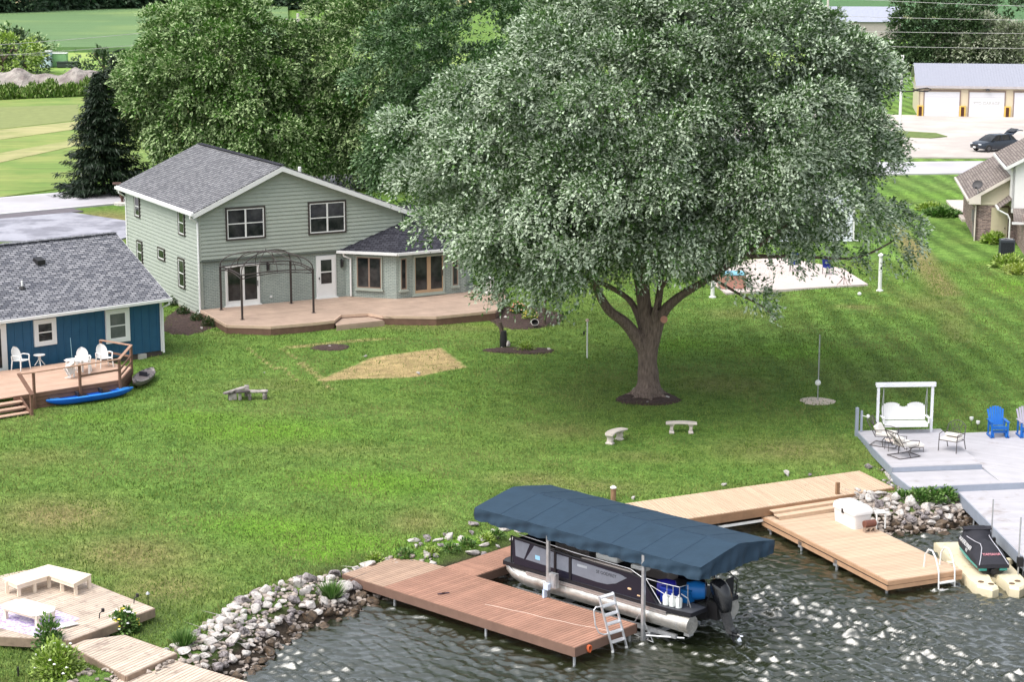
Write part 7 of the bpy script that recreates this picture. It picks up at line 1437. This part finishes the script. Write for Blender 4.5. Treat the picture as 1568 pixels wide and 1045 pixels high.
LB = [([(0, 0, -.3), (0.02, 0, .6), (-.05, 0, 1.8), (-.05, 0, 2.9), (-.15, .1, 4.2), (-.3, .2, 7.0), (-.4, .3, 12)], .62, .10),
      ([(0, 0, 1.2), (-.25, -.05, 2.2), (-1.0, -.3, 3.3), (-1.8, -.6, 4.0), (-2.35, -.9, 5.0), (-2.9, -1.2, 6.4), (-5, -1.6, 8.5)], .40, .08), ([(-.05, .05, 2.2), (-.3, .15, 3.1), (-.8, .4, 4.2), (-1.9, .6, 4.9), (-3.0, .9, 5.3), (-4.2, 1.4, 7)], .22, .06),
      ([(0, 0, 1.4), (.2, -.1, 2.5), (.55, -.2, 3.7), (1.2, -.5, 4.5), (2.4, -1.0, 5.4), (4.0, -1.6, 6.6), (6.5, -2, 8.5)], .38, .07), ([(.05, .05, 2.0), (.25, .1, 3.2), (.5, .3, 4.8), (.7, .6, 7), (1.5, 1.5, 11)], .28, .08), ([(-.08, 0, 2.4), (-.28, 0, 3.6), (-.55, .0, 5.2), (-.9, .3, 7.5), (-2.4, .5, 12)], .24, .07),
      ([(2.6, -1.1, 5.5), (3.6, -2.0, 5.0), (4.6, -3.2, 4.6), (5.0, -4.2, 4.2)], .09, .05), ([(4, -1.5, 6.5), (6.5, -1, 6.4), (9, -.5, 6.3), (11, 0, 7.2)], .12, .05), ([(-2.5, -1, 5.3), (-4.5, -2.4, 6.0), (-7, -3, 6.6)], .12, .05), ([(.1, -.2, 3.2), (.5, -.8, 5.0), (1.6, -2.5, 7)], .16, .04)]
mb = MB()
for i, (pts, a, b) in enumerate(LB): limb(mb, pts, a, b, 18 if i == 0 else 10, i + 3, .75 if i == 0 else 0)
for k in range(7): a = k * .9 + .3; limb(mb, [(.35 * math.cos(a), .35 * math.sin(a), .4), (.75 * math.cos(a), .75 * math.sin(a), .10), (1.15 * math.cos(a), 1.1 * math.sin(a), -.06)], .17, .05, 8, k)
to = mb.build('trunk', M('maple_bark', lin(128, 112, 102, .85), .95, .55, 7.0, bump=.10, bscale=8, stretch=(2.4, 2.4, .35)), tr, smooth='all'); rmd = to.modifiers.new('remesh', 'REMESH'); rmd.mode = 'VOXEL'; rmd.voxel_size = .045; rmd.use_smooth_shade = True; smd = to.modifiers.new('smooth', 'SMOOTH'); smd.iterations = 6; smd.factor = .6
cu = MB().lathe([(.16, 0), (.16, .05), (0.01, .05)], (0, 0, 0), 12).xf(Matrix.Translation((.62, -.52, 3.55)) @ Matrix.Rotation(R(80), 4, 'X')).build('pruned_stub', M('cut_wood', lin(205, 150, 130, .85), .8, .1), tr)
# rocks round the trunk
MATS_ST = [stone, stone_gr, stone_wet]
def hull_rock(seed, flat=.62):
    import bmesh
    r_ = random.Random(seed); bm = bmesh.new()
    for i in range(15):
        v = Vector((r_.gauss(0, 1), r_.gauss(0, 1), r_.gauss(0, 1))).normalized() * r_.uniform(.8, 1.05); bm.verts.new((v.x * r_.uniform(.9, 1.15), v.y * .85, v.z * flat))
    res = bmesh.ops.convex_hull(bm, input=bm.verts); junk = [g for g in res['geom_interior'] if isinstance(g, bmesh.types.BMVert)]; bmesh.ops.delete(bm, geom=junk, context='VERTS')
    bmesh.ops.bevel(bm, geom=list(bm.edges), offset=.07, segments=1, affect='EDGES')
    vs = [tuple(v.co) for v in bm.verts]; bm.verts.index_update(); fs = [tuple(v.index for v in f.verts) for f in bm.faces]; bm.free(); return vs, fs
rock_me = {}
def rock_mesh(k, m):
    if (k, m) not in rock_me:
        vs, fs = hull_rock(100 + k, .55 + .05 * (k % 4)); me = bpy.data.meshes.new('rock'); me.from_pydata(vs, [], fs); me.materials.append(MATS_ST[m]); me.update(); rock_me[(k, m)] = me
    return rock_me[(k, m)]
def rock(x, y, z, r, m, label, group, name='rock', k=None):
    o = bpy.data.objects.new(name, rock_mesh(rnd.randrange(12) if k is None else k, m)); col.objects.link(o); o.location = (x, y, z); o.rotation_euler = (rnd.uniform(-.35, .35), rnd.uniform(-.35, .35), rnd.uniform(0, 6.28)); o.scale = (r * rnd.uniform(.85, 1.25), r * rnd.uniform(.8, 1.1), r * rnd.uniform(.8, 1.1)); return tag(o, label, 'rock', group)
placed = []
def describe(x, y, r, m, s, group, k=0):
    sh = ('flattish ', '', '', 'blocky ')[k % 4]
    size = 'big' if r > .27 else ('fist-sized' if r < .17 else ('middling' if r > .21 else 'small')); tone = ('off-white', 'ash-grey', 'brown wet')[m]
    row = 'at the waterline' if s < .25 else ('low on the bank' if s < .85 else ('halfway up the bank' if s < 1.4 else 'along the lawn edge'))
    if 'walkway' in group: zn = ('beside the weathered walkway', 'near the lower weed clump', 'below the dry lawn corner', 'in the middle of the long bank', 'just before the green tussock', 'next to the green tussock', 'beside the pale dock landing')[max(0, min(6, int((y - 54) / 1.25)))]
    elif 'side arm' in group: zn = 'behind the pale landing' if x < -1.6 else ('between landing and dock arm' if x < -.2 else 'under the canopy end')
    elif 'grey docks' in group: zn = ('behind the white dock box', 'left of the vines', 'under the vines', 'beside the low grey dock')[max(0, min(3, int((x - 12.8) / 1.1)))]
    else: return '%s %s %sflat stone %s the grey deck edge' % (size, tone, ('wide ', 'pointed ', 'square ', 'thick ')[k % 4], 'touching' if x > 14.7 else 'a step from')
    return '%s %s %slimestone %s %s' % (size, tone, sh, row, zn)
def fits(x, y, r, k=.78):
    for (a, b, c) in placed:
        if (a - x) ** 2 + (b - y) ** 2 < ((c + r) * k) ** 2: return False
    return True
def uv_of(x, y): dx, dy = x - BORG[0], y - BORG[1]; return dx * BA[0] + dy * BA[1], -dx * BA[1] + dy * BA[0]
def scatter(n, region, rmin, rmax, sdr, labels, group, tries=6000, k=.78, zup=0.0):
    c = 0; lst = sorted([rmin + (rmax - rmin) * rnd.random() ** 1.6 for _ in range(n)], reverse=True); ti = 0
    for r in lst:
        for _ in range(tries // max(1, n) + 30):
            x, y = rnd.uniform(region[0], region[1]), rnd.uniform(region[2], region[3]); s = float(sdist(np.array([x]), np.array([y]))[0])
            if not (sdr[0] < s < sdr[1]): continue
            if len(region) > 4 and not region[4](x, y): continue
            u, v = uv_of(x, y)
            if -10.3 < u < .1 and -.15 < v < 2.9: continue
            if -8.4 < u < -6.8 and 2.8 < v < 6.9: continue
            if x < -6 and y < 57.2 and (x + 9.9) * 2.5 + (y - 55) * 3.6 < 1.0 + 4.38 * r: continue
            if not fits(x, y, r, k): continue
            placed.append((x, y, r)); z = gz(x, y); wet = z < .16; m = 2 if wet else (1 if rnd.random() < .3 else 0)
            kk = rnd.randrange(12); rock(x, y, z + r * .22 + zup, r, m, describe(x, y, r, m, s, group, kk), group, k=kk); c += 1; break
    return c
gA = 'limestone riprap between the left walkway and the brown dock'; gB = 'limestone riprap between brown dock side arm and lawn'; gC = 'limestone riprap between the tan and grey docks'
n1 = scatter(172, (-12.5, -3.2, 51.5, 64.5, lambda x, y: x + y * .25 > -0.6 - 0 or y < 62.6), .14, .34, (-.35, 2.1), ['white-grey angular limestone on the bank left of the brown dock', 'darker grey angular limestone on the bank left of the brown dock', 'brown wet stone at the waterline left of the brown dock'], gA, k=.60, zup=.05)
n2 = scatter(36, (-3.9, 2.8, 63.6, 69.0), .14, .27, (.6, 2.5), ['white stone half sunk in weeds behind the brown dock', 'grey stone half sunk in weeds behind the brown dock', 'brown stone behind the brown dock'], gB)
n3 = scatter(86, (12.8, 17.2, 69.4, 72.6, lambda x, y: x < 16.75 or y < 72), .15, .34, (-.3, 2.0), ['pale angular limestone in the pile between the tan and grey docks', 'grey angular limestone in the pile between the tan and grey docks', 'brown wet stone at the waterline between the tan and grey docks'], gC, k=.6, zup=.08)
n4 = scatter(14, (14.2, 15.4, 72.9, 75.5, lambda x, y: x < 14.75 + .06 * (75 - y)), .12, .24, (1.0, 6.0), ['flat pale stone beside the grey deck edge', 'flat grey stone beside the grey deck edge', 'x'], 'flat stones between tan dock and grey deck')
for px, py, r, lb in ((1205, 729, .24, 'upright pale boulder on the grass behind the tan dock'), (1329, 718, .20, 'dark upright driftwood-like rock at the tan dock corner'), (1108, 745, .14, 'small pale stone at the tan dock back edge'), (1240, 729, .12, 'small grey stone right of the upright boulder'), (970, 765, .12, 'small stone near the round wooden post'), (972, 600, .22, 'flat slab of stone leaning on the maple trunk'), (990, 618, .13, 'pale cut stone at the front of the maple roots'), (1022, 611, .16, 'pale stone on the right of the maple mulch ring'), (1015, 603, .15, 'tan stone behind the maple roots at the right'), (774, 488, .16, 'pale boulder at the left rim of the flower bed'), (840, 537, .15, 'tan stone at the right end of the lawn mulch bed'), (640, 574, .16, 'white stone lying on the straw patch'), (505, 532, .12, 'pale stump stone in the small mulch circle'), (768, 534, .10, 'small pale stone at the left end of the lawn mulch bed'), (1012, 598, .12, 'grey stone beside the maple trunk'), (309, 505, .14, 'white stone at the front of the mulch strip'), (285, 484, .1, 'small grey stone between the shrubs by the green wall'), (405, 572, .07, 'tiny pale stone near the bench pieces'), (560, 547, .11, 'pale stone at the corner of the straw patch')):
    x, y, z = on_ground(px, py); rock(x, y, z + r * .4, r, 1 if 'dark' in lb or 'grey' in lb else 0, lb, None)
# small rubble that fills the gaps
def rubble():
    V, F = [], []; k = 0; hs = [hull_rock(300 + i) for i in range(5)]
    for _ in range(30000):
        if k > 2800: break
        x, y = (rnd.uniform(-12.5, -2.6), rnd.uniform(51.5, 65)) if rnd.random() < .65 else (rnd.uniform(10.5, 17.4), rnd.uniform(69.2, 73)); s = float(sdist(np.array([x]), np.array([y]))[0])
        if not -1.0 < s < 2.15: continue
        r = rnd.uniform(.06, .17); vs, fs = rnd.choice(hs); a = rnd.uniform(0, 6.28); ca, sa = math.cos(a), math.sin(a); n = len(V); z = gz(x, y)
        V += [(x + r * (v[0] * ca - v[1] * sa), y + r * (v[0] * sa + v[1] * ca), z + r * (v[2] + .3)) for v in vs]; F += [tuple(i + n for i in f) for f in fs]; k += 1
    me = bpy.data.meshes.new('rubble_stones'); me.from_pydata(V, [], F); me.materials.append(M('small_rubble', lin(168, 156, 146, .84), .9, .35, 6, island=.3)); o = bpy.data.objects.new('rubble_stones', me); col.objects.link(o); tag(o, 'small loose stones filling gaps between the riprap rocks', 'rubble', kind='stuff')
rubble()
# shrubs, weeds, flowers
def shrub(name, label, pos, r, h_, leaf, n=700, L=.09, Wd=.05, cat='shrub', flowers=None, group=None, seed=0, blades=False):
    t = thing(name, label, cat, pos, 0, group); rs = np.random.RandomState(seed + 50)
    if blades:
        a = rs.uniform(0, 6.28, n); q = rs.rand(n) ** .7; P = np.stack([r * .35 * q * np.cos(a), r * .35 * q * np.sin(a), np.zeros(n)], -1); D = unit(np.stack([np.cos(a) * q * .9, np.sin(a) * q * .9, np.full(n, 1.0)], -1)); v = leaves(rs, P, D, h_, Wd, .2, .12)
    else:
        u = unit(rs.normal(0, 1, (n, 3))); u[:, 2] = np.abs(u[:, 2]); k = rs.rand(n, 1) ** .4 * (1 + .18 * np.sin(u[:, 0:1] * 6 + seed) * np.sin(u[:, 1:2] * 5)); P = u * k * np.array([r, r, h_]); D = u + np.array([0, 0, .1]); v = leaves(rs, P, D, L, Wd, .2)
    crown_obj('foliage', v, leaf, t)
    if not blades:
        mb = MB()
        for k in range(4): a = k * 1.6 + seed; mb.tube([(0, 0, -.05), (r * .3 * math.cos(a), r * .3 * math.sin(a), h_ * .5), (r * .5 * math.cos(a), r * .5 * math.sin(a), h_ * .8)], .012, 5)
        mb.build('stem', woodpost, t)
    if flowers:
        nf, fm, fr = flowers; u = unit(rs.normal(0, 1, (nf, 3))); u[:, 2] = np.abs(u[:, 2]) * .8 + .25; mb = MB()
        for i in range(nf):
            p = u[i] * np.array([r, r, h_]) * (.92 + .12 * rs.rand()); mb.lathe([(.005, -fr * .3), (fr, 0), (fr * .6, fr * .5), (.005, fr * .6)], tuple(p), 7, int(rs.randint(0, len(fm))))
        mb.build('flowers', fm, t)['kind'] = 'stuff'
    return t
lime = leafmat('lime_leaf', lin(96, 140, 40, .66), lin(160, 190, 70, .72), lin(180, 205, 110, .7)); midg = leafmat('mid_green_leaf', lin(50, 96, 36, .6), lin(92, 140, 56, .66), lin(130, 165, 90, .66)); box_leaf = leafmat('boxwood_leaf', lin(34, 72, 26, .6), lin(60, 100, 38, .6), lin(70, 100, 50, .6))
wf = M('white_petals', (.82, .82, .80), .6, .02); yf = M('yellow_petals', lin(240, 215, 90, .9), .6, .02); rf_ = M('coral_petals', lin(230, 110, 90, .9), .6, .02); of_ = M('peach_petals', lin(245, 200, 170, .9), .6, .02)
for i, (px, py) in enumerate(((261, 468), (281, 482), (302, 492), (320, 500))): shrub('boxwood_shrub', ['rearmost small round green shrub by the green side wall', 'second small round shrub from the back by the green side wall', 'third small round shrub in the mulch strip', 'small round shrub nearest the patio deck corner'][i], on_ground(px, py), .38, .48, box_leaf, 700, .08, .05, group='round shrubs along the green side wall', seed=i)
shrub('flowering_shrub', 'leafy shrub with white flowers beside the weathered deck', on_ground(190, 968), .46, .70, midg, 1500, .14, .07, flowers=(46, [wf, yf], .05), seed=7)
shrub('flowering_shrub', 'big lime-green leafy bush with few white blooms at the bottom edge', on_ground(88, 1034), .66, .95, lime, 2200, .16, .07, flowers=(12, [wf], .05), seed=9)
shrub('leafy_shrub', 'dark green leafy shrub against the weathered deck front edge', on_ground(76, 1002), .40, 1.15, midg, 1200, .14, .07, seed=10)
shrub('grass_tussock', 'dense green grass tussock in the riprap left of the brown dock', on_ground(507, 918), .5, .55, midg, 420, .3, .03, 'tussock', seed=3, blades=True); shrub('grass_tussock', 'green weed clump among the rocks near the weathered platform', on_ground(281, 992), .42, .5, midg, 380, .3, .035, 'tussock', seed=4, blades=True)
for i, (px, py) in enumerate(((690, 846), (660, 848), (715, 840), (575, 858), (620, 852), (745, 832), (760, 822))): shrub('weed_clump', ['weed clump', 'small weed tuft', 'leafy weed', 'broad green weed', 'pale weed patch', 'bright weed clump', 'tall weed'][i] + ' ' + ['in the middle of the stones behind the brown dock', 'left of the middle stones behind the brown dock', 'right of the middle stones behind the brown dock', 'above the left corner of the pale landing', 'above the pale landing of the brown dock', 'near the side arm of the brown dock', 'under the left end of the navy canopy'][i], on_ground(px, py), .30, .22, lime if i % 2 else midg, 300, .12, .05, 'weeds', seed=i + 20)
for i, (px, py, r) in enumerate(((1405, 756, .45), (1425, 752, .5), (1447, 756, .45), (1380, 764, .3), (1462, 790, .18))): shrub('vine_shrub', ['left leafy vine clump under the grey deck edge', 'tallest leafy vine clump under the grey deck edge', 'right leafy vine clump touching the low grey dock', 'small vine clump beside the tan dock end', 'tiny green weed in the rock pile by the low grey dock'][i], on_ground(px, py + (16 if i < 3 else 2)), r, r * 1.0, midg, 800, .13, .09, 'vine', seed=i + 30)
shrub('hosta', 'green and yellow hosta in front of the brick house door', on_ground(1521, 372), .75, .6, lime, 800, .28, .14, 'plant', seed=41); shrub('hosta', 'broad pale hosta right of the air conditioner', on_ground(1543, 408), 1.0, .6, lime, 900, .3, .16, 'plant', seed=42); shrub('hosta', 'bright yellow-green low plant in front of the air conditioner', on_ground(1562, 418), .9, .45, leafmat('chartreuse_leaf', lin(150, 180, 60, .7), lin(190, 205, 90, .75), lin(190, 205, 120, .7)), 800, .26, .14, 'plant', seed=43)
shrub('garden_shrub', 'low green shrub island on the right-hand lawn', on_ground(1443, 330), 1.25, .45, midg, 1600, .3, .14, seed=44); shrub('garden_shrub', 'yellowish low shrub left of the lawn island', on_ground(1424, 322), .9, .4, lime, 900, .3, .14, seed=45)
shrub('flower_clump', 'coral and peach flowers in the bed beside the patio deck', on_ground(793, 481), .38, .62, midg, 700, .13, .07, 'flowers', flowers=(34, [rf_, of_, of_, yf], .055), seed=46); shrub('flower_clump', 'yellow and pink flowers behind the black pot', on_ground(812, 490), .38, .55, lime, 500, .13, .06, 'flowers', flowers=(24, [yf, of_], .045), seed=47); shrub('yellow_green_plant', 'spiky yellow-green plant in the lawn mulch bed', on_ground(804, 537), .45, .40, lime, 300, .2, .05, 'plant', seed=48)
p_ = on_ground(819, 502); t = thing('black_pot', 'tipped black plant pot with a pale rim in the flower bed', 'pot', (p_[0], p_[1], p_[2] + .22), 0); MB().lathe([(.02, -.15), (.12, -.15), (.17, .10), (.185, .11), (.16, .11), (.11, -.08), (.02, -.08)], (0, 0, 0), 16).xf(Matrix.Rotation(R(50), 4, 'X')).build('pot_body', blackm, t, smooth=40); MB().lathe([(.18, .105), (.205, .115), (.18, .13), (.175, .11)], (0, 0, 0), 16, 0, False).xf(Matrix.Rotation(R(50), 4, 'X')).build('rim', stone, t)
t = thing('wrapped_stump', 'leaning tree stump with dark wrapped base on the lawn mulch bed', 'stump', on_ground(771, 532)); mb = MB(); limb(mb, [(0, 0, -.1), (-.05, 0, .6), (-.18, 0, 1.25)], .14, .09, 9, 5); mb.build('trunk', bark, t); MB().lathe([(.18, 0), (.19, .3), (.15, .8), (.14, .82)], (0, 0, 0), 10).build('dark_wrap', blackm, t); MB().lathe([(.001, 0), (.11, .02), (.12, .15), (.06, .28), (.001, .3)], (.22, -.05, .05), 8).build('pale_ornament', stone, t)
# small trees beside the patio
tree('small_garden_tree', 'slender young tree with thin trunk standing in the flower bed', on_ground(833, 498), [((.2, 0, 4.9), (2.0, 1.8, 2.0))], green_leaf, 9, .45, .8, 210, .19, .10, .3, 61, .10, 4.5, sx=.07)
tree('small_garden_tree', 'reddish-stemmed young tree right at the corner of the patio deck', on_ground(769, 477), [((.1, .2, 4.4), (1.3, 1.2, 1.6))], leafmat('bronze_leaf', lin(92, 84, 50, .6), lin(120, 110, 66, .6), lin(160, 160, 120, .6)), 9, .4, .7, 200, .17, .09, .3, 62, .07, 4.0, sx=.07)
shrub('dark_shrub', 'dark purple-leaved shrub behind the right roof slope of the green house', (-10.2, 126, 2.0), 2.6, 2.8, leafmat('purple_leaf', lin(60, 50, 66, .6), lin(92, 84, 100, .6), lin(120, 110, 130, .6)), 2600, .3, .17, seed=71)
# large trees behind the houses
tree('broad_maple_tree', 'broad dense silver-topped maple behind the green house roof at the left', (-22.6, 153, 2.0), [((0, 0, 8.2), (6.6, 5.6, 6.6)), ((-3.4, 0, 7.4), (4.2, 3.8, 3.6)), ((3.6, -1, 4.6), (4.2, 4, 4.2)), ((.6, 0, 11.4), (4, 4, 3.4))], green_leaf, 7.0, .7, 1.25, 260, .28, .15, .24, 81, .45, sx=.11, inner=.4)
tree('yellow_maple_tree', 'yellow-green tree behind the green house between the two big maples', (-10.6, 156, 2.0), [((0, 0, 9.2), (6.0, 5.4, 7.4)), ((-2, -1, 5), (4.5, 4, 4.2)), ((3.5, -1.5, 5.4), (4.5, 4, 4.6))], yel_leaf, 6.6, .7, 1.25, 260, .28, .14, .22, 82, .4, sx=.11, inner=.4)
tree('rear_tree', 'smaller dull green tree behind and left of the yellow-green tree', (-15.9, 168, 2.0), [((0, 0, 6.4), (4.0, 4, 5.0)), ((0, 0, 4), (3.6, 3.6, 3.6))], green_leaf, 4.2, .9, 1.4, 85, .36, .19, .2, 83, .35, sx=.15)
tree('dark_maple_tree', 'dark dense maple close behind the left side of the huge silver maple', (-3.4, 137, 2.0), [((0, 0, 9.5), (6.2, 5, 8)), ((-2.6, -1, 5), (3.8, 3.6, 4)), ((3, 0, 6), (4.4, 4, 5))], dark_leaf, 6.6, .7, 1.25, 250, .26, .14, .24, 84, .4, sx=.11, inner=.4)
tree('rear_tree', 'tall green tree hidden mostly behind the huge silver maple', (7.5, 150, 2.0), [((0, 0, 9.2), (7, 5.5, 7.5))], green_leaf, 4, 1, 1.6, 80, .38, .21, .25, 85, .45, sx=.15)
# spruce
def conifer(name, label, base, h_, r, seed, leaf, dens=1.0, L=.42, Wd=.10):
    t = thing(name, label, 'tree', base); rs = np.random.RandomState(seed); P, D = [], []; nb = int(230 * dens); mb = MB(); limb(mb, [(0, 0, -.2), (0, 0, h_ * .5), (0, 0, h_ * .97)], .2, .03, 8, seed)
    for i in range(nb):
        q = (i + rs.rand()) / nb; z = .6 + (h_ - .6) * q; Rr_ = r * (1 - q) ** .85 * (.55 + .75 * rs.rand() ** 1.3) + .12; a = rs.uniform(0, 6.28); m = int(12 + 30 * Rr_); s_ = np.sqrt(rs.rand(m)); dz = -.30 * s_ * Rr_ + .16 * Rr_ * s_ ** 3
        x, y = Rr_ * s_ * math.cos(a), Rr_ * s_ * math.sin(a); sp_ = .16 + .10 * (1 - s_) * Rr_; P.append(np.stack([x + rs.normal(0, 1, m) * sp_, y + rs.normal(0, 1, m) * sp_, z + dz + rs.normal(0, .07, m)], -1)); D.append(np.tile([math.cos(a), math.sin(a), -.55], (m, 1)))
    crown_obj('crown', leaves(rs, np.concatenate(P), np.concatenate(D), L, Wd, .15, .45), leaf, t); mb.build('trunk', bark, t); return t
spr_leaf = leafmat('spruce_needles', lin(30, 48, 30, .55), lin(48, 68, 42, .6), lin(46, 66, 44, .55), trans=.05)
conifer('spruce_tree', 'dark pointed spruce left of the broad maple beside the road', (-31.0, 150.5, 2.0), 9.3, 3.1, 5, spr_leaf, 1.9)
conifer('pine_tree', 'small distant dark pine top beyond the rubble heap', at(186, 142, 2) + (2.0,), 5.4, 2.2, 6, spr_leaf, .8, .6, .16)
far_leaf = leafmat('far_dark_leaf', lin(44, 70, 42, .6), lin(72, 100, 56, .64), lin(96, 122, 80, .64)); far_grey = leafmat('grey_green_leaf', lin(96, 110, 84, .68), lin(140, 152, 118, .72), lin(180, 186, 160, .72))
def fb(px, py): p = at(px, py, 2.0); return (p[0], p[1], 2.0)
kw = dict(r0=.9, r1=1.6, L=.5, Wd=.26, sx=.22, trunk_r=.3, zmin=.3)
tree('far_round_tree', 'large round green tree behind the left end of the long garage', fb(1425, 107), [((0, 0, 5.4), (6.0, 5, 4.6)), ((-1, -1, 3), (5.6, 4.5, 3)), ((3, 0, 4), (4.6, 4, 4))], far_leaf, 3.2, nper=78, seed=91, **kw)
tree('far_grey_tree', 'grey-green bushy tree right of the round tree behind the garage', fb(1492, 108), [((0, 0, 3.6), (4.4, 4, 3.4)), ((-3, -1, 2), (3, 3, 2.4))], far_grey, 3.4, nper=78, seed=92, **kw)
tree('far_grey_tree', 'grey-green bushy tree at the far right edge behind the garage', fb(1556, 108), [((0, 0, 3.6), (4.2, 4, 3.2)), ((-3, 0, 3), (3, 3, 2.6))], far_grey, 3.4, nper=78, seed=93, **kw)
tree('far_dark_tree', 'dark green tree behind the grey-green bushes above the garage roof', (fb(1540, 100)[0], fb(1540, 100)[1], 2), [((0, 0, 5.5), (4.5, 4, 4.4))], far_leaf, 3.2, nper=72, seed=94, **kw)
tree('far_dark_tree', 'dark tree between the round tree and the grey-green bushes', (fb(1478, 100)[0], fb(1478, 100)[1], 2), [((0, 0, 4.9), (3.4, 3, 3.6))], far_leaf, 3.2, nper=72, seed=95, **kw)
tree('meadow_bush', 'lime-green bush at the upper left edge before the crop field', fb(4, 118), [((0, 0, 2.6), (4.0, 3, 2.6))], lime, 3.6, nper=78, seed=96, cat='bush', **kw); tree('meadow_bush', 'dark green bush right of the lime-green bush at the upper left', fb(38, 112), [((0, 0, 2.6), (2.2, 2.2, 2.5))], far_leaf, 4, nper=78, seed=97, cat='bush', **kw); tree('meadow_bush', 'yellow-green bush peeking over the crop field edge at the upper left', fb(20, 100), [((0, 0, 2.4), (5, 3, 2.0))], yel_leaf, 3.4, nper=72, seed=98, cat='bush', **kw)
tree('meadow_bush', 'low dark bush beside the distant pine', fb(160, 118), [((0, 0, 1.4), (3, 2, 1.3))], far_leaf, 5, nper=78, seed=99, cat='bush', **kw)
tree('far_field_tree', 'single dark tree top against the pale wheat field', fb(402, 12), [((0, 0, 4.5), (6.5, 5, 4.4))], far_leaf, 3, nper=14, seed=100, r0=1.4, r1=2.2, L=1.1, Wd=.6, sx=.4, trunk_r=.3)
def hedge():
    t = thing('hedgerow', 'long low green hedgerow in front of the pale rubble heap', 'hedge', (0, 0, 0)); rs = np.random.RandomState(8); n = 9000; u = rs.rand(n); x = -66 + 20 * u; y = 237.5 + 14 * u; a = rs.uniform(0, 3.14, n); rr = rs.rand(n) ** .4
    P = np.stack([x + .2 * rs.normal(0, 1, n), y + 2.2 * np.cos(a) * rr, 2.0 + (1.5 + .3 * np.sin(x * 1.3) + .3 * np.sin(x * 3.1)) * np.sin(a) * rr], -1); crown_obj('foliage', leaves(rs, P, np.tile([0, -.2, 1.0], (n, 1)), .5, .2, .2), leafmat('hedge_leaf', lin(66, 110, 40, .6), lin(116, 152, 62, .66), lin(150, 175, 95, .66)), t)
hedge()
def woods():
    rs = np.random.RandomState(12); C, Rr, O = [], [], []
    for i in range(46):
        f = i / 45; x = -150 + 130 * f + rs.uniform(-2, 2); y = (455 + 78 * min(1, (x + 150) / 62) if x < -88 else 524 + .25 * (x + 88)) + rs.uniform(2, 14); h_ = rs.uniform(9, 14)
        if 88 - 12 < (x / y * FPX + 784) < 150 and rs.rand() < .4: y += 12
        c, r, o = ell_clumps(rs, [((x, y, 2 + h_ * .5), (4.2, 3.6, h_ * .52))], 1.9, 1.6, 2.6, .2, 2.2); C.append(c); Rr.append(r); O.append(o)
    v = clump_leaves(rs, np.concatenate(C), np.concatenate(Rr), np.concatenate(O), 13, 1.3, .75, .2, .2, 4, .5); me = fast_mesh('far_woods', v, np.arange(len(v)).reshape(-1, 4), leafmat('woods_leaf', lin(48, 76, 58, .72), lin(78, 108, 76, .76), lin(90, 116, 86, .62)), 4)
    o = bpy.data.objects.new('far_woods', me); col.objects.link(o); tag(o, 'dark green woods along the far edge of the crop field', 'woods', kind='stuff')
woods()
